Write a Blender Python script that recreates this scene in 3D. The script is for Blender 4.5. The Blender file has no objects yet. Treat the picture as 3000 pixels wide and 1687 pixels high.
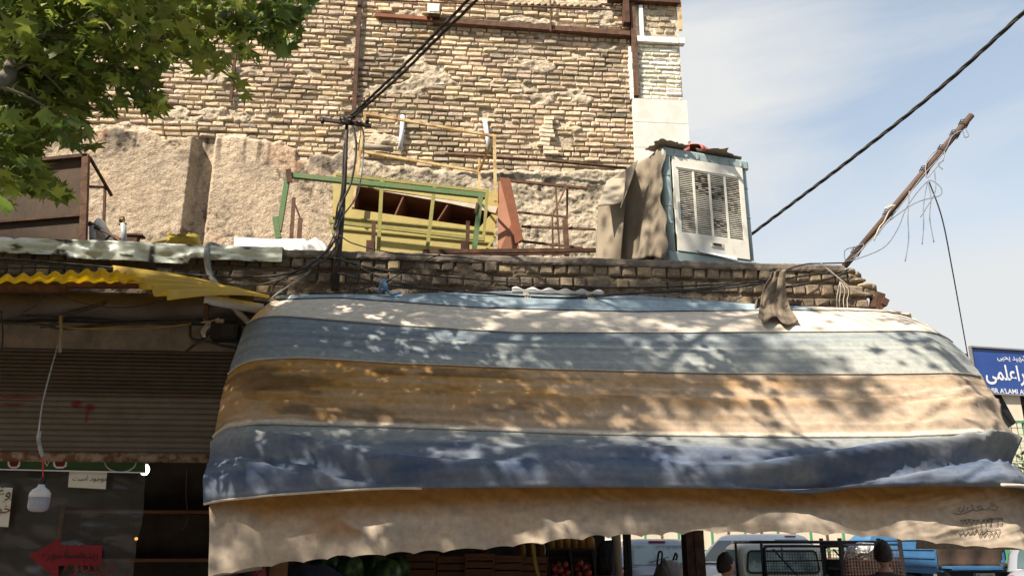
import bpy, math, random
import numpy as np
from mathutils import Vector, Matrix

SC = bpy.context.scene
COL = SC.collection
R_ = math.radians

# ------------------------------------------------------------------ camera
YAW, PITCH, FPX = R_(5), R_(17), 2450.0
CAM = np.array([0.0, 0.0, 1.6])
_R = np.array([math.cos(YAW), -math.sin(YAW), 0.0])
_F = np.array([math.sin(YAW) * math.cos(PITCH), math.cos(YAW) * math.cos(PITCH), math.sin(PITCH)])
_U = np.array([-math.sin(YAW) * math.sin(PITCH), -math.cos(YAW) * math.sin(PITCH), math.cos(PITCH)])
cd = bpy.data.cameras.new("camera")
cam = bpy.data.objects.new("camera", cd)
COL.objects.link(cam)
cd.sensor_width = 36.0
cd.lens = 36.0 * FPX / 3000.0
cd.clip_start, cd.clip_end = 0.05, 3000.0
cam.location = Vector(CAM)
cam.rotation_euler = (R_(90) + PITCH, 0, -YAW)
SC.camera = cam


def at(px, py, Y=None, Z=None, X=None):
    """point of the place seen at photo pixel (px, py) (3000 x 1687) at depth Y, height Z or side X"""
    d = _R * ((px - 1500) / FPX) + _U * ((843.5 - py) / FPX) + _F
    t = Y / d[1] if Y is not None else ((Z - CAM[2]) / d[2] if Z is not None else X / d[0])
    return CAM + d * t


def project(P):
    v = np.asarray(P) - CAM
    f = v @ _F
    f = np.where(np.abs(f) < 1e-6, 1e-6, f)
    return 1500 + FPX * (v @ _R) / f, 843.5 - FPX * (v @ _U) / f, f


# ------------------------------------------------------------------ sun, sky, exposure
SUN = np.array([-0.53, -0.41, 0.74])
SUN /= np.linalg.norm(SUN)
sl = bpy.data.lights.new("sun", "SUN")
sl.energy = 5.0
sl.angle = R_(0.6)
sl.color = (1.0, 0.92, 0.79)
so = bpy.data.objects.new("sun", sl)
COL.objects.link(so)
so.rotation_euler = Vector(SUN).to_track_quat("Z", "Y").to_euler()
SC.view_settings.view_transform = "Standard"
SC.view_settings.look = "None"
SC.view_settings.gamma = 1.0
SC.view_settings.exposure = 1.05

W = bpy.data.worlds.new("World")
SC.world = W
W.use_nodes = True
nt = W.node_tree
nt.nodes.clear()
N = nt.nodes.new
wo, bg, sky = N("ShaderNodeOutputWorld"), N("ShaderNodeBackground"), N("ShaderNodeTexSky")
sky.sky_type = "NISHITA"
sky.sun_disc = False
sky.sun_elevation = math.asin(SUN[2])
sky.sun_rotation = math.atan2(SUN[0], SUN[1])
sky.air_density, sky.dust_density, sky.ozone_density = 1.0, 1.2, 1.0
bg.inputs[1].default_value = 0.046
tc, mp, no = N("ShaderNodeTexCoord"), N("ShaderNodeMapping"), N("ShaderNodeTexNoise")
mp.inputs["Scale"].default_value = (1.1, 1.6, 4.5)
mp.inputs["Location"].default_value = (0.35, 0.1, 0.5)
mp.inputs["Rotation"].default_value = (0, R_(14), 0)
no.inputs["Scale"].default_value = 1.7
no.inputs["Detail"].default_value = 9
no.inputs["Roughness"].default_value = 0.55
no.inputs["Distortion"].default_value = 0.5
rp = N("ShaderNodeValToRGB")
rp.color_ramp.elements[0].position, rp.color_ramp.elements[1].position = 0.56, 0.86
sep, hz = N("ShaderNodeSeparateXYZ"), N("ShaderNodeValToRGB")
hz.color_ramp.elements[0].position, hz.color_ramp.elements[0].color = 0.27, (1, 1, 1, 1)
hz.color_ramp.elements[1].position, hz.color_ramp.elements[1].color = 0.58, (0.26, 0.26, 0.26, 1)
for pos_, v_ in ((0.33, 0.62), (0.42, 0.38)):
    e_ = hz.color_ramp.elements.new(pos_)
    e_.color = (v_, v_, v_, 1)
mx1, mx2 = N("ShaderNodeMix"), N("ShaderNodeMix")
for m_ in (mx1, mx2):
    m_.data_type = "RGBA"
mx1.inputs["B"].default_value = (8.4, 8.6, 8.7, 1)
mx2.inputs["B"].default_value = (8.6, 8.7, 8.7, 1)
L = nt.links.new
L(tc.outputs["Generated"], mp.inputs["Vector"]); L(mp.outputs[0], no.inputs["Vector"])
# a broad white cloud low behind the corner of the brick building
vd, mr, ad = N("ShaderNodeVectorMath"), N("ShaderNodeMapRange"), N("ShaderNodeMath")
vd.operation, ad.operation = "DISTANCE", "ADD"
_c = at(2060, 215, Y=1.0) - CAM
vd.inputs[1].default_value = tuple(_c / np.linalg.norm(_c))
mr.inputs["From Min"].default_value, mr.inputs["From Max"].default_value = 0.0, 0.20
mr.inputs["To Min"].default_value, mr.inputs["To Max"].default_value = 0.30, 0.0
L(tc.outputs["Generated"], vd.inputs[0]); L(vd.outputs["Value"], mr.inputs["Value"]); L(mr.outputs[0], ad.inputs[0]); L(no.outputs["Fac"], ad.inputs[1])
L(ad.outputs[0], rp.inputs[0]); L(tc.outputs["Generated"], sep.inputs[0]); L(sep.outputs["Z"], hz.inputs[0])
tint = N("ShaderNodeMix"); tint.data_type = "RGBA"; tint.blend_type = "MULTIPLY"; tint.inputs["Factor"].default_value = 1.0
tint.inputs["B"].default_value = (2.5, 2.5, 2.25, 1)
L(sky.outputs[0], tint.inputs["A"]); L(tint.outputs["Result"], mx1.inputs["A"]); L(hz.outputs[0], mx1.inputs["Factor"])
L(mx1.outputs["Result"], mx2.inputs["A"]); L(rp.outputs[0], mx2.inputs["Factor"])
L(mx2.outputs["Result"], bg.inputs[0]); L(bg.outputs[0], wo.inputs[0])


# ------------------------------------------------------------------ noise and helpers
def _hash(ix, iy, seed):
    h = (ix.astype(np.int64) * 374761393 + iy.astype(np.int64) * 668265263 + seed * 974711) & 0x7FFFFFFF
    h = ((h ^ (h >> 13)) * 1274126177) & 0x7FFFFFFF
    return ((h ^ (h >> 16)) & 0xFFFF) / 65535.0


def vn(x, y, seed=0):
    x, y = np.asarray(x, float), np.asarray(y, float)
    ix, iy = np.floor(x), np.floor(y)
    fx, fy = x - ix, y - iy
    fx, fy = fx * fx * (3 - 2 * fx), fy * fy * (3 - 2 * fy)
    a, b = _hash(ix, iy, seed), _hash(ix + 1, iy, seed)
    c, d = _hash(ix, iy + 1, seed), _hash(ix + 1, iy + 1, seed)
    return (a * (1 - fx) + b * fx) * (1 - fy) + (c * (1 - fx) + d * fx) * fy


def fbm(x, y, seed=0, octaves=4, gain=0.5):
    s, a, t = 0, 1.0, 0
    for k in range(octaves):
        s = s + a * vn(np.asarray(x) * 2 ** k, np.asarray(y) * 2 ** k, seed + k * 17)
        t += a
        a *= gain
    return s / t


def sstep(a, b, x):
    t = np.clip((np.asarray(x, float) - a) / (b - a), 0, 1)
    return t * t * (3 - 2 * t)


def lerp(a, b, t):
    return a + (b - a) * t


ORG = {}


def org(o):
    return ORG.get(o.name, np.zeros(3))


class MB:
    """collects shapes, then links them as ONE mesh object"""

    def __init__(s):
        s.v, s.f, s.c, s.mi = [], [], [], []

    def add(s, vs, fs, col=None, mi=0):
        n = len(s.v)
        s.v.extend([tuple(map(float, p)) for p in vs])
        s.f.extend([tuple(i + n for i in f) for f in fs])
        s.mi.extend([mi] * len(fs))
        s.c.extend([col] * len(vs) if (col is None or np.ndim(col) == 1) else [tuple(k) for k in col])
        return s

    def box(s, c, size, rz=0.0, col=None, rot=None, mi=0):
        M = rot if rot is not None else Matrix.Rotation(rz, 3, "Z")
        hx, hy, hz_ = size[0] / 2, size[1] / 2, size[2] / 2
        vs = [tuple(Vector(c) + M @ Vector((sx * hx, sy * hy, sz * hz_))) for sx in (-1, 1) for sy in (-1, 1) for sz in (-1, 1)]
        return s.add(vs, [(0, 1, 3, 2), (4, 6, 7, 5), (0, 4, 5, 1), (2, 3, 7, 6), (0, 2, 6, 4), (1, 5, 7, 3)], col, mi)

    def beam(s, p, q, w, h, up=(0, 0, 1), col=None, mi=0):
        p, q = Vector(p), Vector(q)
        d = (q - p).normalized()
        u = Vector(up)
        if abs(d.dot(u)) > 0.98:
            u = Vector((0, 1, 0))
        a = d.cross(u).normalized()
        b = a.cross(d).normalized()
        vs = [tuple(o + a * sa * w / 2 + b * sb * h / 2) for o in (p, q) for sa, sb in ((-1, -1), (1, -1), (1, 1), (-1, 1))]
        return s.add(vs, [(3, 2, 1, 0), (4, 5, 6, 7), (0, 1, 5, 4), (1, 2, 6, 5), (2, 3, 7, 6), (3, 0, 4, 7)], col, mi)

    def tube(s, pts, r, n=8, col=None, cap=True, mi=0):
        pts = [Vector(p) for p in pts]
        rs = list(r) if hasattr(r, "__len__") else [r] * len(pts)
        vs, prev = [], None
        for i, p in enumerate(pts):
            d = (pts[min(i + 1, len(pts) - 1)] - pts[max(i - 1, 0)])
            d = d.normalized() if d.length > 1e-9 else Vector((0, 0, 1))
            if prev is None:
                a = d.orthogonal().normalized()
            else:
                a = prev - d * prev.dot(d)
                a = a.normalized() if a.length > 1e-6 else d.orthogonal().normalized()
            prev = a
            b = d.cross(a)
            for k in range(n):
                t = 2 * math.pi * k / n
                vs.append(tuple(p + (a * math.cos(t) + b * math.sin(t)) * rs[i]))
        fs = [(i * n + k, i * n + (k + 1) % n, (i + 1) * n + (k + 1) % n, (i + 1) * n + k) for i in range(len(pts) - 1) for k in range(n)]
        if cap:
            fs += [tuple(range(n))[::-1], tuple((len(pts) - 1) * n + k for k in range(n))]
        return s.add(vs, fs, col, mi)

    def lathe(s, prof, c, n=24, axis="Z", col=None, mi=0):
        vs = []
        for r, h in prof:
            for k in range(n):
                t = 2 * math.pi * k / n
                a, b = r * math.cos(t), r * math.sin(t)
                vs.append((c[0] + a, c[1] + b, c[2] + h) if axis == "Z" else ((c[0] + h, c[1] + a, c[2] + b) if axis == "X" else (c[0] + a, c[1] + h, c[2] + b)))
        m = len(prof)
        fs = [(i * n + k, i * n + (k + 1) % n, (i + 1) * n + (k + 1) % n, (i + 1) * n + k) for i in range(m - 1) for k in range(n)]
        fs += [tuple(range(n))[::-1], tuple((m - 1) * n + k for k in range(n))]
        return s.add(vs, fs, col, mi)

    def prism(s, poly, depth, col=None, mi=0):
        """polygon of 3-D points pushed along the vector depth"""
        n = len(poly)
        a = [np.asarray(p, float) for p in poly]
        vs = a + [p + np.asarray(depth, float) for p in a]
        fs = [tuple(range(n)), tuple(range(2 * n - 1, n - 1, -1))] + [(i, i + n, (i + 1) % n + n, (i + 1) % n) for i in range(n)]
        return s.add(vs, fs, col, mi)

    def grid(s, P, col=None, mi=None):
        """P: (m, n, 3) array"""
        m, n = P.shape[:2]
        b = len(s.v)
        s.v.extend(map(tuple, P.reshape(-1, 3).tolist()))
        s.c.extend([None] * (m * n) if col is None else (list(map(tuple, col.reshape(-1, col.shape[-1]).tolist())) if np.ndim(col) == 3 else [col] * (m * n)))
        i, j = np.meshgrid(np.arange(m - 1), np.arange(n - 1), indexing="ij")
        a = (b + i * n + j).ravel()
        s.f.extend(map(tuple, np.stack([a, a + 1, a + n + 1, a + n], 1).tolist()))
        s.mi.extend([0] * len(a))
        return s

    def build(s, name, mat, parent=None, smooth=False, local=False, loc=None, thick=0.0):
        me = bpy.data.meshes.new(name)
        V = np.array(s.v, float)
        if parent is not None:
            o0 = np.zeros(3) if local else org(parent)
        elif loc is not None:
            o0 = np.asarray(loc, float)
        else:
            o0 = np.array([(V[:, 0].min() + V[:, 0].max()) / 2, (V[:, 1].min() + V[:, 1].max()) / 2, V[:, 2].min()])
        me.from_pydata((V - o0).tolist(), [], s.f)
        mats = mat if isinstance(mat, (list, tuple)) else [mat]
        for m in mats:
            me.materials.append(m)
        if len(mats) > 1:
            me.polygons.foreach_set("material_index", s.mi)
        if any(c is not None for c in s.c):
            ca = me.color_attributes.new("Col", "FLOAT_COLOR", "POINT")
            arr = np.ones((len(s.v), 4), np.float32)
            for i, c in enumerate(s.c):
                if c is not None:
                    arr[i, :3] = c[:3]
            ca.data.foreach_set("color", arr.ravel())
        if smooth:
            me.polygons.foreach_set("use_smooth", [True] * len(me.polygons))
        me.validate()
        me.update()
        o = bpy.data.objects.new(name, me)
        COL.objects.link(o)
        if parent is not None:
            o.parent = parent
            ORG[o.name] = o0
        else:
            o.location = Vector(o0)
            ORG[o.name] = o0
        if thick:
            md = o.modifiers.new("thickness", "SOLIDIFY")
            md.thickness = thick
            md.offset = 0
        return o


def thing(name, label, cat, loc=(0, 0, 0), rz=0.0, group=None):
    o = bpy.data.objects.new(name, None)
    o.empty_display_size = 0.1
    COL.objects.link(o)
    o.location = Vector(loc)
    o.rotation_euler.z = rz
    ORG[o.name] = np.asarray(loc, float)
    return tag(o, label, cat, group)


def tag(o, label=None, cat=None, group=None, kind=None):
    for k, v in (("label", label), ("category", cat), ("group", group), ("kind", kind)):
        if v:
            o[k] = v
    return o


def copy_tree(o, parent=None):
    c = o.copy()
    COL.objects.link(c)
    if parent is not None:
        c.parent = parent
    for ch in list(o.children):
        copy_tree(ch, c)
    return c


def spline(pts, n=8):
    """smooth polyline through points"""
    P = [np.asarray(p, float) for p in pts]
    P = [2 * P[0] - P[1]] + P + [2 * P[-1] - P[-2]]
    out = []
    for i in range(1, len(P) - 2):
        for k in range(n):
            t = k / n
            out.append(0.5 * (2 * P[i] + (P[i + 1] - P[i - 1]) * t + (2 * P[i - 1] - 5 * P[i] + 4 * P[i + 1] - P[i + 2]) * t * t + (3 * P[i] - P[i - 1] - 3 * P[i + 1] + P[i + 2]) * t ** 3))
    out.append(P[-2])
    return out


# ------------------------------------------------------------------ materials
def mat(name, c1, c2=None, scale=4.0, rough=0.8, bump=0.0, bscale=None, metal=0.0, lo=0.35, hi=0.65, stretch=(1, 1, 1), detail=6, attr=False, transl=0.0, spec=0.3, tr_col=None, fine=0.0, emit=0.0, alpha=1.0, coat=0.0):
    m = bpy.data.materials.new(name)
    m.use_nodes = True
    t = m.node_tree
    b = t.nodes["Principled BSDF"]
    lk = t.links.new
    b.inputs["Roughness"].default_value = rough
    b.inputs["Metallic"].default_value = metal
    b.inputs["Specular IOR Level"].default_value = spec
    b.inputs["Coat Weight"].default_value = coat
    tc_, mp_ = t.nodes.new("ShaderNodeTexCoord"), t.nodes.new("ShaderNodeMapping")
    mp_.inputs["Scale"].default_value = stretch
    lk(tc_.outputs["Object"], mp_.inputs[0])
    out = None
    if c2 is not None or fine:
        n1 = t.nodes.new("ShaderNodeTexNoise")
        n1.inputs["Scale"].default_value = scale
        n1.inputs["Detail"].default_value = detail
        n1.inputs["Roughness"].default_value = 0.62
        lk(mp_.outputs[0], n1.inputs["Vector"])
        r1 = t.nodes.new("ShaderNodeValToRGB")
        r1.color_ramp.elements[0].position, r1.color_ramp.elements[1].position = lo, hi
        lk(n1.outputs["Fac"], r1.inputs[0])
    if attr:
        a = t.nodes.new("ShaderNodeAttribute")
        a.attribute_name = "Col"
        out = a.outputs["Color"]
        if fine:
            mm = t.nodes.new("ShaderNodeMix")
            mm.data_type, mm.blend_type = "RGBA", "MULTIPLY"
            mm.inputs["Factor"].default_value = 1.0
            rr = t.nodes.new("ShaderNodeMapRange")
            rr.inputs["To Min"].default_value, rr.inputs["To Max"].default_value = 1 - fine, 1 + fine
            lk(r1.outputs[0], rr.inputs["Value"])
            lk(out, mm.inputs["A"])
            lk(rr.outputs[0], mm.inputs["B"])
            out = mm.outputs["Result"]
    elif c2 is not None:
        mm = t.nodes.new("ShaderNodeMix")
        mm.data_type = "RGBA"
        mm.inputs["A"].default_value = (*c1, 1)
        mm.inputs["B"].default_value = (*c2, 1)
        lk(r1.outputs[0], mm.inputs["Factor"])
        out = mm.outputs["Result"]
    if out is not None:
        lk(out, b.inputs["Base Color"])
    else:
        b.inputs["Base Color"].default_value = (*c1, 1)
    if bump:
        nb = t.nodes.new("ShaderNodeTexNoise")
        nb.inputs["Scale"].default_value = bscale or scale * 5
        nb.inputs["Detail"].default_value = 5
        bp = t.nodes.new("ShaderNodeBump")
        bp.inputs["Strength"].default_value = min(1.0, bump)
        bp.inputs["Distance"].default_value = 0.02
        lk(mp_.outputs[0], nb.inputs["Vector"])
        lk(nb.outputs["Fac"], bp.inputs["Height"])
        lk(bp.outputs[0], b.inputs["Normal"])
    if transl:
        tr, ms = t.nodes.new("ShaderNodeBsdfTranslucent"), t.nodes.new("ShaderNodeMixShader")
        ms.inputs[0].default_value = transl
        if tr_col is not None:
            tr.inputs[0].default_value = (*tr_col, 1)
        elif out is not None:
            lk(out, tr.inputs[0])
        else:
            tr.inputs[0].default_value = (*c1, 1)
        lk(b.outputs[0], ms.inputs[1]); lk(tr.outputs[0], ms.inputs[2])
        lk(ms.outputs[0], t.nodes["Material Output"].inputs[0])
    if emit:
        b.inputs["Emission Color"].default_value = (*c1, 1)
        b.inputs["Emission Strength"].default_value = emit
    if alpha < 1:
        b.inputs["Alpha"].default_value = alpha
    return m


M = {}
M["brick"] = mat("old_brick", (1, 1, 1), scale=26, rough=0.95, attr=True, fine=0.22, bump=0.5, bscale=70, spec=0.1)
M["mortar"] = mat("mud_mortar", (1, 1, 1), scale=30, rough=0.95, attr=True, fine=0.25, bump=0.7, bscale=55, spec=0.05)
M["cloth"] = mat("awning_canvas", (1, 1, 1), scale=22, rough=0.85, attr=True, fine=0.13, bump=0.07, bscale=160, transl=0.10, spec=0.15)
M["rust"] = mat("rusty_steel", (0.075, 0.036, 0.022), (0.15, 0.08, 0.05), scale=14, rough=0.85, bump=0.25, bscale=60)
M["dark_rust"] = mat("dark_rusty_steel", (0.045, 0.025, 0.018), (0.12, 0.055, 0.03), scale=9, rough=0.85, bump=0.2, bscale=60)
M["red_rust"] = mat("red_primer_sheet", (0.27, 0.085, 0.035), (0.17, 0.07, 0.04), scale=5, rough=0.75, bump=0.12, bscale=30)
M["panel_rust"] = mat("stained_sheet", (0.05, 0.034, 0.022), (0.10, 0.06, 0.036), scale=3.2, rough=0.8, bump=0.15, bscale=30, stretch=(1, 1, 0.5))
M["dark_steel"] = mat("dark_pole_paint", (0.025, 0.02, 0.018), (0.07, 0.045, 0.035), scale=12, rough=0.7)
M["cable"] = mat("black_cable", (0.018, 0.016, 0.015), (0.05, 0.045, 0.04), scale=30, rough=0.6)
M["grey_cable"] = mat("grey_cable", (0.30, 0.28, 0.25), (0.18, 0.17, 0.16), scale=20, rough=0.6)
M["blue_wire"] = mat("grey_blue_wire", (0.12, 0.14, 0.17), (0.20, 0.22, 0.25), scale=20, rough=0.6)
M["string"] = mat("pale_string", (0.5, 0.45, 0.37), (0.38, 0.33, 0.27), scale=40, rough=0.9)
M["green_paint"] = mat("green_paint", (0.075, 0.17, 0.065), (0.14, 0.16, 0.07), scale=10, rough=0.6, bump=0.1)
M["yel_paint"] = mat("mustard_paint", (0.30, 0.26, 0.07), (0.22, 0.20, 0.07), scale=9, rough=0.65, bump=0.1)
M["yel_sheet"] = mat("yellow_sheet_paint", (0.47, 0.38, 0.125), (0.36, 0.27, 0.11), scale=7, rough=0.55, bump=0.08, lo=0.3, hi=0.75)
M["cream_paint"] = mat("cream_paint_rusting", (0.52, 0.40, 0.20), (0.30, 0.13, 0.05), scale=7, rough=0.7, bump=0.1, lo=0.45, hi=0.62)
M["brown_wood"] = mat("brown_board", (0.15, 0.065, 0.034), (0.23, 0.11, 0.06), scale=4, rough=0.7, stretch=(0.4, 1, 3), bump=0.1)
M["white_board"] = mat("whitewashed_board", (0.6, 0.55, 0.45), (0.45, 0.36, 0.26), scale=6, rough=0.7)
M["flash"] = mat("dented_zinc_sheet", (0.47, 0.51, 0.45), (0.30, 0.33, 0.29), scale=5, rough=0.42, bump=0.35, bscale=9, metal=0.15, spec=0.5, lo=0.5, hi=0.75)
M["tar"] = mat("tar_stain", (0.04, 0.038, 0.032), (0.09, 0.08, 0.07), scale=20, rough=0.9)
M["cement"] = mat("grey_cement_cap", (0.20, 0.165, 0.13), (0.13, 0.105, 0.085), scale=7, rough=0.95, bump=0.4, bscale=40)
M["yellow_roof"] = mat("yellow_fibreglass", (0.80, 0.60, 0.09), (0.64, 0.48, 0.14), scale=5, rough=0.45, transl=0.55, tr_col=(0.95, 0.74, 0.05), spec=0.4)
M["white_tarp"] = mat("white_plastic_sheet", (0.70, 0.68, 0.64), (0.55, 0.52, 0.48), scale=4, rough=0.6, transl=0.15)
M["grey_tarp"] = mat("grey_soffit_sheet", (0.10, 0.082, 0.072), (0.07, 0.056, 0.05), scale=3, rough=0.8)
M["dirty_plaster"] = mat("grimy_plaster", (0.20, 0.16, 0.125), (0.10, 0.08, 0.06), scale=5, rough=0.95, bump=0.3, bscale=30, lo=0.4, hi=0.7)
M["shutter"] = mat("shutter_slats", (1, 1, 1), scale=9, rough=0.65, attr=True, fine=0.12, spec=0.25)
M["pvc"] = mat("grey_pvc_pipe", (0.42, 0.43, 0.44), (0.33, 0.33, 0.34), scale=7, rough=0.5)
M["pvc_white"] = mat("white_pvc_pipe", (0.68, 0.71, 0.76), (0.55, 0.57, 0.62), scale=9, rough=0.45)
M["stone"] = mat("white_stone_slab", (0.66, 0.63, 0.58), (0.56, 0.52, 0.46), scale=6, rough=0.6, bump=0.05)
M["white_paint"] = mat("flaking_white_paint", (0.74, 0.71, 0.65), (0.45, 0.30, 0.20), scale=11, rough=0.8, lo=0.55, hi=0.7, bump=0.2)
M["teal"] = mat("teal_enamel", (0.29, 0.36, 0.35), (0.35, 0.42, 0.41), scale=6, rough=0.45, bump=0.05, spec=0.4)
M["louvre"] = mat("cream_enamel_stained", (0.80, 0.76, 0.66), (0.55, 0.46, 0.36), scale=6, rough=0.5, lo=0.55, hi=0.8, spec=0.4)
M["soot"] = mat("soot_in_louvres", (0.03, 0.025, 0.02), (0.07, 0.05, 0.04), scale=15, rough=0.9)
M["card"] = mat("weathered_cardboard", (0.26, 0.21, 0.15), (0.185, 0.148, 0.107), scale=4, rough=0.9, bump=0.2, bscale=26, stretch=(1, 1, 0.6))
M["card_light"] = mat("pale_cardboard", (0.32, 0.265, 0.195), (0.25, 0.205, 0.15), scale=4, rough=0.9, bump=0.15, bscale=26)  # paler cardboard; on the flap its tone stands for light
M["red_plastic"] = mat("faded_red_plastic", (0.42, 0.07, 0.06), (0.48, 0.16, 0.12), scale=6, rough=0.5)
M["rag"] = mat("dusty_rag", (0.19, 0.145, 0.10), (0.125, 0.095, 0.065), scale=9, rough=0.95, bump=0.4, bscale=45)
M["blue_cloth"] = mat("blue_cloth", (0.10, 0.22, 0.40), (0.16, 0.30, 0.46), scale=9, rough=0.9)
M["navy_cloth"] = mat("navy_tarpaulin", (0.055, 0.065, 0.11), (0.09, 0.10, 0.15), scale=4, rough=0.85)
M["black_cloth"] = mat("black_cloth", (0.012, 0.012, 0.015), (0.03, 0.03, 0.035), scale=9, rough=0.9, bump=0.3, bscale=20)
M["red_cloth"] = mat("dark_red_cloth", (0.22, 0.05, 0.05), (0.30, 0.09, 0.08), scale=6, rough=0.9)
M["bark"] = mat("grey_bark", (0.13, 0.11, 0.085), (0.22, 0.19, 0.15), scale=9, rough=0.95, bump=0.5, bscale=25)
M["leaf"] = mat("plane_tree_leaf", (1, 1, 1), scale=12, rough=0.5, attr=True, fine=0.15, transl=0.42, spec=0.35)
M["asphalt"] = mat("asphalt", (0.055, 0.053, 0.05), (0.085, 0.08, 0.075), scale=3, rough=0.95, bump=0.3, bscale=80)
M["paving"] = mat("concrete_paving", (0.24, 0.22, 0.20), (0.17, 0.155, 0.14), scale=2.5, rough=0.9, bump=0.15, bscale=40)
M["dark_wall"] = mat("sooty_shop_wall", (0.075, 0.058, 0.045), (0.04, 0.03, 0.024), scale=3, rough=0.95)
M["slab"] = mat("sooty_concrete_slab", (0.11, 0.095, 0.08), (0.07, 0.06, 0.05), scale=3, rough=0.95)
M["beige_wall"] = mat("beige_render", (0.60, 0.52, 0.40), (0.52, 0.44, 0.33), scale=2, rough=0.95, bump=0.2, bscale=30)
M["green_metal"] = mat("green_fence_paint", (0.05, 0.20, 0.10), (0.08, 0.25, 0.13), scale=9, rough=0.5)
M["ivy"] = mat("ivy_leaf", (1, 1, 1), scale=12, rough=0.6, attr=True, fine=0.2, transl=0.25)
M["sign_blue"] = mat("street_sign_blue", (0.022, 0.062, 0.26), (0.03, 0.075, 0.28), scale=5, rough=0.35, spec=0.5)
M["sign_white"] = mat("sign_white_film", (0.72, 0.73, 0.75), rough=0.5)
M["alu"] = mat("brushed_aluminium", (0.45, 0.43, 0.40), (0.33, 0.31, 0.29), scale=8, rough=0.4, metal=0.6)
M["paper"] = mat("notice_paper", (0.62, 0.58, 0.48), (0.55, 0.50, 0.40), scale=5, rough=0.9)
M["ink"] = mat("black_marker_ink", (0.02, 0.018, 0.018), rough=0.9)
M["pen"] = mat("faded_pen_ink", (0.10, 0.085, 0.07), rough=0.95)
M["red_sign"] = mat("red_card", (0.19, 0.008, 0.014), (0.15, 0.007, 0.012), scale=5, rough=0.7)
M["green_banner"] = mat("dark_green_banner", (0.045, 0.10, 0.03), (0.03, 0.07, 0.02), scale=4, rough=0.6)
M["bulb_white"] = mat("white_lamp_plastic", (0.52, 0.49, 0.47), rough=0.4, spec=0.4)
M["bulb_diff"] = mat("milky_lamp_diffuser", (0.27, 0.26, 0.29), (0.24, 0.23, 0.26), scale=5, rough=0.35, stretch=(30, 30, 0.1))
M["black_plastic"] = mat("black_plastic", (0.012, 0.012, 0.012), rough=0.45)
M["red_wire"] = mat("red_wire", (0.45, 0.03, 0.02), rough=0.5)
M["lit"] = mat("lit_lamp_globe", (1.0, 0.80, 0.52), emit=6.0)
M["lit_small"] = mat("lit_indicator", (1.0, 0.45, 0.12), emit=1.0)
M["melon"] = mat("watermelon_rind", (0.012, 0.035, 0.010), (0.07, 0.12, 0.035), scale=3.0, rough=0.35, stretch=(4, 4, 0.35), lo=0.45, hi=0.6)
M["crate_wood"] = mat("brown_fruit_box", (0.115, 0.055, 0.028), (0.08, 0.036, 0.018), scale=5, rough=0.85, stretch=(1, 1, 6))
M["crate_black"] = mat("black_crate", (0.02, 0.018, 0.017), (0.04, 0.035, 0.03), scale=5, rough=0.6)
M["pomegranate"] = mat("red_pomegranate", (0.17, 0.014, 0.012), (0.24, 0.05, 0.025), scale=6, rough=0.4, spec=0.4)
M["amber"] = mat("amber_bottle", (0.50, 0.26, 0.04), (0.42, 0.20, 0.03), scale=4, rough=0.25, transl=0.35, spec=0.5)
M["cap"] = mat("white_bottle_cap", (0.6, 0.58, 0.5), rough=0.5)
M["strap"] = mat("yellow_strap", (0.24, 0.18, 0.03), (0.18, 0.135, 0.03), scale=9, rough=0.7)
M["sack"] = mat("woven_sack", (0.30, 0.26, 0.21), (0.22, 0.19, 0.155), scale=7, rough=0.9, bump=0.3, bscale=20)
M["wood_pole"] = mat("grey_wood_post", (0.33, 0.28, 0.22), (0.24, 0.19, 0.15), scale=6, rough=0.9, stretch=(6, 6, 0.3))
M["silver"] = mat("silver_car_paint", (0.30, 0.30, 0.32), rough=0.3, metal=0.35, spec=0.5, coat=0.4)
M["white_car"] = mat("white_car_paint", (0.60, 0.60, 0.60), rough=0.3, spec=0.5, coat=0.4)
M["cream_car"] = mat("cream_car_paint", (0.62, 0.58, 0.46), (0.55, 0.51, 0.41), scale=4, rough=0.35, spec=0.5)
M["blue_car"] = mat("blue_truck_paint", (0.03, 0.115, 0.25), (0.045, 0.14, 0.28), scale=4, rough=0.4, spec=0.5)
M["glass"] = mat("car_glass", (0.05, 0.075, 0.075), rough=0.08, spec=0.8, coat=0.3)
M["pale_glass"] = mat("sunlit_car_glass", (0.32, 0.38, 0.35), (0.10, 0.13, 0.13), scale=2.2, rough=0.08, spec=0.8, lo=0.45, hi=0.6)  # paler, patchy copy of the car glass with sunlight put into its colour
M["tyre"] = mat("tyre_rubber", (0.02, 0.02, 0.02), (0.035, 0.033, 0.03), scale=9, rough=0.9)
M["tail"] = mat("red_tail_lens", (0.42, 0.015, 0.02), rough=0.25, spec=0.6)
M["trim"] = mat("black_trim", (0.02, 0.02, 0.02), rough=0.6)
M["brass"] = mat("brass_padlock", (0.55, 0.38, 0.12), rough=0.35, metal=0.7)
M["brown_tarp"] = mat("brown_truck_cover", (0.075, 0.045, 0.03), (0.045, 0.028, 0.02), scale=3, rough=0.9)
M["plate"] = mat("number_plate", (0.72, 0.70, 0.64), rough=0.5)
M["skin"] = mat("skin", (0.42, 0.24, 0.16), (0.36, 0.19, 0.12), scale=9, rough=0.6)
M["hair"] = mat("black_hair", (0.010, 0.008, 0.007), (0.03, 0.022, 0.018), scale=40, rough=0.6, bump=0.5, bscale=90)
M["shirt"] = mat("dark_shirt", (0.05, 0.035, 0.035), (0.08, 0.05, 0.05), scale=6, rough=0.9)
M["shirt2"] = mat("grey_brown_shirt", (0.11, 0.085, 0.07), (0.15, 0.11, 0.09), scale=6, rough=0.9)
M["trousers"] = mat("dark_trousers", (0.03, 0.03, 0.035), (0.05, 0.05, 0.055), scale=6, rough=0.9)
M["far_tree"] = mat("far_tree_leaf", (1, 1, 1), scale=6, rough=0.7, attr=True, fine=0.3, transl=0.2)

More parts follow.
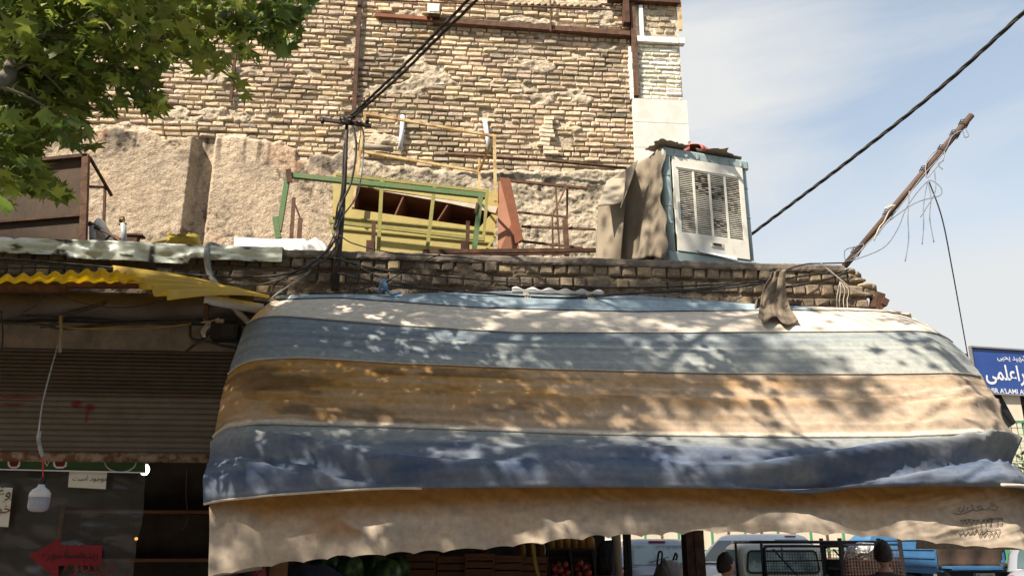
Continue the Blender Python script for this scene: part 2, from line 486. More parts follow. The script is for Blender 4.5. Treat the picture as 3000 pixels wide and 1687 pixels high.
# clear plastic sheet for the shop front
pm = bpy.data.materials.new("clear_plastic_sheet")
pm.use_nodes = True
t_ = pm.node_tree
t_.nodes.clear()
po, pt, pg, px_, ps = [t_.nodes.new(k) for k in ("ShaderNodeOutputMaterial", "ShaderNodeBsdfTransparent", "ShaderNodeBsdfGlossy", "ShaderNodeMixShader", "ShaderNodeMixShader")]
pd_, pf = t_.nodes.new("ShaderNodeBsdfDiffuse"), t_.nodes.new("ShaderNodeFresnel")
pt.inputs[0].default_value = (0.85, 0.83, 0.80, 1)
pd_.inputs[0].default_value = (0.075, 0.065, 0.055, 1)
pg.inputs["Roughness"].default_value = 0.28
px_.inputs[0].default_value = 0.30
t_.links.new(pt.outputs[0], px_.inputs[1]); t_.links.new(pd_.outputs[0], px_.inputs[2])
t_.links.new(pf.outputs[0], ps.inputs[0]); t_.links.new(px_.outputs[0], ps.inputs[1]); t_.links.new(pg.outputs[0], ps.inputs[2])
t_.links.new(ps.outputs[0], po.inputs[0])
M["plastic"] = pm

# ------------------------------------------------------------------ lettering
_AR = {"ا": (0xFE8D, 0xFE8E), "ب": 0xFE8F, "ت": 0xFE95, "ج": 0xFE9D, "ح": 0xFEA1, "خ": 0xFEA5, "د": (0xFEA9, 0xFEAA), "ر": (0xFEAD, 0xFEAE),
       "س": 0xFEB1, "ش": 0xFEB5, "ع": 0xFEC9, "ل": 0xFEDD, "م": 0xFEE1, "ن": 0xFEE5, "ه": 0xFEE9, "و": (0xFEED, 0xFEEE), "ی": 0xFBFC, "ک": 0xFB8E, "چ": 0xFB7A}


def persian(s):
    out = []
    for w in s.split(" "):
        g = []
        for i, ch in enumerate(w):
            if ch not in _AR:
                g.append(ch)
                continue
            f = _AR[ch]
            prev = i > 0 and w[i - 1] in _AR and not isinstance(_AR[w[i - 1]], tuple)
            nxt = i < len(w) - 1 and w[i + 1] in _AR and not isinstance(f, tuple)
            b = f[0] if isinstance(f, tuple) else f
            g.append(chr(b + (3 if prev and nxt else 2 if nxt else 1 if prev else 0)))
        out.append("".join(reversed(g)))
    return " ".join(reversed(out))


def text_shape(body, bold=0.0):
    cu = bpy.data.curves.new("lettering", "FONT")
    cu.body = body
    cu.offset = bold
    cu.resolution_u = 4
    o = bpy.data.objects.new("lettering", cu)
    COL.objects.link(o)
    bpy.context.view_layer.update()
    me = bpy.data.meshes.new_from_object(o.evaluated_get(bpy.context.evaluated_depsgraph_get()))
    V = np.array([tuple(v.co) for v in me.vertices])
    Fc = [tuple(p.vertices) for p in me.polygons]
    bpy.data.objects.remove(o)
    bpy.data.curves.remove(cu)
    bpy.data.meshes.remove(me)
    return V, Fc


def letter(mb, body, o, ux, uz, width=None, height=None, n=(0, -0.003, 0), bold=0.0):
    """writes body so that it fills width (or height) from its lower left corner o along ux, uz"""
    V, Fc = text_shape(body, bold)
    if not len(V):
        return
    lo, hi = V.min(0), V.max(0)
    sx = width / (hi[0] - lo[0]) if width else height / (hi[1] - lo[1])
    sy = height / (hi[1] - lo[1]) if height else sx
    ux, uz = np.asarray(ux, float), np.asarray(uz, float)
    P = np.asarray(o, float) + np.outer((V[:, 0] - lo[0]) * sx, ux) + np.outer((V[:, 1] - lo[1]) * sy, uz) + np.asarray(n)
    mb.add(P, Fc)


# ================================================================== GROUND
g = MB()
g.grid(np.array([[(x, y, -0.07) for y in (-120, -3, 12, 40, 300)] for x in (-250, -20, 20, 250)], float))
tag(g.build("ground", M["asphalt"], loc=(0, 0, -0.07)), kind="structure")
g = MB().box((-10, 2.6, 0.0), (28, 7.6, 0.12))
tag(g.build("pavement", M["paving"]), kind="structure")
g = MB().box((-4, 12, 0.0), (15.4, 11.1, 0.126))
tag(g.build("shop_floor", M["slab"]), kind="structure")

ob = thing("added_facing_building", "plain beige building on the opposite side of the street", "building", (0, -9.5, -.07))  # out of view, added to hold sky light off the shop front
MB().box((0, -13.0, 4.6), (60, 7.0, 9.3)).build("wall", M["beige_wall"], ob)
for k in range(10):
    for zz in (1.4, 4.2, 7.0):
        wf = MB().box((-27 + 6 * k, -9.48, zz + .3), (1.8, .06, 1.9)).build("window", M["trim"], ob)
        MB().box((-27 + 6 * k, -9.44, zz + .3), (1.6, .02, 1.7)).build("pane", M["glass"], wf)
MB().box((0, -13.0, 9.32), (60.4, 7.4, .16)).build("roof", M["slab"], ob)

YF, YW = 6.5, 10.0
# ================================================================== TALL BRICK BUILDING
XE = float(at(2010, 420, YW)[0])            # its right edge, at the corner of the alley
XC = float(at(1858, 200, YW)[0])            # right steel column
tall = thing("brick_building", "tall old building of rough tan bricks with exposed rusty steel columns", "building", (-2, YW, 3.9))
rng = np.random.default_rng(4)


def plaster_top(x):
    """height where the render stops and bare bricks begin"""
    base = np.where(x < -1.9, 6.58, np.where(x < -1.3, 6.42, 6.30))
    return base + 0.22 * (fbm(x * 1.7, x * 0 + 3, 5) - 0.5) * 2 * 0.5 + np.where((x > -2.1) & (x < -1.75), -0.08, 0)


gx0, gx1 = float(at(560, 560, YW)[0]), float(at(612, 560, YW)[0])      # groove between two panels of render
xs = np.arange(-9.0, XC + 0.001, 0.016)
zs = np.arange(4.7, 9.9, 0.016)
Xg, Zg = np.meshgrid(xs, zs, indexing="ij")
pt_ = plaster_top(Xg)
pl = sstep(0.06, -0.06, Zg - pt_ + 0.10 * (fbm(Xg * 9, Zg * 9, 8, 3) - 0.5))
smear = sstep(0.61, 0.70, fbm(Xg * 2.3, Zg * 4.2, 21, 5) + .12 * (fbm(Xg * 11, Zg * 13, 22, 3) - .5))
Yg = YW + 0.046 - 0.030 * sstep(.38, .62, fbm(Xg * 1.6, Zg * 3.2, 27, 4)) * .5 - 0.034 * smear - 0.05 * smear * (fbm(Xg * 13, Zg * 15, 6, 4) - .5) - 0.022 * (fbm(Xg * 22, Zg * 22, 3, 3) - 0.5)
right = sstep(-1.4, -1.0, Xg)
lumps = fbm(Xg * 5, Zg * 9, 31, 5) - 0.5
fine_ = fbm(Xg * 19, Zg * 22, 41, 3, 0.65) - 0.5
pits = sstep(.56, .70, fbm(Xg * 15 + Zg * 5, Zg * 17, 141, 4)) * sstep(.40, .60, fbm(Xg * 2, Zg * 2, 151, 3))
plY = YW - 0.045 - lumps * lerp(0.012, 0.060, right) - fine_ * lerp(0.016, 0.034, right) + .007 * pits
plY = plY - 0.10 * sstep(gx0 + 0.02, gx0 - 0.02, Xg)
gro = sstep(gx0 - 0.012, gx0 + 0.012, Xg) * sstep(gx1 + 0.03, gx1 - 0.015, Xg) * (Zg < pt_ + 0.05)
plY = plY + 0.10 * gro
Yg = lerp(Yg, plY, np.maximum(pl, gro))
mcol = np.array([0.46, 0.375, 0.275])
pcol = np.array([0.43, 0.335, 0.24])
n1, n2 = fbm(Xg * 3, Zg * 3, 51, 5), fbm(Xg * 7, Zg * 1.6, 61, 4)
col = mcol * (0.72 + 0.5 * n1)[..., None]
# soot drips under the bricks, pale patches lower down
drip = sstep(0.52, 0.68, fbm(Xg * 16, Zg * 0.9, 71, 3)) * sstep(-0.55, -0.05, Zg - pt_) * (1 - right * 0.6)
pc = lerp(pcol, np.array([0.45, 0.37, 0.27]), right[..., None]) * (0.72 + 0.55 * n2)[..., None]
grime = sstep(-.75, -.1, Zg - pt_) * sstep(.42, .62, fbm(Xg * 2.5, Zg * 2.0, 171, 4)) * (1 - right * .5)
pc = lerp(pc, pc * np.array([.52, .54, .58]), grime[..., None])
pc = pc * (1 - 0.62 * drip)[..., None] * (1 - .58 * pits)[..., None]  # pits darkened in the colour, standing for shade in the hollows
pc = lerp(pc, np.array([0.40, 0.20, 0.11]), (0.30 * sstep(0.66, 0.74, fbm(Xg * 2.1, Zg * 1.1, 83, 3)) * (1 - right))[..., None])
col = lerp(col, pc, np.maximum(pl, gro)[..., None])
b = MB().grid(np.stack([Xg, Yg, Zg], -1), col)
b.build("render_coat", M["mortar"], tall, smooth=True)


def lay_bricks(mb, x0, x1, z0, z1, Y, L, H, joint, rng, base, skip=None, jit=0.004, sink=0.012, lite=0.25, wav=0.012, seed=0, hole=0.02, tone=None):
    z, row = z0, 0
    while z < z1:
        h = H * rng.uniform(0.92, 1.08)
        x = x0 - rng.uniform(0, L)
        short = rng.random() < 0.10
        while x < x1:
            l = L * rng.uniform(0.93, 1.05)
            if short or rng.random() < 0.13:
                l *= rng.uniform(0.42, 0.6)
            if rng.random() < 0.05:
                l *= 0.75
            xa, xb = max(x, x0), min(x + l, x1)
            x += l + joint * rng.uniform(0.2, 0.75)
            if xb - xa < 0.03 or rng.random() < hole:
                continue
            xc = (xa + xb) / 2
            zz = z + wav * (float(fbm(xc * 0.8, row * 0.31, seed)) - 0.5) * 2 + rng.uniform(-0.003, 0.003)
            if skip is not None and skip(xc, zz):
                continue
            hh = h * rng.uniform(0.86, 1.0)
            dy = rng.normal(0, sink * 0.55)
            if rng.random() < 0.07:
                dy += sink * 1.3
            tilt = rng.uniform(-0.010, 0.010) * (xb - xa) / 0.2
            c = 0.010 + rng.uniform(0, 0.009)
            back = [(xa, Y + 0.06, zz), (xb, Y + 0.06, zz), (xb, Y + 0.06, zz + hh), (xa, Y + 0.06, zz + hh)]
            mid = [(xa + rng.uniform(0, jit), Y + dy + c, zz + rng.uniform(0, jit)), (xb - rng.uniform(0, jit), Y + dy + c, zz + tilt + rng.uniform(0, jit)),
                   (xb - rng.uniform(0, jit), Y + dy + c, zz + hh + tilt - rng.uniform(0, jit)), (xa + rng.uniform(0, jit), Y + dy + c, zz + hh - rng.uniform(0, jit))]
            ic = c * rng.uniform(0.6, 1.3)
            xm = (xa + xb) / 2 + rng.uniform(-0.2, 0.2) * (xb - xa)
            fr = []
            for (u, w, q) in ((xa + ic, zz + ic * 0.8, 0), (xm, zz + ic * rng.uniform(0.3, 1.2), 0), (xb - ic, zz + tilt + ic * 0.8, 0), (xb - ic, zz + hh + tilt - ic * 0.8, 1), (xm, zz + hh + tilt / 2 - ic * rng.uniform(0.3, 1.2), 1), (xa + ic, zz + hh - ic * 0.8, 1)):
                fr.append((u + rng.uniform(-jit, jit), Y + dy + rng.uniform(-0.004, 0.004), w + rng.uniform(-jit, jit) * 0.6))
            k = 1 + rng.normal(0, 0.16)
            cc = np.array(base) * k * np.array([1 + rng.normal(0, .03), 1, 1 + rng.normal(0, .05)])
            if rng.random() < lite:
                cc = lerp(cc, np.array([0.60, 0.50, 0.345]), 0.55)
            if rng.random() < 0.10:
                cc = cc * 0.68
            if tone is not None:
                cc = cc * tone(xc, zz)
            vs = back + mid + fr
            mb.add(vs, [(0, 1, 5, 4), (1, 2, 6, 5), (2, 3, 7, 6), (3, 0, 4, 7), (4, 5, 10, 9, 8), (5, 6, 11, 10), (6, 7, 13, 12, 11), (7, 4, 8, 13), (8, 9, 12, 13), (9, 10, 11, 12)], tuple(np.clip(cc, 0.02, 0.9)))
        z += h + joint * rng.uniform(0.8, 1.25)
        row += 1


beam_a, beam_b = at(1000, 140, YW), at(1845, 101, YW)
hole_c = [at(1655, 372, YW), at(1662, 420, YW), at(1562, 420, YW), at(1180, 330, YW), at(1425, 338, YW), at(1545, 262, YW)]
xcol = float(at(1040, 190, YW)[0])
xcol2 = float(at(690, 190, YW)[0])


def skip_main(x, z):
    if z < float(plaster_top(np.array(x))) - 0.02:
        return True
    if abs(x - xcol) < 0.05 or (abs(x - xcol2) < 0.035 and z > 6.8):
        return True
    if fbm(x * 2.3, z * 4.2, 21, 5) > 0.675:
        return True
    for k, h in enumerate(hole_c):
        if abs(x - h[0]) < (0.07 if k < 2 else 0.055) and abs(z - h[2]) < (0.08 if k < 2 else 0.06):
            return True
    return False


b = MB()
lay_bricks(b, -9.0, XC - 0.04, 6.05, 9.75, YW, 0.20, 0.059, 0.017, rng, (0.57, 0.45, 0.325), skip_main, wav=0.020, sink=0.012, jit=0.006, seed=3, tone=lambda x, z: (0.70 + 0.52 * float(fbm(x * 0.9, z * 1.3, 77, 3))) * (1 - .35 * float(sstep(.56, .68, fbm(x * 2.2, z * 1.1, 78, 4)))))
b.build("brick_facing", M["brick"], tall)
# body behind the facing; the ground floor under it is open towards the alley on stout columns
b = MB()
b.box(((-9.0 + XE) / 2, YW + 4.1, 7.2), (XE + 9.0, 7.9, 7.2))
b.build("wall", M["slab"], tall)
b = MB()
b.box(((XC + XE) / 2, YW + 0.087, 7.0), (XE - XC, 0.16, 5.8))
b.c = [(.58, .51, .40)] * len(b.v)
b.build("corner_pier", M["mortar"], tall)
b = MB()
zc = float(at(1930, 292, YW)[2]); zt_ = float(at(1930, 130, YW)[2])
lay_bricks(b, XC + 0.06, XE - 0.01, zc + 0.01, zt_ - 0.02, YW - 0.012, 0.24, 0.047, 0.020, rng, (0.84, 0.79, 0.66), lite=0.0, sink=0.004, wav=0.004, seed=9, hole=0.0)
b.build("pale_brick_infill", M["brick"], tall)
b = MB()
zt2 = float(at(1930, 18, YW)[2])
lay_bricks(b, XC + 0.18, XE - 0.03, zt_ + 0.08, zt2 + 0.3, YW - 0.012, 0.13, 0.075, 0.02, rng, (0.46, 0.37, 0.26), lite=0.3, sink=0.02, seed=12, jit=0.012)
b.build("rubble_infill", M["brick"], tall)
b = MB()
s0, s1 = at(1866, 119, YW - 0.03), at(2004, 119, YW - 0.03)
b.box(((s0[0] + s1[0]) / 2, YW - 0.02, zt_ + 0.035), (s1[0] - s0[0], 0.09, 0.085))
b.build("ledge", M["white_paint"], tall)
zst = [float(at(1930, y, YW - 0.04)[2]) for y in (292, 361, 435, 520, 606)]
xs0, xs1 = float(at(1857, 380, YW - 0.04)[0]), float(at(2017, 380, YW - 0.04)[0])
for i in range(4):
    b = MB().box(((xs0 + xs1) / 2, YW - 0.02, (zst[i] + zst[i + 1]) / 2), (xs1 - xs0, 0.06, zst[i] - zst[i + 1] - 0.006))
    b.build("stone_slab", M["stone"], tall)
b = MB().box((XC - 0.015, YW - 0.02, 8.0), (0.065, 0.12, 3.6 if False else 2 * (9.75 - 8.0)))
pz0 = float(at(1862, 287, YW)[2])
b = MB().box((XC, YW - 0.02, (pz0 + 9.9) / 2), (0.066, 0.10, 9.9 - pz0))
b.build("steel_column", M["rust"], tall)
p = at(1833, 44, YW - 0.05)
b = MB().box((p[0], YW - 0.05, p[2] + 0.05), (0.085, 0.12, 0.42))
b.build("stub_column", M["dark_rust"], tall)
p = at(1878, 60, YW - 0.03)
b = MB().box((p[0], YW - 0.02, p[2] - 0.02), (0.05, 0.08, 0.5))
b.build("plaster_strip", M["white_paint"], tall)
p, q = at(1846, 210, YW - 0.03), at(1850, 265, YW - 0.03)
b = MB()
for k in range(9):
    zz = lerp(at(1850, 285, YW)[2], at(1850, 150, YW)[2], k / 8)
    b.box((XC - 0.055 + rng.uniform(-.006, .006), YW - 0.02, zz), (0.045 * rng.uniform(.6, 1.2), 0.05, 0.085))
b.build("paint_patch", M["white_paint"], tall)
p, q = at(1052, 20, YW - 0.03), at(1036, 345, YW - 0.03)
b = MB().beam((p[0] + .0, p[1], 9.9), q, 0.055, 0.05, up=(0, -1, 0))
b.build("steel_column", M["dark_rust"], tall)
p, q = at(692, 60, YW - 0.03), at(676, 300, YW - 0.03)
b = MB().beam((p[0], p[1], 9.9), q, 0.038, 0.04, up=(0, -1, 0))
b.build("steel_column", M["dark_rust"], tall)
p, q = at(1268, 60, YW - 0.03), at(1845, 100, YW - 0.03)
b = MB().beam(p, q, 0.06, 0.065)
b.beam(at(1268, 68, YW - 0.04), at(1845, 108, YW - 0.04), 0.09, 0.012)
b.build("steel_beam", M["rust"], tall)
p, q = at(1100, 46, YW - 0.03), at(1262, 58, YW - 0.03)
b = MB().beam(p, q, 0.05, 0.05)
b.build("steel_beam", M["red_rust"], tall)
p, q = at(1780, -2, YW - 0.06), at(1990, 10, YW - 0.06)
b = MB().beam(p, q, 0.10, 0.055)
b.build("steel_beam", M["dark_rust"], tall)
p, q = at(1992, 10, YW - 0.06), at(1994, 90, YW - 0.06)
b = MB().beam((p[0], p[1], 9.9), q, 0.045, 0.04, up=(0, -1, 0))
b.build("edge_post", M["cream_paint"], tall)
# broken channel patched with pale bricks
b = MB()
for k in range(9):
    pc_ = at(1600 + rng.uniform(-14, 14), 347 + k * 12.5, YW - 0.03)
    b.box((pc_[0], YW - 0.015, pc_[2]), (0.15 + rng.uniform(-.05, .07), 0.07, 0.046), col=tuple(np.array([0.66, 0.56, 0.41]) * rng.uniform(.85, 1.1)), rot=Matrix.Rotation(rng.uniform(-.08, .08), 3, "Y"))
b.build("patched_channel", M["brick"], tall)
# diagonal course at the very top
b = MB()
for k in range(14):
    pc_ = at(1500 + k * 19, 9 + k * 0.6, YW)
    b.box((pc_[0], YW, pc_[2]), (0.13, 0.07, 0.048), col=tuple(np.array([0.52, 0.42, 0.29]) * rng.uniform(.85, 1.15)), rot=Matrix.Rotation(-0.5, 3, "Y"))
b.build("diagonal_course", M["brick"], tall)

# pipes and rods fixed to the tall wall
rod = thing("guard_rail", "thin rusty rail with short uprights along the top of the brick wall", "rail", at(1400, 20, YW - 0.1))
MB().tube([at(960, -6, YW - 0.1), at(1400, 13, YW - 0.1), at(1820, 31, YW - 0.1)], 0.012).build("rail", M["rust"], rod)
for x0, ya, yb in ((1262, -20, 60), (1612, -20, 92)):
    MB().tube([at(x0, ya, YW - 0.09), at(x0 + 2, yb, YW - 0.09)], 0.014).build("upright", M["rust"], rod)
jb = thing("junction_box", "small white rust-streaked metal box on the upper brick wall", "electrical box", at(1270, 50, YW - 0.08))
p = at(1270, 31, YW - 0.09)
MB().box((p[0], p[1], p[2]), (0.17, 0.10, 0.15)).build("case", mat("rust_streaked_white", (0.66, 0.60, 0.48), (0.42, 0.20, 0.08), scale=7, rough=0.7, lo=0.55, hi=0.68), jb)
MB().box((p[0] + .01, p[1] - 0.053, p[2] + .002), (0.13, 0.008, 0.11)).build("door", M["white_paint"], jb)
MB().box((p[0], p[1] + .01, p[2] - 0.095), (0.18, 0.08, 0.03)).build("bracket", M["dark_rust"], jb)
for (xa, ya, xb, yb, lab) in ((1180, 340, 1171, 440, "white plastic conduit stub beside the rusty column, left of two"), (1420, 352, 1432, 440, "white plastic conduit stub behind the top corner of the cream frame")):
    b = MB().tube([at(xa, ya, YW - 0.03), at((xa + xb) / 2 + 2, (ya + yb) / 2, YW - 0.05), at(xb, yb, YW - 0.045)], 0.03, 12)
    tag(b.build("conduit", M["pvc_white"], smooth=True), lab, "pipe", "conduits on the brick wall")
b = MB().tube([at(1068, 428, YW - 0.06), at(1152, 438, YW - 0.06)], 0.04, 12)
tag(b.build("pipe_stub", M["wood_pole"], smooth=True), "short grey pipe lying along the wall behind the cream frame", "pipe")
b = MB().tube([at(1303, 450, YW - 0.16), at(1570, 468, YW - 0.16), at(1835, 493, YW - 0.16)], 0.02, 8)
tag(b.build("wall_pipe", M["rust"], smooth=True), "long thin rusty pipe running along the brick wall above the cooler", "pipe")

# ================================================================== LOW SHOP BUILDING
XR = float(at(2545, 830, YF)[0])
shop = thing("shop_building", "low corner shop with sooty brick parapet, roller shutter and flat roof", "building", (-2, YF, 0.1))
rng = np.random.default_rng(11)
ztop = 3.86
# parapet core: lumpy mud mortar, crumbling at the right end
xs = np.arange(-7.0, XR + 0.02, 0.014)
zs = np.arange(3.44, ztop + 0.001, 0.012)
Xg, Zg = np.meshgrid(xs, zs, indexing="ij")
Yg = YF + 0.03 - 0.035 * sstep(0.5, 0.75, fbm(Xg * 3.1, Zg * 6, 5, 4)) - 0.03 * (fbm(Xg * 17, Zg * 20, 9, 4) - 0.5)
n1 = fbm(Xg * 4, Zg * 6, 12, 4)
lit = sstep(-0.2, 1.8, Xg)  # brighter light towards the right end, put into the mortar colour
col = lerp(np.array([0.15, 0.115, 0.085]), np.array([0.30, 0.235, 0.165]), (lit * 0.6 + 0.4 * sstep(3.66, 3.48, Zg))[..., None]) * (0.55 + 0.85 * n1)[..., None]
Xg2 = np.minimum(Xg, XR - 0.35 * sstep(3.70, 3.86, Zg) * sstep(XR - 0.6, XR, Xg) - 0.05 * fbm(Zg * 9, Zg * 0, 3))
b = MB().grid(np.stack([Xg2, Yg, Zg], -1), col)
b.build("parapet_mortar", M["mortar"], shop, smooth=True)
b = MB()
for (z0, hh, dens) in ((3.725, 0.085, 1), (3.605, 0.085, 1), (3.495, 0.075, 0.7)):
    x = -7.0
    while x < XR - (0.12 if z0 > 3.7 else 0.02):
        l = 0.108 * rng.uniform(0.85, 1.1)
        if rng.random() > dens or (z0 < 3.55 and x < 1.0 and rng.random() < 0.6):
            x += l
            continue
        zz = z0 + 0.012 * (float(fbm(x * 0.9, z0 * 9, 4)) - 0.5) * 2
        dy = rng.normal(0, 0.007)
        k = rng.uniform(0.7, 1.25)
        lt = float(sstep(-0.5, 2.0, x))  # bricks get the same painted light, paler to the right
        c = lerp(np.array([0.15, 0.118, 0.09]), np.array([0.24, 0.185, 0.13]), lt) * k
        if rng.random() < 0.06:
            c = np.array([0.33, 0.25, 0.15])
        j = lambda a: rng.uniform(-a, a)
        ch = 0.012
        X0, X1, Z0, Z1 = x, x + l, zz, zz + hh * rng.uniform(.9, 1.04)
        Yb = YF - 0.004 + dy
        back = [(X0, YF + 0.08, Z0), (X1, YF + 0.08, Z0), (X1, YF + 0.08, Z1), (X0, YF + 0.08, Z1)]
        mid = [(X0 + j(.004), Yb + ch, Z0 + j(.004)), (X1 + j(.004), Yb + ch, Z0 + j(.004)), (X1 + j(.004), Yb + ch, Z1 + j(.004)), (X0 + j(.004), Yb + ch, Z1 + j(.004))]
        fr = [(X0 + ch + j(.004), Yb + j(.005), Z0 + ch), (X1 - ch + j(.004), Yb + j(.005), Z0 + ch), (X1 - ch + j(.004), Yb + j(.005), Z1 - ch), (X0 + ch + j(.004), Yb + j(.005), Z1 - ch)]
        b.add(back + mid + fr, [(0, 1, 5, 4), (1, 2, 6, 5), (2, 3, 7, 6), (3, 0, 4, 7), (4, 5, 9, 8), (5, 6, 10, 9), (6, 7, 11, 10), (7, 4, 8, 11), (8, 9, 10, 11)], tuple(c))
        x += l + rng.uniform(0.006, 0.016)
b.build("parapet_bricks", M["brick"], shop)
# cement cap: uneven strip
xs = np.arange(-7.0, XR - 0.18, 0.03)
prof = [(0.16, 3.80), (-0.016, 3.805), (-0.022, 3.82), (-0.016, 3.856), (0.0, 3.872), (0.25, 3.875), (0.26, 3.8)]
P = np.zeros((len(xs), len(prof), 3))
for i, x in enumerate(xs):
    w = 0.016 * (float(fbm(x * 4, 0.3, 6)) - 0.5)
    for k, (dy, z) in enumerate(prof):
        P[i, k] = (x, YF + dy + rng.uniform(-.003, .003), z + w + rng.uniform(-.003, .003))
MB().grid(P).build("cement_cap", M["cement"], shop)
# loose rubble at the broken end
b = MB()
for (px, py, w, h, rot, c) in ((2535, 838, .16, .055, .05, .42), (2515, 822, .13, .03, .1, .36), (2505, 806, .06, .06, .4, .24), (2552, 842, .07, .07, .2, .40), (2490, 795, .09, .05, .7, .22), (2560, 870, .05, .05, .3, .25)):
    q = at(px, py, YF + 0.03)
    n = 10
    V, Fc = [], []
    for a in range(6):
        for k in range(n):
            th, ph = 2 * math.pi * k / n, math.pi * (a + .5) / 6
            r = 1 + .25 * (float(vn(k * .9, a * .8, int(px))) - .5)
            V.append((q[0] + w / 2 * r * math.cos(th) * math.sin(ph), q[1] + .06 * r * math.sin(th) * math.sin(ph), q[2] + h / 2 * r * math.cos(ph)))
    Fc = [(a * n + k, a * n + (k + 1) % n, (a + 1) * n + (k + 1) % n, (a + 1) * n + k) for a in range(5) for k in range(n)] + [tuple(range(n)), tuple(range(5 * n, 6 * n))[::-1]]
    b.add(V, Fc, (c, c * .8, c * .58))
b.build("rubble", M["brick"], shop, smooth=True)
# rusty lintel under the right part
p, q = at(2050, 886, YF - 0.02), at(2545, 897, YF - 0.02)
MB().beam((0.5, YF + 0.0, 3.455), (XR + 0.02, YF + 0.0, 3.455), 0.13, 0.075).build("lintel_beam", M["dark_rust"], shop)
p = at(2562, 885, YF)
b = MB().box((p[0] + .02, YF, p[2]), (0.07, 0.12, 0.14), rot=Matrix.Rotation(.3, 3, "Y"))
b.box((p[0] + .055, YF - .03, p[2] - .015), (0.05, 0.10, 0.06), rot=Matrix.Rotation(.5, 3, "Y"))
b.build("beam_end", M["dark_rust"], shop)
# roof slab, walls, interior
b = MB().box(((-9 + XR) / 2, 8.3, 3.62), (XR + 9, 3.4, 0.20))
b.build("roof", M["slab"], shop)
b = MB().box((-0.9, 9.4, 1.85), (5.2, 0.2, 3.3))
b.box((-6.25, 9.4, 1.85), (5.5, 0.2, 3.3))
b.box((1.76, 13.6, 1.80), (0.2, 8.2, 3.6))
b.build("inner_wall", M["dark_wall"], shop)
b = MB().box((-5.3, YF + 0.12, 3.34), (8.2, 0.16, 0.26))
b.build("eaves_wall", M["dark_wall"], shop)
b = MB().box((-5.25, YF + 0.10, 3.13), (7.5, 0.16, 0.20))
b.build("plaster_band", M["dirty_plaster"], shop)
b = MB().box((-1.52, YF + 0.35, 1.6), (0.12, 0.7, 3.0))
b.build("shop_jamb", M["dark_wall"], shop)
b = MB().box((-1.5, 8.0, 1.65), (0.1, 2.5, 3.2))
b.build("side_partition", M["dark_wall"], shop)
# roller shutter: slat profile with rust bloom and red paint marks
xs = np.linspace(-6.2, -1.60, 240)
zs_, ys_, d = [], [], 0
zz = 3.035
while zz > 2.24:
    pitch = 0.030 if zz > 2.68 else 0.043
    for k in range(6):
        t = k / 6
        zs_.append(zz - t * pitch)
        ys_.append(0.011 * (1 - abs(2 * t - 1) ** 2.2) if t < 0.86 else -0.004)
    zz -= pitch
zs_, ys_ = np.array(zs_), np.array(ys_)
Xg, Zg = np.meshgrid(xs, zs_, indexing="ij")
Yg = np.broadcast_to(YF + 0.06 - ys_, Xg.shape) + 0.006 * np.sin(Xg * 2)
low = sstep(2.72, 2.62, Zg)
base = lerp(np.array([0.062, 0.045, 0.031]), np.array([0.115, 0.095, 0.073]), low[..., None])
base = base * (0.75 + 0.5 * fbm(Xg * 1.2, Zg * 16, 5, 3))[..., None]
groove = sstep(0.003, -0.003, np.broadcast_to(ys_, Xg.shape))
base = base * (1 - 0.65 * groove)[..., None]
red = np.zeros_like(Xg)
for (px, py, rx, rz_) in ((215, 1180, .055, .035), (253, 1190, .042, .035), (246, 1215, .008, .06), (40, 1160, .22, .012), (30, 1180, .14, .010), (555, 1158, .06, .010)):
    q = at(px, py, YF)
    red = np.maximum(red, sstep(1.0, 0.55, np.sqrt(((Xg - q[0]) / rx) ** 2 + ((Zg - q[2]) / rz_) ** 2) + 0.5 * (fbm(Xg * 30, Zg * 30, 3, 2) - .5)))
base = lerp(base, np.array([0.13, 0.008, 0.008]), (red * .9)[..., None])
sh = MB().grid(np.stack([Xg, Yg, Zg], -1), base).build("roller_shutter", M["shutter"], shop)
b = MB().tube([(-6.2, YF + 0.05, 2.215), (-1.60, YF + 0.05, 2.215)], 0.036, 12)
b.build("bottom_rail", mat("rust_blotched_rail", (0.32, 0.24, 0.17), (0.13, 0.06, 0.03), scale=11, rough=0.8, lo=0.42, hi=0.58, bump=0.2), sh, smooth=True)
# dented sheet-metal flashing over the left parapet
fx = np.linspace(-7.0, float(at(826, 750, YF - .05)[0]), 260)
fz = np.linspace(0, 1, 20)
P = np.zeros((len(fx), len(fz), 3))
cols = np.zeros((len(fx), len(fz), 3))
for i, x in enumerate(fx):
    ztp = 3.895 - 0.02 * sstep(-3.5, -1.3, x) + 0.010 * (float(fbm(x * 5, 1, 3)) - .5)
    hgt = 0.135 if x < -2.93 else 0.165
    if x > -2.0:
        hgt = 0.125
    for k, t in enumerate(fz):
        dent = 0.05 * (float(fbm(x * 3.3, t * 1.5, 8, 3)) - .5) + 0.02 * (float(fbm(x * 11, t * 4, 18, 2)) - .5)
        if abs(x + 2.8) < 0.22:
            dent += 0.06 * (float(fbm(x * 14, t * 3, 28, 2)) - .5)
        z = ztp - max(0, t - .12) / .88 * hgt
        y = YF - 0.05 - dent * min(1, t * 4) if t > 0.12 else YF - 0.05 + (0.12 - t) * 2.4
        P[i, k] = (x, y, z)
        st = float(fbm(x * 9, t * 5, 38, 4)) + (.16 if t > .93 or t < .2 else 0) + (0.25 if abs(x + 2.28) < .025 else 0) + (.2 if abs(x + 2.93) < .03 else 0)
        c = lerp(np.array([.58, .61, .53]), np.array([.05, .045, .04]), float(sstep(.69, .74, st)))
        cols[i, k] = c * (0.85 + .3 * float(fbm(x * 2, t, 48, 3)))
fl = MB().grid(P, cols)
fl.build("metal_flashing", mat("dented_zinc_sheet_stained", (1, 1, 1), scale=30, rough=0.45, attr=True, fine=0.08, metal=0.1, spec=0.5), shop, smooth=True)

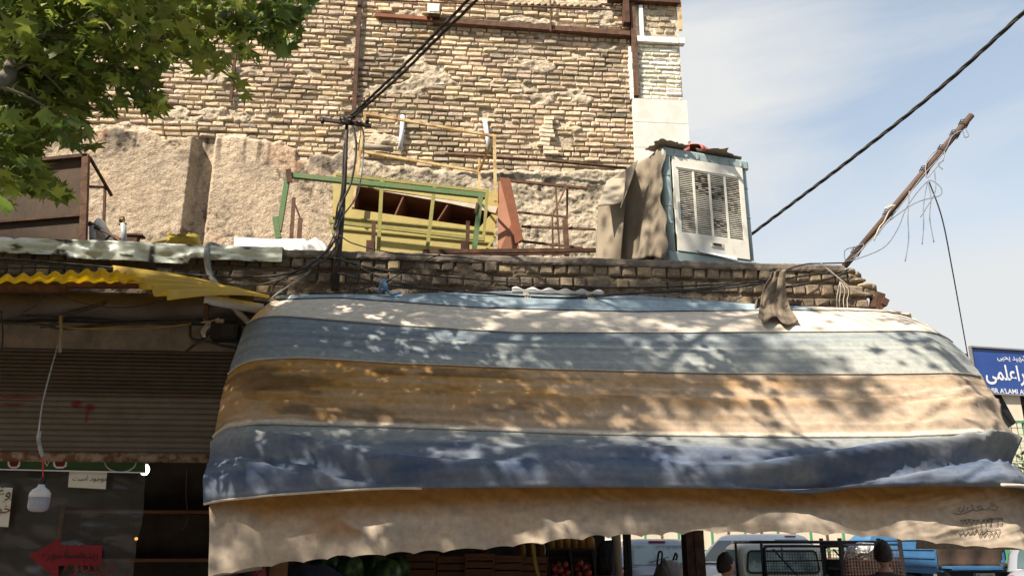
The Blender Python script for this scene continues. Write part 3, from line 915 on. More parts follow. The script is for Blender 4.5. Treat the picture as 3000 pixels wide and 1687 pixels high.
# ------------------------------------------------------------------ columns of the corner shop
for (nm, px, w, Y, m, lab, cat) in (("steel_post", 1838, 20, 8.9, "black_plastic", "thin black steel post in front of the white parked car", "post"),
                                    ("support_column", 2031, 52, 9.6, "dark_rust", "thick dark square column holding up the shop roof", "column")):
    p = at(px, 1620, Y)
    ww = w / FPX * Y
    b = MB().box((p[0], Y, 1.81), (ww, ww, 3.40))
    b.box((p[0], Y, 0.16), (ww * 1.5, ww * 1.5, 0.04))
    b.box((p[0], Y - ww / 2 - .006, 1.8), (ww * .08, .012, 3.3))
    tag(b.build(nm, M[m]), lab, cat)
p = at(1808, 1620, 8.3)
b = MB().tube([(p[0] - .05, 8.3, 3.5), (p[0] - .01, 8.3, 1.9), (p[0] + .03, 8.3, 0.13)], 0.045, 12)
tag(b.build("support_pole", M["wood_pole"], smooth=True), "pale grey wooden pole beside the hanging black jacket", "pole")

# ================================================================== STRIPED AWNING
aw = thing("striped_awning", "big dusty tarpaulin awning with blue, cream and orange stripes over the shop", "awning", (1.1, 5.2, 1.5))
SE = [
    ([(815, 868), (900, 864), (1130, 862), (1500, 852), (1900, 868), (2300, 896), (2480, 904), (2600, 910), (2660, 922)], 6.44),
    ([(800, 880), (990, 874), (1400, 903), (1865, 915), (2215, 911), (2480, 911), (2600, 915), (2670, 928)], 6.26),
    ([(722, 950), (750, 930), (815, 926), (1165, 955), (1514, 975), (1980, 976), (2387, 973), (2700, 970), (2765, 980), (2800, 1012)], 5.86),
    ([(668, 1098), (692, 1070), (745, 1054), (885, 1048), (1165, 1066), (1630, 1083), (2096, 1095), (2562, 1097), (2780, 1093), (2850, 1096), (2882, 1108)], 5.54),
    ([(625, 1282), (645, 1260), (700, 1246), (815, 1243), (1165, 1252), (1747, 1273), (2329, 1281), (2679, 1279), (2880, 1268), (2950, 1273), (2974, 1300)], 5.20),
    ([(603, 1472), (640, 1462), (699, 1456), (838, 1442), (1165, 1423), (1747, 1421), (2329, 1427), (2679, 1417), (2900, 1420), (3000, 1423), (3060, 1446)], 4.93),
]
NU = 420
u = np.linspace(0, 1, NU)
S3 = []
for k, (pl_, Y0) in enumerate(SE):
    pl_ = np.array(pl_, float)
    # smooth interpolation in x, with ends that bend back towards the wall
    xx = lerp(pl_[0, 0], pl_[-1, 0], u)
    # denser at the ends
    yy = np.interp(xx, pl_[:, 0], pl_[:, 1])
    ker = np.exp(-np.linspace(-2, 2, 25) ** 2)
    ker /= ker.sum()
    yp = np.concatenate([2 * yy[0] - yy[12:0:-1], yy, 2 * yy[-1] - yy[-2:-14:-1]])
    yy = np.convolve(yp, ker, "valid")
    e = np.maximum(sstep(0.05, 0, u), sstep(0.955, 1.0, u))
    dep = Y0 + e * (0.30 if k < 5 else 0.12) * (1 if k > 0 else .0)
    S3.append(np.array([at(a, c, Y=d) for a, c, d in zip(xx, yy, dep)]))
S3 = np.array(S3)
NV = 26
rows, vv = [], []
for k in range(5):
    for j in range(NV):
        t = j / NV
        P = lerp(S3[k], S3[k + 1], t)
        bulge = math.sin(math.pi * t)
        # each strip sags a little between its seams
        P = P + np.array([0, -0.70, 0.70]) * (bulge * (0.018 if k < 4 else 0.05))
        if k == 4:
            # lower blue strip bellies out and tucks under
            P[:, 1] -= 0.10 * math.sin(math.pi * t) ** 1.2 * sstep(0.15, 1, t) + 0.05 * sstep(.6, .95, t)
        if k == 4:
            P[:, 0] -= 0.16 * math.sin(math.pi * t ** 1.6) * sstep(.94, 1, u)
        rows.append(P); vv.append(k + t)
# lip and tuck
lip = S3[5].copy(); lip[:, 1] -= 0.05
rows.append(lip); vv.append(5.0)
l2 = S3[5].copy(); l2[:, 2] -= 0.012; l2[:, 1] -= 0.035
rows.append(l2); vv.append(5.02)
l3 = S3[5].copy(); l3[:, 2] -= 0.004; l3[:, 1] += 0.05
rows.append(l3); vv.append(5.06)
G = np.array(rows)                      # (m, NU, 3)
vv = np.array(vv)
U2, V2 = np.meshgrid(u, vv)
X2 = G[..., 0]
# wrinkles: long, mostly along the strip, stronger in the lower two strips and near both ends
wr = (fbm(X2 * 0.9 + V2 * 0.5, V2 * 7, 3, 4) - 0.5)
wr2 = (fbm(X2 * 2.6 - V2 * 1.4, V2 * 5, 13, 4) - 0.5)
dg = (fbm(X2 * 2.2 + V2 * 3.0, V2 * 2.0 - X2 * 1.0, 23, 3) - 0.5)
amp = np.interp(V2, [0, 1, 2, 3, 3.5, 4, 4.3, 5], [0.006, 0.007, 0.008, 0.010, 0.013, 0.008, 0.020, 0.014])
endm = np.maximum(sstep(0.22, 0.0, U2), sstep(0.75, 1.0, U2))
disp = amp * (wr * 1.6 + wr2 * (0.7 + 1.0 * endm)) + dg * endm * np.interp(V2, [0, 2.9, 3.3, 4.9, 5], [0, 0.0, 0.035, 0.02, 0.01])
# ridge of the frame tube half way down the orange strip
disp += 0.020 * np.exp(-((V2 - 3.52) / 0.07) ** 2) * sstep(.12, .3, U2)
# deep fold in the lower blue strip, rising towards the right corner
vf = 4.93 - 0.62 * sstep(0.60, 1.0, U2) ** 1.0
fold = sstep(0.55, 0.70, U2)
disp += fold * (0.085 * np.exp(-((V2 - vf + 0.10) / 0.09) ** 2) - 0.12 * np.exp(-((V2 - vf - 0.13) / 0.12) ** 2))
vf2 = 4.25 + 0.55 * sstep(0.0, 0.30, U2)
fold2 = sstep(0.42, 0.25, U2) * sstep(4.0, 4.25, V2)
disp += fold2 * (0.05 * np.exp(-((V2 - vf2) / 0.10) ** 2) - 0.06 * np.exp(-((V2 - vf2 - 0.18) / 0.12) ** 2))
rdg = 1 - np.abs(2 * fbm(X2 * 1.5 + V2 * 1.2, V2 * 4.5 - X2 * .5, 203, 4) - 1)
rdg2 = 1 - np.abs(2 * fbm(X2 * 3.2 - V2 * 2.4, V2 * 3.0 + X2 * .8, 213, 3) - 1)
disp += (rdg ** 6 - .3) * np.interp(V2, [0, 2, 3, 4, 4.2, 5], [.002, .003, .007, .007, .012, .014]) + (rdg2 ** 6 - .3) * endm * np.interp(V2, [0, 2.9, 3.2, 5], [0, .004, .03, .04])
disp *= sstep(5.03, 4.98, V2)
for k_, sgn, v0_, sl, a_, w_ in ((0, 1, 4.10, 2.3, .030, .045), (0, 1, 4.12, 5.2, .028, .05), (0, 1, 4.2, 9.5, .025, .06), (0, 1, 3.52, 1.1, .022, .03), (0, 1, 3.50, -1.6, .022, .035), (0, 1, 3.45, 3.0, .018, .04), (1, 1, 4.08, 3.6, .018, .05), (1, 1, 4.12, 7.5, .016, .06), (1, 1, 3.10, 1.4, .016, .03), (1, 1, 3.06, 3.2, .018, .035), (1, 1, 3.12, 5.6, .016, .045)):
    uu = (U2 if k_ == 0 else 1 - U2)
    line = v0_ + sl * uu
    fade = sstep(.012, .05, uu) * sstep(.30, .10, uu)
    dq = (V2 - line) / w_
    disp += a_ * fade * (np.exp(-np.abs(dq) * 1.4) - .8 * np.exp(-((dq - 1.6) / 1.2) ** 2)) * (np.floor(V2 + 1e-6) == math.floor(v0_))
seam_q = np.abs(V2 - np.round(V2))
disp *= lerp(0.35, 1.0, sstep(0.0, 0.10, seam_q))
G = G + disp[..., None] * np.array([0.0, -0.75, 0.66])
# colours of the cloth itself: dye, fading and dust
dust = fbm(X2 * 1.1, V2 * 6, 33, 5)
stk = fbm(X2 * 0.5, V2 * 16, 43, 3)
sp = fbm(X2 * 6, V2 * 5, 53, 4)
xr = sstep(-1.0, 3.2, X2)
C = np.zeros(G.shape)
lb = lerp(np.array([.27, .35, .41]), np.array([.36, .42, .44]), dust[..., None])
cr = lerp(np.array([.58, .49, .39]), np.array([.68, .59, .48]), stk[..., None])
d1 = np.clip(0.30 + 0.45 * xr + 0.75 * (stk - .5) + 0.5 * sstep(2.2, 2.9, V2) * .6 + .4 * (dust - .5), 0, 1)
b1 = lerp(np.array([.085, .13, .185]), np.array([.34, .345, .31]), d1[..., None])
d2 = np.clip(0.16 + 0.75 * xr + 0.9 * (stk - .5) + 0.35 * sstep(3.5, 3.95, V2) + .6 * (sp - .5), 0, 1)
tn = lerp(np.array([.37, .19, .05]), np.array([.41, .315, .23]), d2[..., None])
tn = tn * (1 - 0.5 * sstep(.58, .70, fbm(X2 * 2.6, V2 * 6, 63, 5)) * lerp(1, .45, xr))[..., None]
d3 = np.clip(0.24 + 0.75 * sstep(4.62, 4.05, V2) + 0.5 * (stk - .45) + .5 * (sp - .5) + .08, 0, 1)
b2 = lerp(np.array([.04, .07, .145]), np.array([.24, .245, .235]), d3[..., None])
for v0_, x0_, w_ in ((2.42, -.9, .012), (2.56, -.5, .010), (2.63, .4, .008)):
    ln = np.exp(-((V2 - v0_ - .03 * (fbm(X2 * .6, X2 * 0, int(v0_ * 100), 2) - .5)) / w_) ** 2) * sstep(x0_, x0_ + .8, X2)
    b1 = lerp(b1, np.array([.47, .43, .34]), (.6 * ln)[..., None])
fine_d = fbm(X2 * .7, V2 * 42, 303, 3)
tn = tn * (0.72 + .56 * fine_d)[..., None]; b1 = b1 * (0.86 + .28 * fine_d)[..., None]; b2 = b2 * (0.80 + .4 * fine_d)[..., None]
lb = np.where((X2 > 3.0)[..., None], cr, lb)
for lo_, hi_, cc in ((0, 1, lb), (1, 2, cr), (2, 3, b1), (3, 4, tn), (4, 6, b2)):
    mk_ = (V2 >= lo_ - 1e-6) & (V2 < hi_ - 1e-6)
    C[mk_] = cc[mk_]
# cream piping lines faded into the seams
C = np.where((np.abs(V2 - 4.0) < 0.07)[..., None] & (V2 < 4.0)[..., None], np.array([.58, .50, .40]) * (0.75 + .5 * dust[..., None]), C)
# sides that close the ends back to the wall
def with_sides(G, C, ywall=6.46, xin=0.0):
    lft, rgt = [], []
    for s_, store in ((0, lft), (-1, rgt)):
        for t in (1.0, 0.66, 0.33, 0.12):
            e = G[:, s_].copy()
            e[:, 1] = lerp(e[:, 1], np.maximum(e[:, 1], ywall), t)
            store.append(e)
    G2 = np.concatenate([np.stack(lft, 1), G, np.stack(rgt[::-1], 1)], 1)
    C2 = np.concatenate([np.repeat(C[:, :1], 4, 1), C, np.repeat(C[:, -1:], 4, 1)], 1)
    return G2, C2
G2, C2 = with_sides(G, C)
MB().grid(np.transpose(G2, (1, 0, 2))[::1], np.transpose(C2, (1, 0, 2))).build("canopy", M["cloth"], aw, smooth=True)
# seams: stitched cords along the strip joints
for v_, rad, cm in ((1, 0.004, "ink"), (2, 0.005, "string"), (3, 0.006, "string"), (4, 0.011, "string")):
    i = int(np.argmin(np.abs(vv - v_)))
    pts = G[i] + np.array([0, -0.006, 0.004])
    MB().tube(pts[::3], rad, 5).build("seam_cord", M[cm], aw, smooth=True)
i = int(np.argmin(np.abs(vv - 5.0)))
MB().tube((G[i] + np.array([0, 0.01, -0.008]))[:110:3], 0.009, 5).build("seam_cord", M["string"], aw, smooth=True)
MB().tube((G[i] + np.array([0, -0.012, -0.004]))[-26::3], 0.011, 5).build("seam_cord", M["string"], aw, smooth=True)
# valance
vb = np.array([(617, 1690), (650, 1682), (690, 1674), (745, 1663), (990, 1632), (1165, 1622), (1398, 1610), (1572, 1592), (1747, 1574), (1980, 1565), (2038, 1560), (2300, 1563), (2446, 1566), (2620, 1578), (2795, 1596), (3000, 1612), (3062, 1618)], float)
NVL = 60
tops = G[int(np.argmin(np.abs(vv - 5.06)))]
xx = lerp(vb[0, 0], vb[-1, 0], u)
yb = np.interp(xx, vb[:, 0], vb[:, 1])
# torn scallops: short arcs between sagging points
rngv = np.random.default_rng(2)
ph, pos = [], 610.0
while pos < 3100:
    w_ = rngv.uniform(55, 125)
    ph.append((pos, w_, rngv.uniform(4, 13)))
    pos += w_
for a, w_, h_ in ph:
    t = (xx - a) / w_
    mk_ = (t >= 0) & (t < 1)
    yb = yb - np.where(mk_, h_ * np.sin(np.pi * np.clip(t, 0, 1)) ** 0.7, 0) + np.where(mk_, h_ * .35, 0)
bots = np.array([at(a, c, Y=5.02) for a, c in zip(xx, yb)])
tv = np.linspace(0, 1, NVL)
V = lerp(tops[None], bots[None], tv[:, None, None])
Ux, Tv = np.meshgrid(V[0, :, 0], tv)
rip = 0.5 * np.sin(Ux * 7.3 + 1.5 * np.sin(Ux * 2.1)) + 0.8 * (fbm(Ux * 2.6, Tv * 0.8, 71, 3) - 0.5) * 2
V[..., 1] += 0.03 - 0.045 * Tv ** 1.3 * rip - 0.05 * Tv
V[..., 1] -= 0.02 * (fbm(Ux * 9 - Tv * 3, Tv * 2.5, 91, 3) - .5)
diag = fbm(Ux * 6 + Tv * 7, Tv * 1.5 - Ux, 101, 3) - .5
V[..., 1] -= 0.05 * diag * sstep(2.4, 3.2, Ux) * np.sin(np.pi * Tv)
for cx_, w_, a_ in ((1.18, .13, .10), (2.02, .16, .11), (-.28, .14, .07), (0.60, .05, .06)):
    V[..., 1] -= a_ * np.exp(-((Ux - cx_) / w_) ** 2) * sstep(.35, .85, Tv)
Cv = lerp(np.array([.29, .145, .04]), np.array([.40, .325, .25]), sstep(0.16, 0.66, Tv + 0.35 * (fbm(Ux * 2.2, Tv * 3, 111, 4) - .5) + .25 * sstep(2.6, 3.4, Ux) + .35 * sstep(-0.9, -1.3, Ux))[..., None])
stain = sstep(.57, .66, fbm(Ux * 3.2, Tv * 3.0, 121, 5)) * sstep(.30, .42, Tv) * sstep(.80, .6, Tv) * sstep(-0.9, -.5, Ux) * sstep(1.1, .6, Ux)
Cv = lerp(Cv, np.array([.30, .15, .06]), (stain * .8)[..., None])
Cv = Cv * (0.8 + .4 * fbm(Ux * 4, Tv * 6, 131, 4))[..., None]
V2s, Cv2 = with_sides(V, Cv)
val = MB().grid(np.transpose(V2s, (1, 0, 2)), np.transpose(Cv2, (1, 0, 2))).build("valance", M["cloth"], aw, smooth=True)


def on_valance(px, py):
    """point of the valance under a photo pixel"""
    q = at(px, py, Y=5.0)
    i = int(np.argmin(np.abs(V[0, :, 0] - q[0])))
    k = int(np.argmin(np.abs(V[:, i, 2] - q[2])))
    return at(px, py, Y=V[k, i, 1] - 0.006)


# handwriting in pen on the right end of the valance
b = MB()
def pen(pts, r=0.0019):
    b.tube([on_valance(*p) for p in pts], r, 4)
def zz_line(x0, y0, n, dx, h, sl, lean=4):
    for k in range(n):
        x = x0 + k * dx
        y = y0 + sl * k
        pen([(x, y + h * .1), (x + dx * .3, y + h), (x + dx * .7 + lean, y - h * .05)])
zz_line(2806, 1548, 6, 14, 17, -0.3)
pen([(2838, 1563), (2856, 1560), (2862, 1550)])
zz_line(2866, 1560, 5, 13, 14, -1.6)
pen([(2870, 1564), (2890, 1550), (2905, 1552), (2930, 1548)])
zz_line(2815, 1522, 4, 13, 14, -.4); zz_line(2868, 1522, 3, 14, 14, -.4)
for x in (2925, 2938, 2905):
    pen([(x - 9, 1518), (x, 1516), (x - 3, 1534), (x - 8, 1538)])
pen([(2812, 1524), (2840, 1520), (2866, 1524)]); pen([(2880, 1522), (2920, 1518), (2935, 1520)])
pen([(2912, 1484), (2905, 1478), (2895, 1490), (2915, 1494), (2925, 1486), (2908, 1474)])
pen([(2895, 1492), (2872, 1492), (2862, 1484), (2872, 1480), (2880, 1490), (2862, 1496), (2850, 1492)])
pen([(2846, 1476), (2852, 1492), (2840, 1498), (2832, 1490), (2838, 1484)]); pen([(2826, 1478), (2822, 1496), (2812, 1500)])
pen([(2815, 1484), (2806, 1492), (2812, 1498)]); pen([(2905, 1474), (2907, 1472)])
pen([(2790, 1502), (2815, 1506), (2836, 1500)])
b.build("pen_writing", M["pen"], val)
# frame tubes underneath that carry the cloth
b = MB()
for v_ in (2, 3, 4):
    i = int(np.argmin(np.abs(vv - v_)))
    a_, c_ = G[i, 30] + np.array([0, .05, -.05]), G[i, -30] + np.array([0, .05, -.05])
    b.tube([a_, c_], 0.014)
b.build("frame_tube", M["dark_rust"], aw, smooth=True)
for k in (60, 150, 280):
    b = MB().tube([G[1, k] + np.array([0, .1, -.04])] + [G[int(np.argmin(np.abs(vv - q))), k] + np.array([0, .13, -.13]) for q in (2, 3, 4, 4.6)], 0.014)
    b.build("rafter_tube", M["dark_rust"], aw, smooth=True)

# ================================================================== YELLOW CORRUGATED SHEETS
yr = thing("corrugated_roof_sheet", "yellow corrugated fibreglass sheet projecting over the roller shutter", "roof sheet", at(250, 820, 6.0))
nx, ny = 600, 10
f0 = [(-900, 822), (-140, 812), (0, 806), (150, 797), (290, 787), (330, 790), (420, 812)]
b0 = [(-900, 829), (-140, 829), (0, 829), (200, 829), (420, 830)]
pxs = np.linspace(-900, 420, nx)
P = np.zeros((nx, ny, 3))
for i, x in enumerate(pxs):
    a = at(x, np.interp(x, *zip(*f0)) + 4, Y=5.55)
    c = at(x, np.interp(x, *zip(*b0)), Y=6.42)
    for k in range(ny):
        t = k / (ny - 1)
        q = lerp(a, c, t)
        q[2] += 0.015 * math.sin(a[0] / 0.1 * 2 * math.pi) * (1 - .3 * t)
        P[i, k] = q
MB().grid(P).build("lower_sheet", M["yellow_roof"], yr, smooth=True, thick=0.003)
TL, TR, BL, BR = at(318, 786, Y=6.40), at(772, 868, Y=6.46), at(497, 872, Y=5.60), at(790, 871, Y=6.15)
n1_, n2_ = 60, 72
P = np.zeros((n1_, n2_, 3))
nn = np.cross(TR - TL, BL - TL); nn /= np.linalg.norm(nn)
if nn[2] < 0:
    nn = -nn
for i in range(n1_):
    for k in range(n2_):
        s_, t = i / (n1_ - 1), k / (n2_ - 1)
        q = lerp(lerp(TL, TR, s_), lerp(BL, BR, s_), t)
        edge = 0.03 * math.sin(t * 4.6 * 2 * math.pi + .8)
        q = q + nn * 0.035 * math.sin(t * 4.6 * 2 * math.pi) * (1 - .75 * s_) + (TR - TL) * (1 - s_) * edge * .35 + nn * .03 * math.sin(s_ * 3.0)
        P[i, k] = q
MB().grid(P).build("upper_sheet", M["yellow_roof"], yr, smooth=True, thick=0.003)
b = MB().beam(at(-140, 834, 6.35), at(415, 836, 6.35), 0.05, 0.04)
b.build("carrier_beam", M["dark_rust"], yr)
b = MB().beam(at(-140, 845, 6.1), at(196, 847, 6.1), 0.05, 0.045)
b.build("carrier_beam", M["dark_rust"], yr)
b = MB().beam(at(605, 878, 6.3), at(604, 938, 6.3), 0.03, 0.03, up=(0, 1, 0))
b.build("hanger", M["dark_rust"], yr)
# sagging sheet under the eaves
P = np.zeros((40, 12, 3))
for i in range(40):
    x = lerp(-150, 742, i / 39)
    for k in range(12):
        t = k / 11
        P[i, k] = at(x, lerp(846 + 20 * i / 39, 934 + 8 * math.sin(i * .3), t), Y=6.44 - 0.10 * math.sin(t * 3.1) + .02 * math.sin(i * .7))
tag(MB().grid(P).build("soffit_sheet", M["grey_tarp"], smooth=True), "dark greyish sheet hanging under the eaves above the shutter", "sheet")

# ================================================================== THINGS ON THE FLAT ROOF
Y = 7.2
rp_ = thing("sheet_metal_panel", "big rust-brown sheet metal panel standing on the roof at the far left", "metal panel", at(120, 700, Y))
b = MB().prism([at(-160, 500, Y), at(60, 472, Y), at(250, 455, Y), at(250, 720, Y), at(-160, 740, Y)], (0, 0.02, 0))
b.build("sheet", M["panel_rust"], rp_)
MB().beam(at(-160, 498, Y - .02), at(258, 456, Y - .02), 0.05, 0.03).build("top_rail", M["dark_rust"], rp_)
MB().beam(at(-160, 664, Y - .015), at(240, 631, Y - .015), 0.03, 0.018).build("seam_bar", M["dark_rust"], rp_)
MB().beam(at(252, 455, Y - .02), at(243, 735, Y - .02), 0.055, 0.05, up=(0, -1, 0)).build("frame_post", M["rust"], rp_)
for a_, c_ in (((262, 460, Y + .05), (327, 573, Y + .5)), ((262, 547, Y + .05), (311, 549, Y + .45)), ((308, 545, Y + .45), (302, 715, Y + .45)), ((262, 652, Y + .05), (352, 708, Y + .5))):
    MB().beam(at(*a_), at(*c_), 0.022, 0.022).build("brace", M["dark_rust"], rp_)

wp = thing("water_tap_pipe", "upright grey pipe with a rusty tap on the roof edge", "pipe", at(365, 712, 7.0))
MB().tube([at(364, 722, 7.0), at(361, 655, 7.0)], 0.024, 10).build("pipe", M["pvc"], wp, smooth=True)
MB().tube([at(350, 657, 7.0), at(370, 656, 7.0)], 0.012).build("collar", M["dark_rust"], wp)
MB().lathe([(0.0, -.03), (.02, -.025), (.026, 0), (.02, .025), (0, .03)], at(357, 643, 7.0), 12).build("tap", M["rust"], wp, smooth=True)
MB().tube([at(363, 652, 7.0), at(357, 640, 6.97)], 0.01).build("spout", M["brass"], wp)
b = MB().tube([at(272, 720, 7.3), at(270, 664, 7.3)], 0.028, 10)
tag(b.build("pipe_stub", M["pvc"], smooth=True), "short grey upright pipe beside the rusty panel", "pipe")


def crumple(name, m, label, cat, poly, Y, depth, seed, group=None, amp=0.05):
    """soft heap: a closed lump whose front outline follows the photo and which has real depth"""
    poly = [np.asarray(at(x, y, Y)) for x, y in poly]
    c = sum(poly) / len(poly)
    n = 40
    per = []
    tot = len(poly)
    for k in range(n):
        f = k / n * tot
        i = int(f)
        per.append(lerp(poly[i % tot], poly[(i + 1) % tot], f - i))
    per = np.array(per)
    prof = [(0.02, -1), (.55, -.92), (.85, -.6), (1.0, -.1), (1.0, .3), (.8, .8), (.02, 1)]
    P = np.zeros((len(prof), n + 1, 3))
    for a, (r, d) in enumerate(prof):
        for k in range(n + 1):
            q = per[k % n]
            w = 1 + amp * 4 * (float(vn(k % n * .7, a * 1.3, seed)) - .5) * (r < .99)
            P[a, k] = c + (q - c) * r * w + np.array([0, d * depth / 2 + amp * (float(vn(k % n * .5, a, seed + 5)) - .5), 0])
    o = MB().grid(P).build(name, m, smooth=True)
    return tag(o, label, cat, group)


crumple("plastic_sack", M["white_tarp"], "white plastic sack lying behind the brace of the rusty panel", "sack", [(278, 715), (280, 660), (300, 645), (322, 680), (325, 715)], 7.5, .3, 3)
crumple("plastic_bag", mat("yellow_bag", (0.62, 0.50, 0.08), (0.50, 0.36, 0.08), scale=5, rough=0.5, transl=.2), "yellow plastic bag lying on the roof beside an orange plank", "bag", [(488, 722), (490, 692), (505, 694), (545, 700), (580, 688), (588, 722)], 6.95, .25, 8)
b = MB().beam(at(440, 712, 6.9), at(560, 688, 6.9), 0.05, 0.02)
tag(b.build("wood_plank", M["cream_paint"]), "thin pale plank leaning across the yellow bag", "plank")
b = MB().tube(spline([at(250, 655, 7.35), at(320, 685, 7.2), at(360, 712, 7.1)]), 0.012)
b.tube(spline([at(352, 700, 7.2), at(326, 690, 7.3), at(300, 712, 7.3)]), 0.01)
tag(b.build("dry_stick", M["dark_rust"], smooth=True), "dark crooked stick lying by the tap pipe", "stick")
b = MB().box(at(388, 705, 7.3), (0.10, 0.08, 0.10))
b.box(at(398, 692, 7.3), (0.14, 0.1, 0.015))
tag(b.build("metal_box", M["dark_rust"]), "small dark rusty box next to the tap pipe", "box")
# white tarpaulin bundle: folded sheet with a real ridge
P = np.zeros((60, 14, 3))
topx = [(685, 693), (700, 694), (800, 700), (822, 699), (890, 698), (893, 700), (900, 706), (925, 693), (952, 714), (962, 728)]
for i in range(60):
    x = lerp(686, 960, i / 59)
    yt = np.interp(x, *zip(*topx))
    for k in range(14):
        t = k / 13
        ang = t * math.pi
        P[i, k] = at(x, lerp(yt, 740, abs(2 * t - 1) ** 1.4), Y=6.95 + 0.22 * t + .02 * math.sin(i * 1.1 + k) * (k > 0))
tag(MB().grid(P).build("white_tarpaulin", M["white_tarp"], smooth=True), "white plastic tarpaulin folded over the roof edge beside the green frame", "tarpaulin")
# small rusty uprights near the wall
rs = thing("rusty_bracket", "small rusty angle-iron bracket standing against the rendered wall", "bracket", at(870, 700, 9.3))
MB().beam(at(853, 705, 9.3), at(861, 578, 9.3), 0.045, 0.01, up=(0, -1, 0)).build("upright", M["rust"], rs)
MB().beam(at(876, 705, 9.3), at(880, 640, 9.3), 0.05, 0.03, up=(0, -1, 0)).build("upright", M["rust"], rs)
MB().beam(at(863, 595, 9.3), at(884, 652, 9.3), 0.02, 0.02).build("brace", M["dark_rust"], rs)

# mustard-yellow cabinet lying on its side, brown inside
Y = 8.1
yc = thing("yellow_cabinet", "mustard-yellow sheet metal cabinet with an open brown inside, lying on the roof", "cabinet", at(1200, 740, Y))
outer = [(975, 509), (1466, 562), (1440, 742), (1400, 742), (990, 745), (968, 620)]
inner = [(1048, 545), (1455, 609), (1407, 663), (1031, 611)]
oP = [at(x, y, Y) for x, y in ((975, 509), (1466, 562), (1440, 745), (975, 745))]
iP = [at(x, y, Y) for x, y in ((1048, 545), (1457, 606), (1405, 666), (1031, 612))]
b = MB()
b.add(oP + iP + [p + np.array([0, .02, 0]) for p in oP + iP], [(0, 4, 5, 1), (1, 5, 6, 2), (2, 6, 7, 3), (3, 7, 4, 0), (8, 9, 13, 12), (9, 10, 14, 13), (10, 11, 15, 14), (11, 8, 12, 15), (0, 1, 9, 8), (1, 2, 10, 9), (2, 3, 11, 10), (3, 0, 8, 11)])
b.build("front_panel", M["yel_sheet"], yc)
dp = np.array([0.02, 0.42, -0.05])
b = MB()
bk = [p + dp for p in iP]
b.add(iP + bk, [(4, 5, 6, 7), (3, 2, 6, 7), (0, 3, 7, 4), (1, 2, 6, 5), (0, 1, 5, 4)])
b.build("inside", M["brown_wood"], yc)
b = MB().prism([at(1098, 556, Y - .012), at(1457, 606, Y - .012), at(1452, 624, Y - .012), at(1300, 592, Y - .012)], (0, .01, 0))
b.build("shelf", M["white_board"], yc)
for t in (.33, .66):
    a_, c_ = lerp(iP[0], iP[1], t), lerp(iP[3], iP[2], t)
    MB().prism([a_, c_, c_ + dp, a_ + dp], (.015, 0, 0)).build("divider", M["brown_wood"], yc)
for yy0, yy1 in ((633, 680), (667, 712)):
    MB().beam(at(965, yy0, Y - .012), at(1445, yy1, Y - .012), 0.012, 0.012).build("seam_bar", M["yel_paint"], yc)
_o = np.array([0, .022, 0])
MB().prism([oP[0] + _o + [.02, 0, -.004], oP[1] + _o + [-.02, 0, -.004], oP[1] + [-.02, .5, -.004], oP[0] + [.02, .5, -.004]], (0, 0, -.015)).build("side_panel", M["yel_sheet"], yc)
MB().prism([oP[0] + _o + [.003, 0, 0], oP[3] + _o + [.003, 0, 0], oP[3] + [.003, .5, 0], oP[0] + [.003, .5, 0]], (.015, 0, 0)).build("side_panel", M["yel_sheet"], yc)
MB().prism([oP[1] + _o + [-.003, 0, 0], oP[2] + _o + [-.003, 0, 0], oP[2] + [-.003, .5, 0], oP[1] + [-.003, .5, 0]], (-.015, 0, 0)).build("side_panel", M["yel_sheet"], yc)

# olive rack in front of it
Y = 7.75
yk = thing("yellow_rack", "olive-yellow steel rack of rails and posts in front of the yellow cabinet", "rack", at(1200, 745, Y))
for a_, c_, w in (((985, 512, Y + .02), (1428, 562, Y + .02), .03), ((965, 649, Y), (1420, 702, Y), .036), ((1119, 530, Y), (1108, 745, Y), .036), ((1273, 548, Y), (1250, 745, Y), .036), ((1428, 562, Y), (1416, 705, Y), .03), ((962, 628, Y), (992, 745, Y), .022), ((1452, 690, Y + .3), (1420, 740, Y), .022), ((1428, 562, Y), (1405, 600, Y + .4), .022)):
    MB().beam(at(*a_), at(*c_), w, w * .8, up=(0, -1, .01)).build("rail" if abs(a_[1] - c_[1]) < 80 else "post", M["yel_paint"], yk)
# green frame
Y = 7.45
gf = thing("green_steel_stand", "green painted steel stand with one long bar and two legs on the roof edge", "frame", at(1100, 740, Y))
MB().beam(at(848, 514, Y), at(1422, 575, Y), 0.045, 0.05, up=(0, -1, .01)).build("top_bar", M["green_paint"], gf)
MB().beam(at(846, 500, Y), at(817, 678, Y), 0.045, 0.045, up=(0, -1, 0)).build("leg", M["green_paint"], gf)
MB().beam(at(845, 497, Y - .03), at(849, 535, Y - .03), 0.05, 0.02, up=(0, -1, 0)).build("corner_plate", M["dark_rust"], gf)
MB().beam(at(807, 638, Y), at(816, 700, Y), 0.05, 0.05, up=(0, -1, 0)).build("foot", M["green_paint"], gf)
MB().beam(at(818, 695, Y), at(816, 725, Y), 0.035, 0.035, up=(0, -1, 0)).build("caster", M["pvc"], gf)
MB().beam(at(1408, 575, Y), at(1388, 745, Y), 0.05, 0.05, up=(0, -1, 0)).build("leg", M["green_paint"], gf)
MB().beam(at(1398, 595, Y - .03), at(1392, 625, Y - .03), 0.02, 0.02, up=(0, -1, 0)).build("corner_plate", M["dark_rust"], gf)
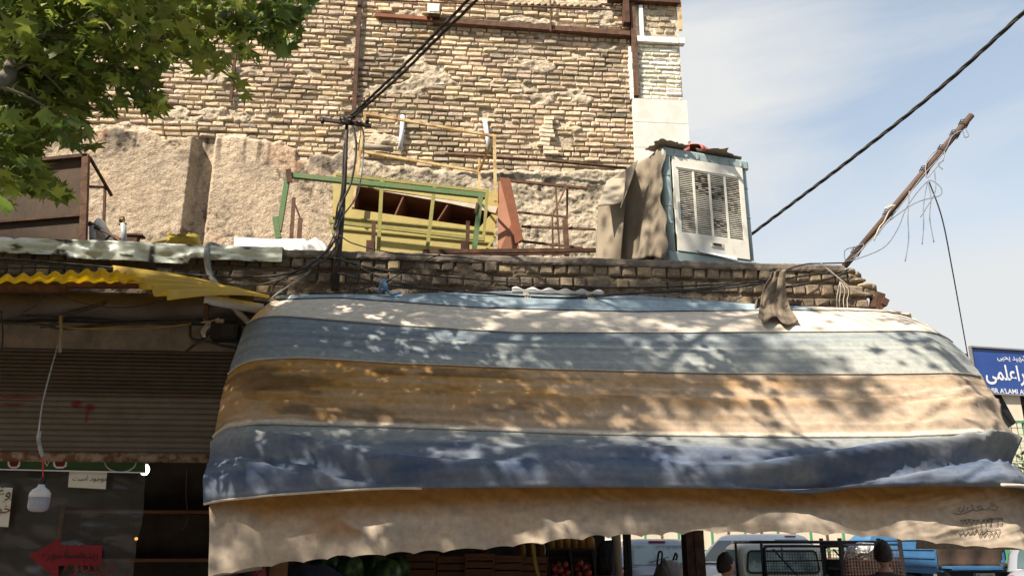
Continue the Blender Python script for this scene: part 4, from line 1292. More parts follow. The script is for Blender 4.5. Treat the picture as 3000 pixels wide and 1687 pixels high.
# short dark bolted uprights along the parapet
for x, y0, lab in ((1095, 650, "dark angle-iron stub standing before the left end of the yellow cabinet"), (1371, 648, "brown angle-iron stub beside the right leg of the green frame")):
    so_ = thing("steel_stub", lab, "steel upright", at(x, 742, 7.1), group="angle-iron stubs on the parapet")
    MB().beam(at(x, y0, 7.1), at(x - 2, 745, 7.1), 0.035, 0.02, up=(0, -1, 0)).build("upright", M["dark_rust"], so_)
    MB().box(at(x - 10, 725, 7.1), (0.07, 0.05, 0.12)).build("foot", M["dark_rust"], so_)

# cream display frame
Y = 8.0
cf = thing("cream_display_stand", "tall cream steel frame with rusting rails standing behind the yellow cabinet", "frame", at(1250, 740, Y))
Yb = 8.35
for a_, c_, w, nm in (((1070, 332, Y), (1034, 608, Y), .026, "post"), ((1050, 430, Yb), (1040, 540, Yb), .026, "post"), ((1069, 333, Y), (1447, 399, Y), .026, "rail"), ((1050, 442, Yb), (1403, 503, Yb), .026, "rail"),
                      ((1448, 397, Y), (1452, 590, Y), .032, "post"), ((1404, 465, Yb), (1404, 575, Yb), .026, "post"), ((1446, 400, Y), (1404, 503, Yb), .022, "rail"), ((1069, 333, Y), (1050, 442, Yb), .02, "rail")):
    MB().beam(at(*a_), at(*c_), w, w, up=(0, -1, .01)).build(nm, M["cream_paint"], cf)

# red-brown locker
Y = 8.0
lk_ = thing("red_brown_locker", "narrow red-brown sheet metal locker leaning beside the yellow cabinet", "locker", at(1490, 745, Y))
pA = [at(1459, 530, Y), at(1478, 540, Y - .02), at(1500, 650, Y - .05), at(1520, 715, Y - .05), at(1515, 748, Y), at(1458, 748, Y)]
MB().prism(pA, (0.03, .35, 0)).build("body", mat("pale_red_brown", (0.33, 0.15, 0.09), (0.28, 0.12, 0.07), scale=4, rough=.75), lk_)  # paler red-brown than the door
pB = [at(1463, 519, Y - .05), at(1494, 523, Y - .05), at(1531, 694, Y - .05), at(1531, 702, Y - .05), at(1510, 713, Y - .05), at(1496, 650, Y - .05)]
MB().prism(pB, (0.01, .05, 0)).build("door", M["red_rust"], lk_)

# rusty rail frame on the right
Y = 8.3
rf = thing("rusty_rail_frame", "open rusty pipe frame between the red-brown locker and the cooler", "frame", at(1620, 745, Y))
for a_, c_, w in (((1495, 530, Y), (1715, 552, Y), .028), ((1516, 622, Y), (1660, 636, Y), .02), ((1528, 664, Y), (1745, 672, Y), .022), ((1530, 707, Y), (1708, 727, Y), .022), ((1628, 548, Y), (1640, 745, Y), .018), ((1662, 548, Y), (1661, 640, Y), .022), ((1658, 548, Y - .02), (1618, 635, Y - .2), .018), ((1618, 630, Y - .2), (1620, 745, Y - .2), .018), ((1655, 643, Y - .5), (1661, 748, Y - .5), .05)):
    MB().beam(at(*a_), at(*c_), w, w, up=(0, -1, .01)).build("rail" if abs(a_[0] - c_[0]) > 60 else "post", M["rust"], rf)
b = MB().beam(at(1240, 738, 6.95), at(1745, 733, 6.95), 0.03, 0.035)
b.beam(at(1250, 746, 6.95), at(1660, 743, 6.95), 0.02, 0.02)
tag(b.build("angle_iron", M["dark_rust"]), "long dark rusty angle iron lying along the parapet", "angle iron")

# ================================================================== EVAPORATIVE COOLER
p_fl = at(1942, 432, Y=7.15)
zt = float(p_fl[2])
p_fr = at(2186, 474, Z=zt)
wv = (p_fr - p_fl)[:2]
cw = float(np.linalg.norm(wv))
ca = math.atan2(wv[1], wv[0])
z0 = 3.90
ch = zt - z0
cdp = 0.92
cl = thing("evaporative_cooler", "boxy evaporative cooler with teal frame and cream louvred panel on the parapet", "air cooler", (p_fl[0], p_fl[1], z0), ca)
loc = lambda x, y, z: (x, y, z)            # local: x along the louvred face, y into the box, z up
MB().box((cw / 2, cdp / 2, ch / 2), (cw - .06, cdp - .06, ch - .04)).build("inner_case", M["soot"], cl, local=True)
for (x, y) in ((.035, .035), (cw - .03, .035), (.035, cdp - .035), (cw - .03, cdp - .035)):
    b = MB().tube([(x, y, 0.02), (x, y, ch - .015)], 0.05 if x < .1 else 0.036, 16)
    for k in (0.15, .42, .55, .78):
        b.tube([(x, y, ch * k), (x, y, ch * k + .012)], 0.053 if x < .1 else 0.039, 16)
    b.build("corner_post", M["teal"], cl, local=True, smooth=True)
def rbox(mb, x0, x1, y0, y1, z0_, z1_, r=.03):
    """rounded-edge top tray"""
    n = 6
    ring = []
    for (cx, cy, a0) in ((x1 - r, y1 - r, 0), (x0 + r, y1 - r, 90), (x0 + r, y0 + r, 180), (x1 - r, y0 + r, 270)):
        for k in range(n):
            t = R_(a0 + 90 * k / (n - 1))
            ring.append((cx + r * math.cos(t), cy + r * math.sin(t), math.cos(t), math.sin(t)))
    m = len(ring)
    vs = []
    for (ins, z) in ((0, z0_), (0, z1_ - .02), (.006, z1_ - .006), (.02, z1_)):
        vs += [(x - c * ins, y - s * ins, z) for x, y, c, s in ring]
    fs = [(a * m + k, a * m + (k + 1) % m, (a + 1) * m + (k + 1) % m, (a + 1) * m + k) for a in range(3) for k in range(m)]
    fs += [tuple(range(m))[::-1], tuple(range(3 * m, 4 * m))]
    mb.add(vs, fs)
b = MB()
rbox(b, -.02, cw + .02, -.02, cdp + .02, ch - .085, ch + .005)
b.build("top_tray", M["teal"], cl, local=True)
b = MB()
for k in range(7):
    b.box((.12 + k * (cw - .2) / 6, -.024, ch - .05), (.018, .008, .05))
b.build("tray_lug", M["teal"], cl, local=True)
b = MB()
rbox(b, -.015, cw + .015, -.015, cdp + .015, 0.02, .30)
b.build("base_tray", M["teal"], cl, local=True)
# louvred panel: a frame with four columns of real slats
bpan = MB()
px0, px1, pz0_, pz1_ = .085, cw - .07, .30, ch - .09
lz0, lz1 = pz0_ + .19, pz1_ - .125
lx0, lx1 = px0 + .055, px1 - .05
nc = 4
gap = .022
cwid = (lx1 - lx0 - gap * (nc - 1)) / nc
bpan.box(((px0 + px1) / 2, -.012, (pz1_ + lz1) / 2), (px1 - px0, .02, pz1_ - lz1))
bpan.box(((px0 + px1) / 2, -.012, (pz0_ + lz0) / 2), (px1 - px0, .02, lz0 - pz0_))
bpan.box(((px0 + lx0) / 2, -.012, (lz0 + lz1) / 2), (lx0 - px0, .02, lz1 - lz0))
bpan.box(((px1 + lx1) / 2, -.012, (lz0 + lz1) / 2), (px1 - lx1, .02, lz1 - lz0))
for c in range(1, nc):
    x = lx0 + c * (cwid + gap) - gap / 2
    bpan.box((x, -.012, (lz0 + lz1) / 2), (gap, .02, lz1 - lz0))
bpan.box(((px0 + px1) / 2, -.026, (lz1 + .02)), (px1 - px0 - .05, .006, .006))
bpan.box((lx0 + 2.1 * (cwid + gap), -.026, lz0 - .085), (.13, .008, .05))
po_ = bpan.build("panel_frame", M["louvre"], cl, local=True)
rngc = np.random.default_rng(5)
b = MB()
ns = 33
for c in range(nc):
    xa = lx0 + c * (cwid + gap)
    for k in range(ns):
        z = lz0 + (k + .5) * (lz1 - lz0) / ns
        dirt = sstep(.40, .62, fbm((xa + cwid / 2) * 6, z * 7, 15, 3)) * (1.0 if c in (1, 2) else .6)
        for h_ in range(4):
            xx0, xx1 = xa + cwid * h_ / 4, xa + cwid * (h_ + 1) / 4
            dd = float(dirt) * rngc.uniform(.2, 1.2) * (rngc.random() < .75)
            cc = lerp(np.array([.78, .73, .62]), np.array([.13, .10, .07]), min(1, dd))
            b.add([(xx0, -.020, z - .011), (xx1, -.020, z - .011), (xx1, -.004, z + .006), (xx0, -.004, z + .006), (xx0, -.017, z - .012), (xx1, -.017, z - .012), (xx1, -.001, z + .005), (xx0, -.001, z + .005)], [(0, 1, 2, 3), (5, 4, 7, 6), (0, 4, 5, 1), (2, 6, 7, 3)], tuple(cc))
sl_ = b.build("louvre_slats", mat("louvre_enamel", (1, 1, 1), scale=20, rough=.5, attr=True, fine=.12, spec=.4), po_, local=True)
sl_["kind"] = "stuff"
MB().box((lx0 + 2.1 * (cwid + gap), -.032, lz0 - .085), (.09, .006, .022)).build("handle_slot", M["soot"], po_, local=True)
b = MB().prism([(px0 + .20, -.03, pz0_ + .03), (px1 - .16, -.03, pz0_ + .005), (px1 - .16, -.045, pz0_ - .03), (px0 + .22, -.045, pz0_ + .005)], (0, .004, -.004))
b.build("loose_strip", M["pvc_white"], cl, local=True)
MB().box((.062, -.052, ch * .58), (.022, .006, .17)).build("data_plate", M["paper"], cl, local=True)

# cardboard draped on its left side
def drape(name, m, label, pxfn, nu, nv, group=None, thick=.006):
    P = np.array([[pxfn(i / (nu - 1), k / (nv - 1)) for k in range(nv)] for i in range(nu)])
    return tag(MB().grid(P).build(name, m, smooth=True, thick=thick), label, "cardboard", group)
def card_main(s_, t):
    tx = np.interp(s_, [0, .3, .55, 1], [1778, 1850, 1905, 1938])
    ty = np.interp(s_, [0, .3, .55, 1], [536, 487, 458, 428])
    bx = np.interp(s_, [0, .4, .8, 1], [1812, 1870, 1920, 1952])
    by = np.interp(s_, [0, .4, .75, 1], [760, 760, 750, 762])
    x, y = lerp(tx, bx, t), lerp(ty, by, t)
    x += 7 * math.sin(t * 9 + 1) * (s_ > .93) + 5 * math.sin(t * 23) * (s_ > .96)
    Yd = lerp(7.62, 7.12, s_) - .10 * (t - .0) ** 1.5 * math.sin(s_ * 2.6) + .035 * math.sin(s_ * 17 + t * 2.5) * t - .03 * t
    return at(x, y, Yd + .02 * (float(fbm(s_ * 5, t * 4, 3, 3)) - .5))
drape("cardboard_sheet", M["card"], "large brown cardboard sheet hanging down the left side of the cooler", card_main, 60, 40)
def card_left(s_, t):
    tx = np.interp(s_, [0, .4, 1], [1753, 1790, 1832]); ty = np.interp(s_, [0, .4, 1], [592, 590, 584])
    bx = np.interp(s_, [0, .5, 1], [1745, 1783, 1819]); by = 764
    x, y = lerp(tx, bx, t), lerp(ty, by, t)
    return at(x, y, lerp(7.60, 7.36, s_) - .05 * math.sin(s_ * 3) + .03 * math.sin(t * 4 + s_ * 3))
drape("cardboard_sheet", M["card"], "narrow creased cardboard piece at the far left of the cooler", card_left, 24, 30)
def card_flap(s_, t):
    # folded flap; light from above is put into its paler colour
    A = [(1778, 530), (1825, 505), (1852, 486), (1868, 470)]
    B = [(1750, 604), (1792, 600), (1826, 592), (1846, 520)]
    x = lerp(np.interp(s_, [0, .33, .66, 1], [a[0] for a in A]), np.interp(s_, [0, .33, .66, 1], [a[0] for a in B]), t)
    y = lerp(np.interp(s_, [0, .33, .66, 1], [a[1] for a in A]), np.interp(s_, [0, .33, .66, 1], [a[1] for a in B]), t)
    return at(x, y, lerp(7.60, 7.22, t) + .03 * math.sin(s_ * 6) * t)
drape("cardboard_sheet", M["card_light"], "pale folded cardboard flap over the upper left edge of the cooler", card_flap, 30, 20)
def card_strip(s_, t):
    x = lerp(np.interp(t, [0, .5, 1], [1832, 1830, 1818]), np.interp(t, [0, .4, 1], [1868, 1852, 1822]), s_)
    y = lerp(lerp(497, 612, t), lerp(470, 600, t), s_)
    return at(x, y, 7.20 - .03 * t + .02 * math.sin(s_ * 3))
drape("cardboard_sheet", M["card_light"], "pale hanging strip of cardboard on the cooler's shaded side", card_strip, 12, 24)
# scraps and a broken red bowl on top
b = MB()
rngs = np.random.default_rng(8)
for (x, y, w, d_, ry, tl) in ((1965, 425, .34, .26, .3, .10), (2095, 447, .30, .30, -.2, .04), (2140, 458, .24, .22, .5, .06)):
    q = at(x, y, Z=zt + .012) + np.array([0, .12, 0])
    Pn = np.zeros((13, 11, 3))
    for i in range(13):
        for k in range(11):
            a_, c_ = (i / 12 - .5) * w, (k / 10 - .5) * d_
            rag = 1 + .25 * (float(vn(i * 1.3, k * 1.7, int(x))) - .5) * (i in (0, 12) or k in (0, 10))
            Pn[i, k] = q + np.array([(a_ * math.cos(ry) - c_ * math.sin(ry)) * rag, (a_ * math.sin(ry) + c_ * math.cos(ry)) * rag, .012 + tl * max(0, -a_) * .6 + .022 * float(fbm(i * .35, k * .35, int(x), 3))])
    b.grid(Pn)
tag(b.build("cardboard_scraps", M["card_light"], smooth=True, thick=.005), "ragged cardboard scraps lying on top of the cooler", "scraps")
rb = thing("red_bowl", "broken faded red plastic bowl upside down on top of the cooler", "bowl", at(2045, 442, Z=zt))
q = at(2042, 440, Z=zt + .02)
q[1] += .15
prof = [(.17, 0.0), (.165, .03), (.14, .07), (.09, .10), (.03, .115), (.0, .117)]
vs, fs, n = [], [], 28
for r, h_ in prof:
    for k in range(n):
        a = 2 * math.pi * k / n
        rr_ = r * (1 + .10 * math.sin(k * 2.3) * (h_ < .05))
        vs.append((q[0] + rr_ * math.cos(a), q[1] + rr_ * math.sin(a), q[2] + h_ + .015 * math.sin(k) * (h_ < .02)))
fs = [(a * n + k, a * n + (k + 1) % n, (a + 1) * n + (k + 1) % n, (a + 1) * n + k) for a in range(len(prof) - 1) for k in range(n) if not (a < 2 and 18 < k < 22)]
MB().add(vs, fs).build("bowl_shell", M["red_plastic"], rb, smooth=True, thick=.004)
MB().tube([q + np.array([-.03, -.02, .11]), q + np.array([-.035, -.02, .15]), q + np.array([-.02, -.02, .155])], .01).build("knob", M["card"], rb)

# ================================================================== POLES AND CABLES
pole = thing("service_pole", "dark leaning steel pole with a short crossarm, fixed to the parapet", "pole", at(982, 850, 6.44))
b = MB().tube([at(1017, 342, 6.50), at(1010, 520, 6.48), at(1001, 640, 6.46)], [.014, .018, .022], 10)
b.tube([at(1003, 600, 6.45), at(990, 740, 6.43), at(981, 850, 6.43)], [.026, .03, .03], 10)
b.build("shaft", M["dark_steel"], pole, smooth=True)
MB().beam(at(938, 350, 6.47), at(1088, 369, 6.47), 0.03, 0.028).build("crossarm", M["dark_steel"], pole)
b = MB()
for k in range(7):
    q = at(1018 + (k - 3) * 3, 352 + (k % 3) * 5, 6.46)
    b.tube([q + np.array([.035 * math.cos(t), -.02 + .03 * math.sin(t), .012 * math.sin(t * 2 + k)]) for t in np.linspace(0, 6.28, 14)], .006, 5)
b.build("wire_binding", M["cable"], pole, smooth=True)
for x in (945, 1076):
    q = at(x, 355, 6.46)
    MB().lathe([(.0, -.025), (.014, -.02), (.018, 0), (.014, .02), (0, .025)], q, 10).build("insulator", M["black_plastic"], pole, smooth=True)


def cable(name, pts, r, label, m="cable", group=None, cat="cable", n=6, seg=8, twist=0):
    P = spline(pts, seg)
    b = MB()
    if twist:
        # two strands laid round each other
        P = np.array(spline(pts, 40))
        d = np.gradient(P, axis=0)
        d /= np.linalg.norm(d, axis=1)[:, None]
        a = np.cross(d, [0, 0, 1.0]); a /= np.linalg.norm(a, axis=1)[:, None]
        c = np.cross(d, a)
        s_ = np.concatenate([[0], np.cumsum(np.linalg.norm(np.diff(P, axis=0), axis=1))])
        for ph_ in (0, 2.09, 4.19):
            w = s_ * twist + ph_
            b.tube(P + (a * np.cos(w)[:, None] + c * np.sin(w)[:, None]) * r * .5, r * .66, 6)
    else:
        b.tube(P, r, n)
    return tag(b.build(name, M[m], smooth=True), label, cat, group)


# heavy twisted service cable on the right and the pair going up from the pole
cable("power_cable", [at(2150, 725, 9.4), at(2300, 612, 8.6), at(2500, 461, 7.6), at(2750, 262, 6.6), at(3000, 36, 5.7), at(3140, -95, 5.3)], .018, "thick black twisted cable crossing the sky from the cooler to the upper right", twist=11)
for k, (dx, lab) in enumerate(((0, "upper of two black cables running from the pole to the top of the photo"), (9, "lower of two black cables running from the pole to the top of the photo"))):
    cable("power_cable", [at(1030 + dx * .4, 338 + dx * .6, 6.45), at(1150 + dx, 225 + dx, 5.9), at(1260 + dx * 1.2, 115 + dx, 5.5), at(1372 + dx * 1.8, 0 + dx, 5.1), at(1500 + dx * 2, -140 + dx, 4.7)], .011, lab, group="cables from the pole", twist=14)
cable("drop_cable", [at(1032, 362, 6.44), at(1044, 430, 6.42), at(1030, 530, 6.40), at(1004, 590, 6.38), at(980, 660, 6.37), at(986, 662, 6.37), at(1004, 610, 6.38)], .010, "black cable looping down beside the leaning pole")
cable("drop_cable", [at(1008, 420, 6.43), at(1001, 560, 6.41), at(988, 610, 6.39), at(985, 660, 6.39), at(998, 640, 6.39)], .008, "black cable tied close along the shaft of the pole")
cable("phone_wire", [at(1052, 355, 6.5), at(1066, 410, 6.5), at(1050, 560, 6.45), at(1000, 640, 6.4), at(960, 725, 6.38), at(900, 800, 6.36), at(815, 858, 6.36), at(790, 880, 6.4)], .007, "pale grey wire running from the pole down to the awning's left corner", "grey_cable")
bundle = "black wires strung along the parapet"
WL = [
    ([(986, 690, 6.38), (960, 735, 6.36), (880, 790, 6.36), (815, 825, 6.38), (790, 862, 6.4)], .007, "black wire sagging from the pole's foot to the yellow sheet, outermost"),
    ([(985, 700, 6.37), (930, 760, 6.35), (850, 800, 6.36), (700, 812, 6.38), (500, 800, 6.38), (230, 775, 6.38), (-60, 752, 6.38)], .009, "black wire running under the metal flashing to the far left, upper one"),
    ([(990, 715, 6.36), (940, 770, 6.35), (860, 806, 6.36), (720, 835, 6.38), (420, 805, 6.40), (200, 786, 6.40), (-60, 785, 6.40)], .007, "black wire running under the metal flashing to the far left, lower one"),
    ([(995, 690, 6.38), (1040, 715, 6.38), (1160, 742, 6.38), (1330, 752, 6.38), (1420, 765, 6.4)], .005, "thin black wire crossing the top of the parapet right of the pole"),
    ([(996, 755, 6.38), (1100, 805, 6.37), (1180, 832, 6.36), (1250, 846, 6.36)], .006, "thin black wire falling from the pole to the blue knotted cloth"),
    ([(975, 755, 6.37), (1120, 790, 6.37), (1350, 815, 6.36), (1620, 835, 6.36), (1900, 842, 6.37), (2230, 826, 6.38)], .007, "black wire along the middle of the brick parapet to the dusty rag, upper one"),
    ([(990, 800, 6.37), (1150, 835, 6.36), (1400, 858, 6.35), (1650, 872, 6.34), (1880, 858, 6.36), (2060, 845, 6.36), (2240, 822, 6.38)], .008, "black wire along the awning's top edge to the dusty rag, lower one"),
    ([(905, 860, 6.36), (1010, 856, 6.36), (1120, 828, 6.36), (1220, 775, 6.36), (1290, 745, 6.38)], .005, "thin black wire rising from the awning over the brick parapet"),
    ([(1700, 868, 6.35), (1850, 860, 6.36), (2050, 850, 6.36), (2200, 835, 6.36), (2340, 810, 6.37), (2430, 800, 6.38)], .009, "black wire bundle passing behind the dusty rag"),
    ([(2300, 842, 6.38), (2380, 828, 6.38), (2440, 812, 6.38), (2480, 798, 6.39)], .011, "short thick black cables right of the dusty rag"),
    ([(2300, 790, 6.38), (2360, 774, 6.40), (2400, 772, 6.42), (2480, 770, 6.44)], .006, "black wire on the cement cap leading to the leaning pipe"),
]
for pts, r, lab in WL:
    cable("parapet_wire", [at(*p) for p in pts], r, lab, group=bundle)
cable("parapet_wire", [at(2405, 772, 6.40), at(2440, 800, 6.36), at(2500, 848, 6.36), at(2548, 862, 6.38)], .006, "pale straw-coloured cord across the broken end of the parapet", "string", cat="rope")
# leaning pipe
lpipe = thing("leaning_pipe", "long rusty brown pipe leaning out over the right end of the parapet", "pipe", at(2472, 778, 6.5))
b = MB().tube([at(2474, 780, 6.5), at(2846, 338, 6.1)], 0.027, 14)
b.build("pipe", mat("brown_pipe", (0.11, 0.065, 0.045), (0.075, 0.045, 0.035), scale=9, rough=.7, bump=.15), lpipe, smooth=True)
for t in (.08, .33, .62, .76, .86, .93):
    b = MB()
    q = lerp(at(2474, 780, 6.5), at(2846, 338, 6.1), t)
    for j in range(3):
        b.tube([q + np.array([.03 * math.cos(a) + .012 * j, .03 * math.sin(a), .018 * j - .02 * math.cos(a)]) for a in np.linspace(0, 6.28, 12)], .004, 4)
    b.build("wire_binding", M["cable"], lpipe, smooth=True)
gw = "loose wires on the leaning pipe"
PW = [
    ([(2746, 440), (2722, 460), (2712, 492), (2716, 520), (2735, 500), (2762, 468), (2768, 445)], "grey_cable", "round wire loop near the middle of the leaning pipe"),
    ([(2830, 380), (2838, 398), (2826, 402), (2818, 384), (2790, 400), (2772, 436), (2745, 470)], "blue_wire", "curled wire end near the top of the leaning pipe"),
    ([(2718, 528), (2735, 532), (2756, 550), (2755, 572), (2720, 582), (2672, 600), (2600, 652), (2570, 690)], "blue_wire", "wire curve bulging right below the knot"),
    ([(2718, 530), (2690, 560), (2655, 610), (2630, 670), (2590, 724), (2515, 757), (2480, 765)], "blue_wire", "long wire sagging from the knot to the pipe's foot"),
    ([(2718, 528), (2706, 600), (2706, 660), (2702, 716)], "blue_wire", "straight wire hanging under the knot, middle one"),
    ([(2718, 528), (2727, 580), (2724, 640), (2736, 710)], "blue_wire", "bent wire hanging under the knot, right one"),
    ([(2664, 560), (2660, 640), (2662, 700), (2652, 766)], "blue_wire", "lone wire hanging left of the knot"),
    ([(2738, 500), (2740, 560), (2712, 612), (2697, 636)], "blue_wire", "short wire crossing behind the knot"),
    ([(2765, 470), (2748, 482), (2762, 497)], "blue_wire", "tiny hooked wire end beside the pipe"),
    ([(2476, 770), (2475, 735), (2500, 724), (2530, 716), (2520, 735), (2490, 760)], "blue_wire", "tangled wire at the foot of the leaning pipe"),
    ([(2745, 470), (2700, 520), (2640, 600), (2580, 672), (2530, 725), (2500, 760)], "grey_cable", "wire running along the underside of the leaning pipe"),
]
for pts, m, lab in PW:
    n = len(pts)
    cable("loose_wire", [at(x, y, 6.1 + .4 * (1 - (x - 2474) / 372) - .03) for x, y in pts], .0045, lab, m, gw, "wire", n=5)
cable("knotted_rope", [at(2615, 600, 6.28), at(2592, 612, 6.27), at(2622, 602, 6.25), at(2606, 618, 6.27), at(2590, 650, 6.3), at(2576, 668, 6.32), at(2560, 705, 6.36)], .007, "white cord knotted round the leaning pipe", "string", cat="rope")
cable("guy_wire", [at(2722, 532, 6.2), at(2760, 640, 6.5), at(2790, 790, 7.2), at(2836, 1046, 8.6)], .006, "long thin wire from the leaning pipe down to the blue street sign", "blue_wire", cat="wire", n=5)

# ------------------------------------------------------------------ rag, cloth and string on the parapet
def rag_pt(s_, t):
    le = np.interp(t, [0, .12, .35, .55, .8, 1], [2276, 2258, 2240, 2232, 2226, 2222]); re = np.interp(t, [0, .12, .35, .55, .8, 1], [2308, 2300, 2302, 2305, 2318, 2338])
    x = lerp(le, re, s_)
    y = lerp(790, np.interp(s_, [0, .15, .3, .45, .6, .75, .9, 1], [925, 948, 930, 926, 945, 952, 948, 938]), t)
    if t < .12:
        y = 790 + t * 60
    Yd = float(np.interp(t, [0, .2, .72, .85, 1], [6.37, 6.30, 6.19, 6.06, 5.90])) + .6 * .045 * math.sin(s_ * 13 + t * 2.2) * (.4 + t) + .04 * (float(fbm(s_ * 6, t * 5, 7, 3)) - .5)
    return at(x + 6 * (float(fbm(s_ * 3, t * 7, 17)) - .5), y, Yd)
P = np.array([[rag_pt(i / 49, k / 59) for k in range(60)] for i in range(50)])
tag(MB().grid(P).build("hanging_rag", M["rag"], smooth=True, thick=.008), "torn dusty brown rag hanging over the right part of the parapet", "rag")
b = MB()
P = np.array([[at(lerp(2215, 2248, s_ := i / 9) - 10 * (k / 9), lerp(880, 935, k / 9) - 8 * math.sin(i), 6.30 - .02 * math.sin(i * 1.5)) for k in range(10)] for i in range(10)])
tag(MB().grid(P).build("rag_strip", M["rag"], smooth=True, thick=.008), "frayed strip of cloth hanging left of the dusty rag", "rag")
b = MB().beam(at(2190, 852, 6.42), at(2262, 805, 6.42), .06, .015)
tag(b.build("board_scrap", M["wood_pole"]), "short weathered board slanting under the dusty rag", "board")
kn = MB()
kn.tube(spline([at(1108, 858, 6.33), at(1118, 830, 6.31), at(1126, 822, 6.3), at(1135, 852, 6.3), at(1150, 862, 6.3), at(1172, 858, 6.33)]), [.012] * 41, 6)
kn.tube(spline([at(1120, 828, 6.3), at(1132, 838, 6.28), at(1122, 850, 6.3)]), .014, 6)
tag(kn.build("cloth_tie", M["blue_cloth"], smooth=True), "blue cloth strip knotted to the wires above the awning", "cloth tie")
for i, (x, y, lab) in enumerate(((1178, 858, "pale cloth tag tied on the awning's top edge beside the blue cloth"), (1535, 862, "pale torn cloth tag on the awning's top edge below the locker"), (1720, 866, "pale torn cloth tag on the awning's top edge left of the cooler"), (2028, 892, "small pale cloth tag on the awning's top edge below the cooler"))):
    b = MB()
    for k in range(3):
        b.beam(at(x + k * 5, y - 6, 6.36), at(x + 8 + k * 9, y + 14 + 3 * k, 6.33), .018, .005)
    tag(b.build("cloth_tag", M["string"]), lab, "cloth tag", "cloth tags on the awning edge")
P = np.array([[at(lerp(1500, 1770, i / 39), 852 + 10 * (i / 39) + lerp(-9, 9, k / 5) * (1 + .5 * math.sin(i * .9)), 6.41 - .03 * math.sin(k * .7)) for k in range(6)] for i in range(40)])
tag(MB().grid(P).build("plastic_strip", M["white_tarp"], smooth=True, thick=.004), "torn strip of pale plastic lying along the awning's top edge", "plastic strip")
b = MB()
for x0 in (2455, 2463, 2475, 2486):
    b.tube(spline([at(2462, 822, 6.37), at(x0, 850, 6.35), at(x0 - 4, 880, 6.36), at(x0 - 2, 905, 6.37)]), .004, 5)
tag(b.build("frayed_string", M["string"], smooth=True), "pale frayed strings hanging on the broken end of the parapet", "string")

# hose and pvc pipes at the yellow sheet
b = MB().tube(spline([at(640, 724, 6.55), at(616, 718, 6.5), at(606, 745, 6.42), at(614, 800, 6.40), at(640, 842, 6.38), at(690, 905, 6.36), at(735, 952, 6.4)]), .024, 12)
tag(b.build("drain_hose", M["grey_cable"], smooth=True), "grey drain hose bending over the metal flashing", "hose")
b = MB().tube([at(600, 876, 6.30), at(770, 905, 6.38)], .04, 14)
tag(b.build("pvc_pipe", M["pvc"], smooth=True), "grey plastic pipe under the right end of the yellow sheet", "pipe")

# ================================================================== SHOP FRONT UNDER THE YELLOW SHEET
gb = "cables under the eaves"
for pts, r, m, lab in (
    ([(-60, 943, 6.4), (100, 948, 6.38), (180, 962, 6.37), (300, 952, 6.38), (420, 946, 6.38), (600, 942, 6.4), (700, 946, 6.42)], .012, "cable", "thick black cable run along the plaster band, main one"),
    ([(-60, 928, 6.4), (60, 925, 6.4), (250, 938, 6.4), (420, 942, 6.4), (590, 936, 6.4)], .007, "cable", "thin black cable just above the main run"),
    ([(310, 885, 6.36), (250, 905, 6.34), (190, 922, 6.34), (172, 945, 6.36), (120, 958, 6.38)], .014, "cable", "thick black hose curling up to the soffit sheet"),
    ([(165, 955, 6.35), (240, 962, 6.35), (420, 962, 6.35), (560, 948, 6.36)], .007, "strap", "dull yellow cable along the top of the plaster band"),
    ([(120, 850, 6.2), (180, 870, 6.2), (280, 895, 6.2), (380, 900, 6.25), (500, 875, 6.3)], .005, "cable", "thin wire sagging in a bow below the beam"),
    ([(130, 850, 6.2), (110, 890, 6.25), (60, 920, 6.35)], .005, "cable", "thin wire dropping left from the beam"),
    ([(557, 955, 6.42), (560, 990, 6.4), (590, 995, 6.4), (620, 965, 6.4), (640, 935, 6.38)], .012, "cable", "black hose bent round the plaster's right end"),
    ([(545, 1028, 6.42), (590, 1000, 6.4), (650, 1012, 6.4), (700, 1022, 6.42)], .011, "cable", "black hose crossing above the shutter's right end"),
    ([(3, 910, 6.3), (8, 980, 6.3), (3, 1030, 6.32)], .006, "cable", "short wire hanging at the photo's left edge"),
):
    cable("eaves_cable", [at(*p) for p in pts], r, lab, m, gb)
b = MB().tube([at(178, 925, 6.33), at(180, 980, 6.33), at(176, 1032, 6.33)], .012, 8)
tag(b.build("thin_pipe", M["wood_pole"], smooth=True), "thin upright conduit in front of the plaster band", "pipe")
mbx = thing("meter_box", "black electric box under the eaves beside the awning's left corner", "electric box", at(660, 1000, 6.4))
q = at(662, 975, 6.38)
MB().box(q, (.20, .14, .12)).build("case", M["black_plastic"], mbx)
MB().box(q + np.array([.03, -.075, .0]), (.09, .01, .09)).build("cover", M["trim"], mbx)
MB().box(q + np.array([-.05, -.02, .085]), (.06, .02, .03)).build("clip", M["string"], mbx)
b = MB()
for k in range(4):
    b.tube(spline([at(596, 935, 6.36), at(604 + 5 * k, 948, 6.33), at(590 + 4 * k, 970, 6.33), at(596 + 2 * k, 988, 6.34)]), .004, 5)
b.tube(spline([at(590, 945, 6.35), at(620, 940, 6.33), at(642, 932, 6.33)]), .004, 5)
tag(b.build("knotted_string", M["string"], smooth=True), "pale string knotted round the cables by the black box", "string")

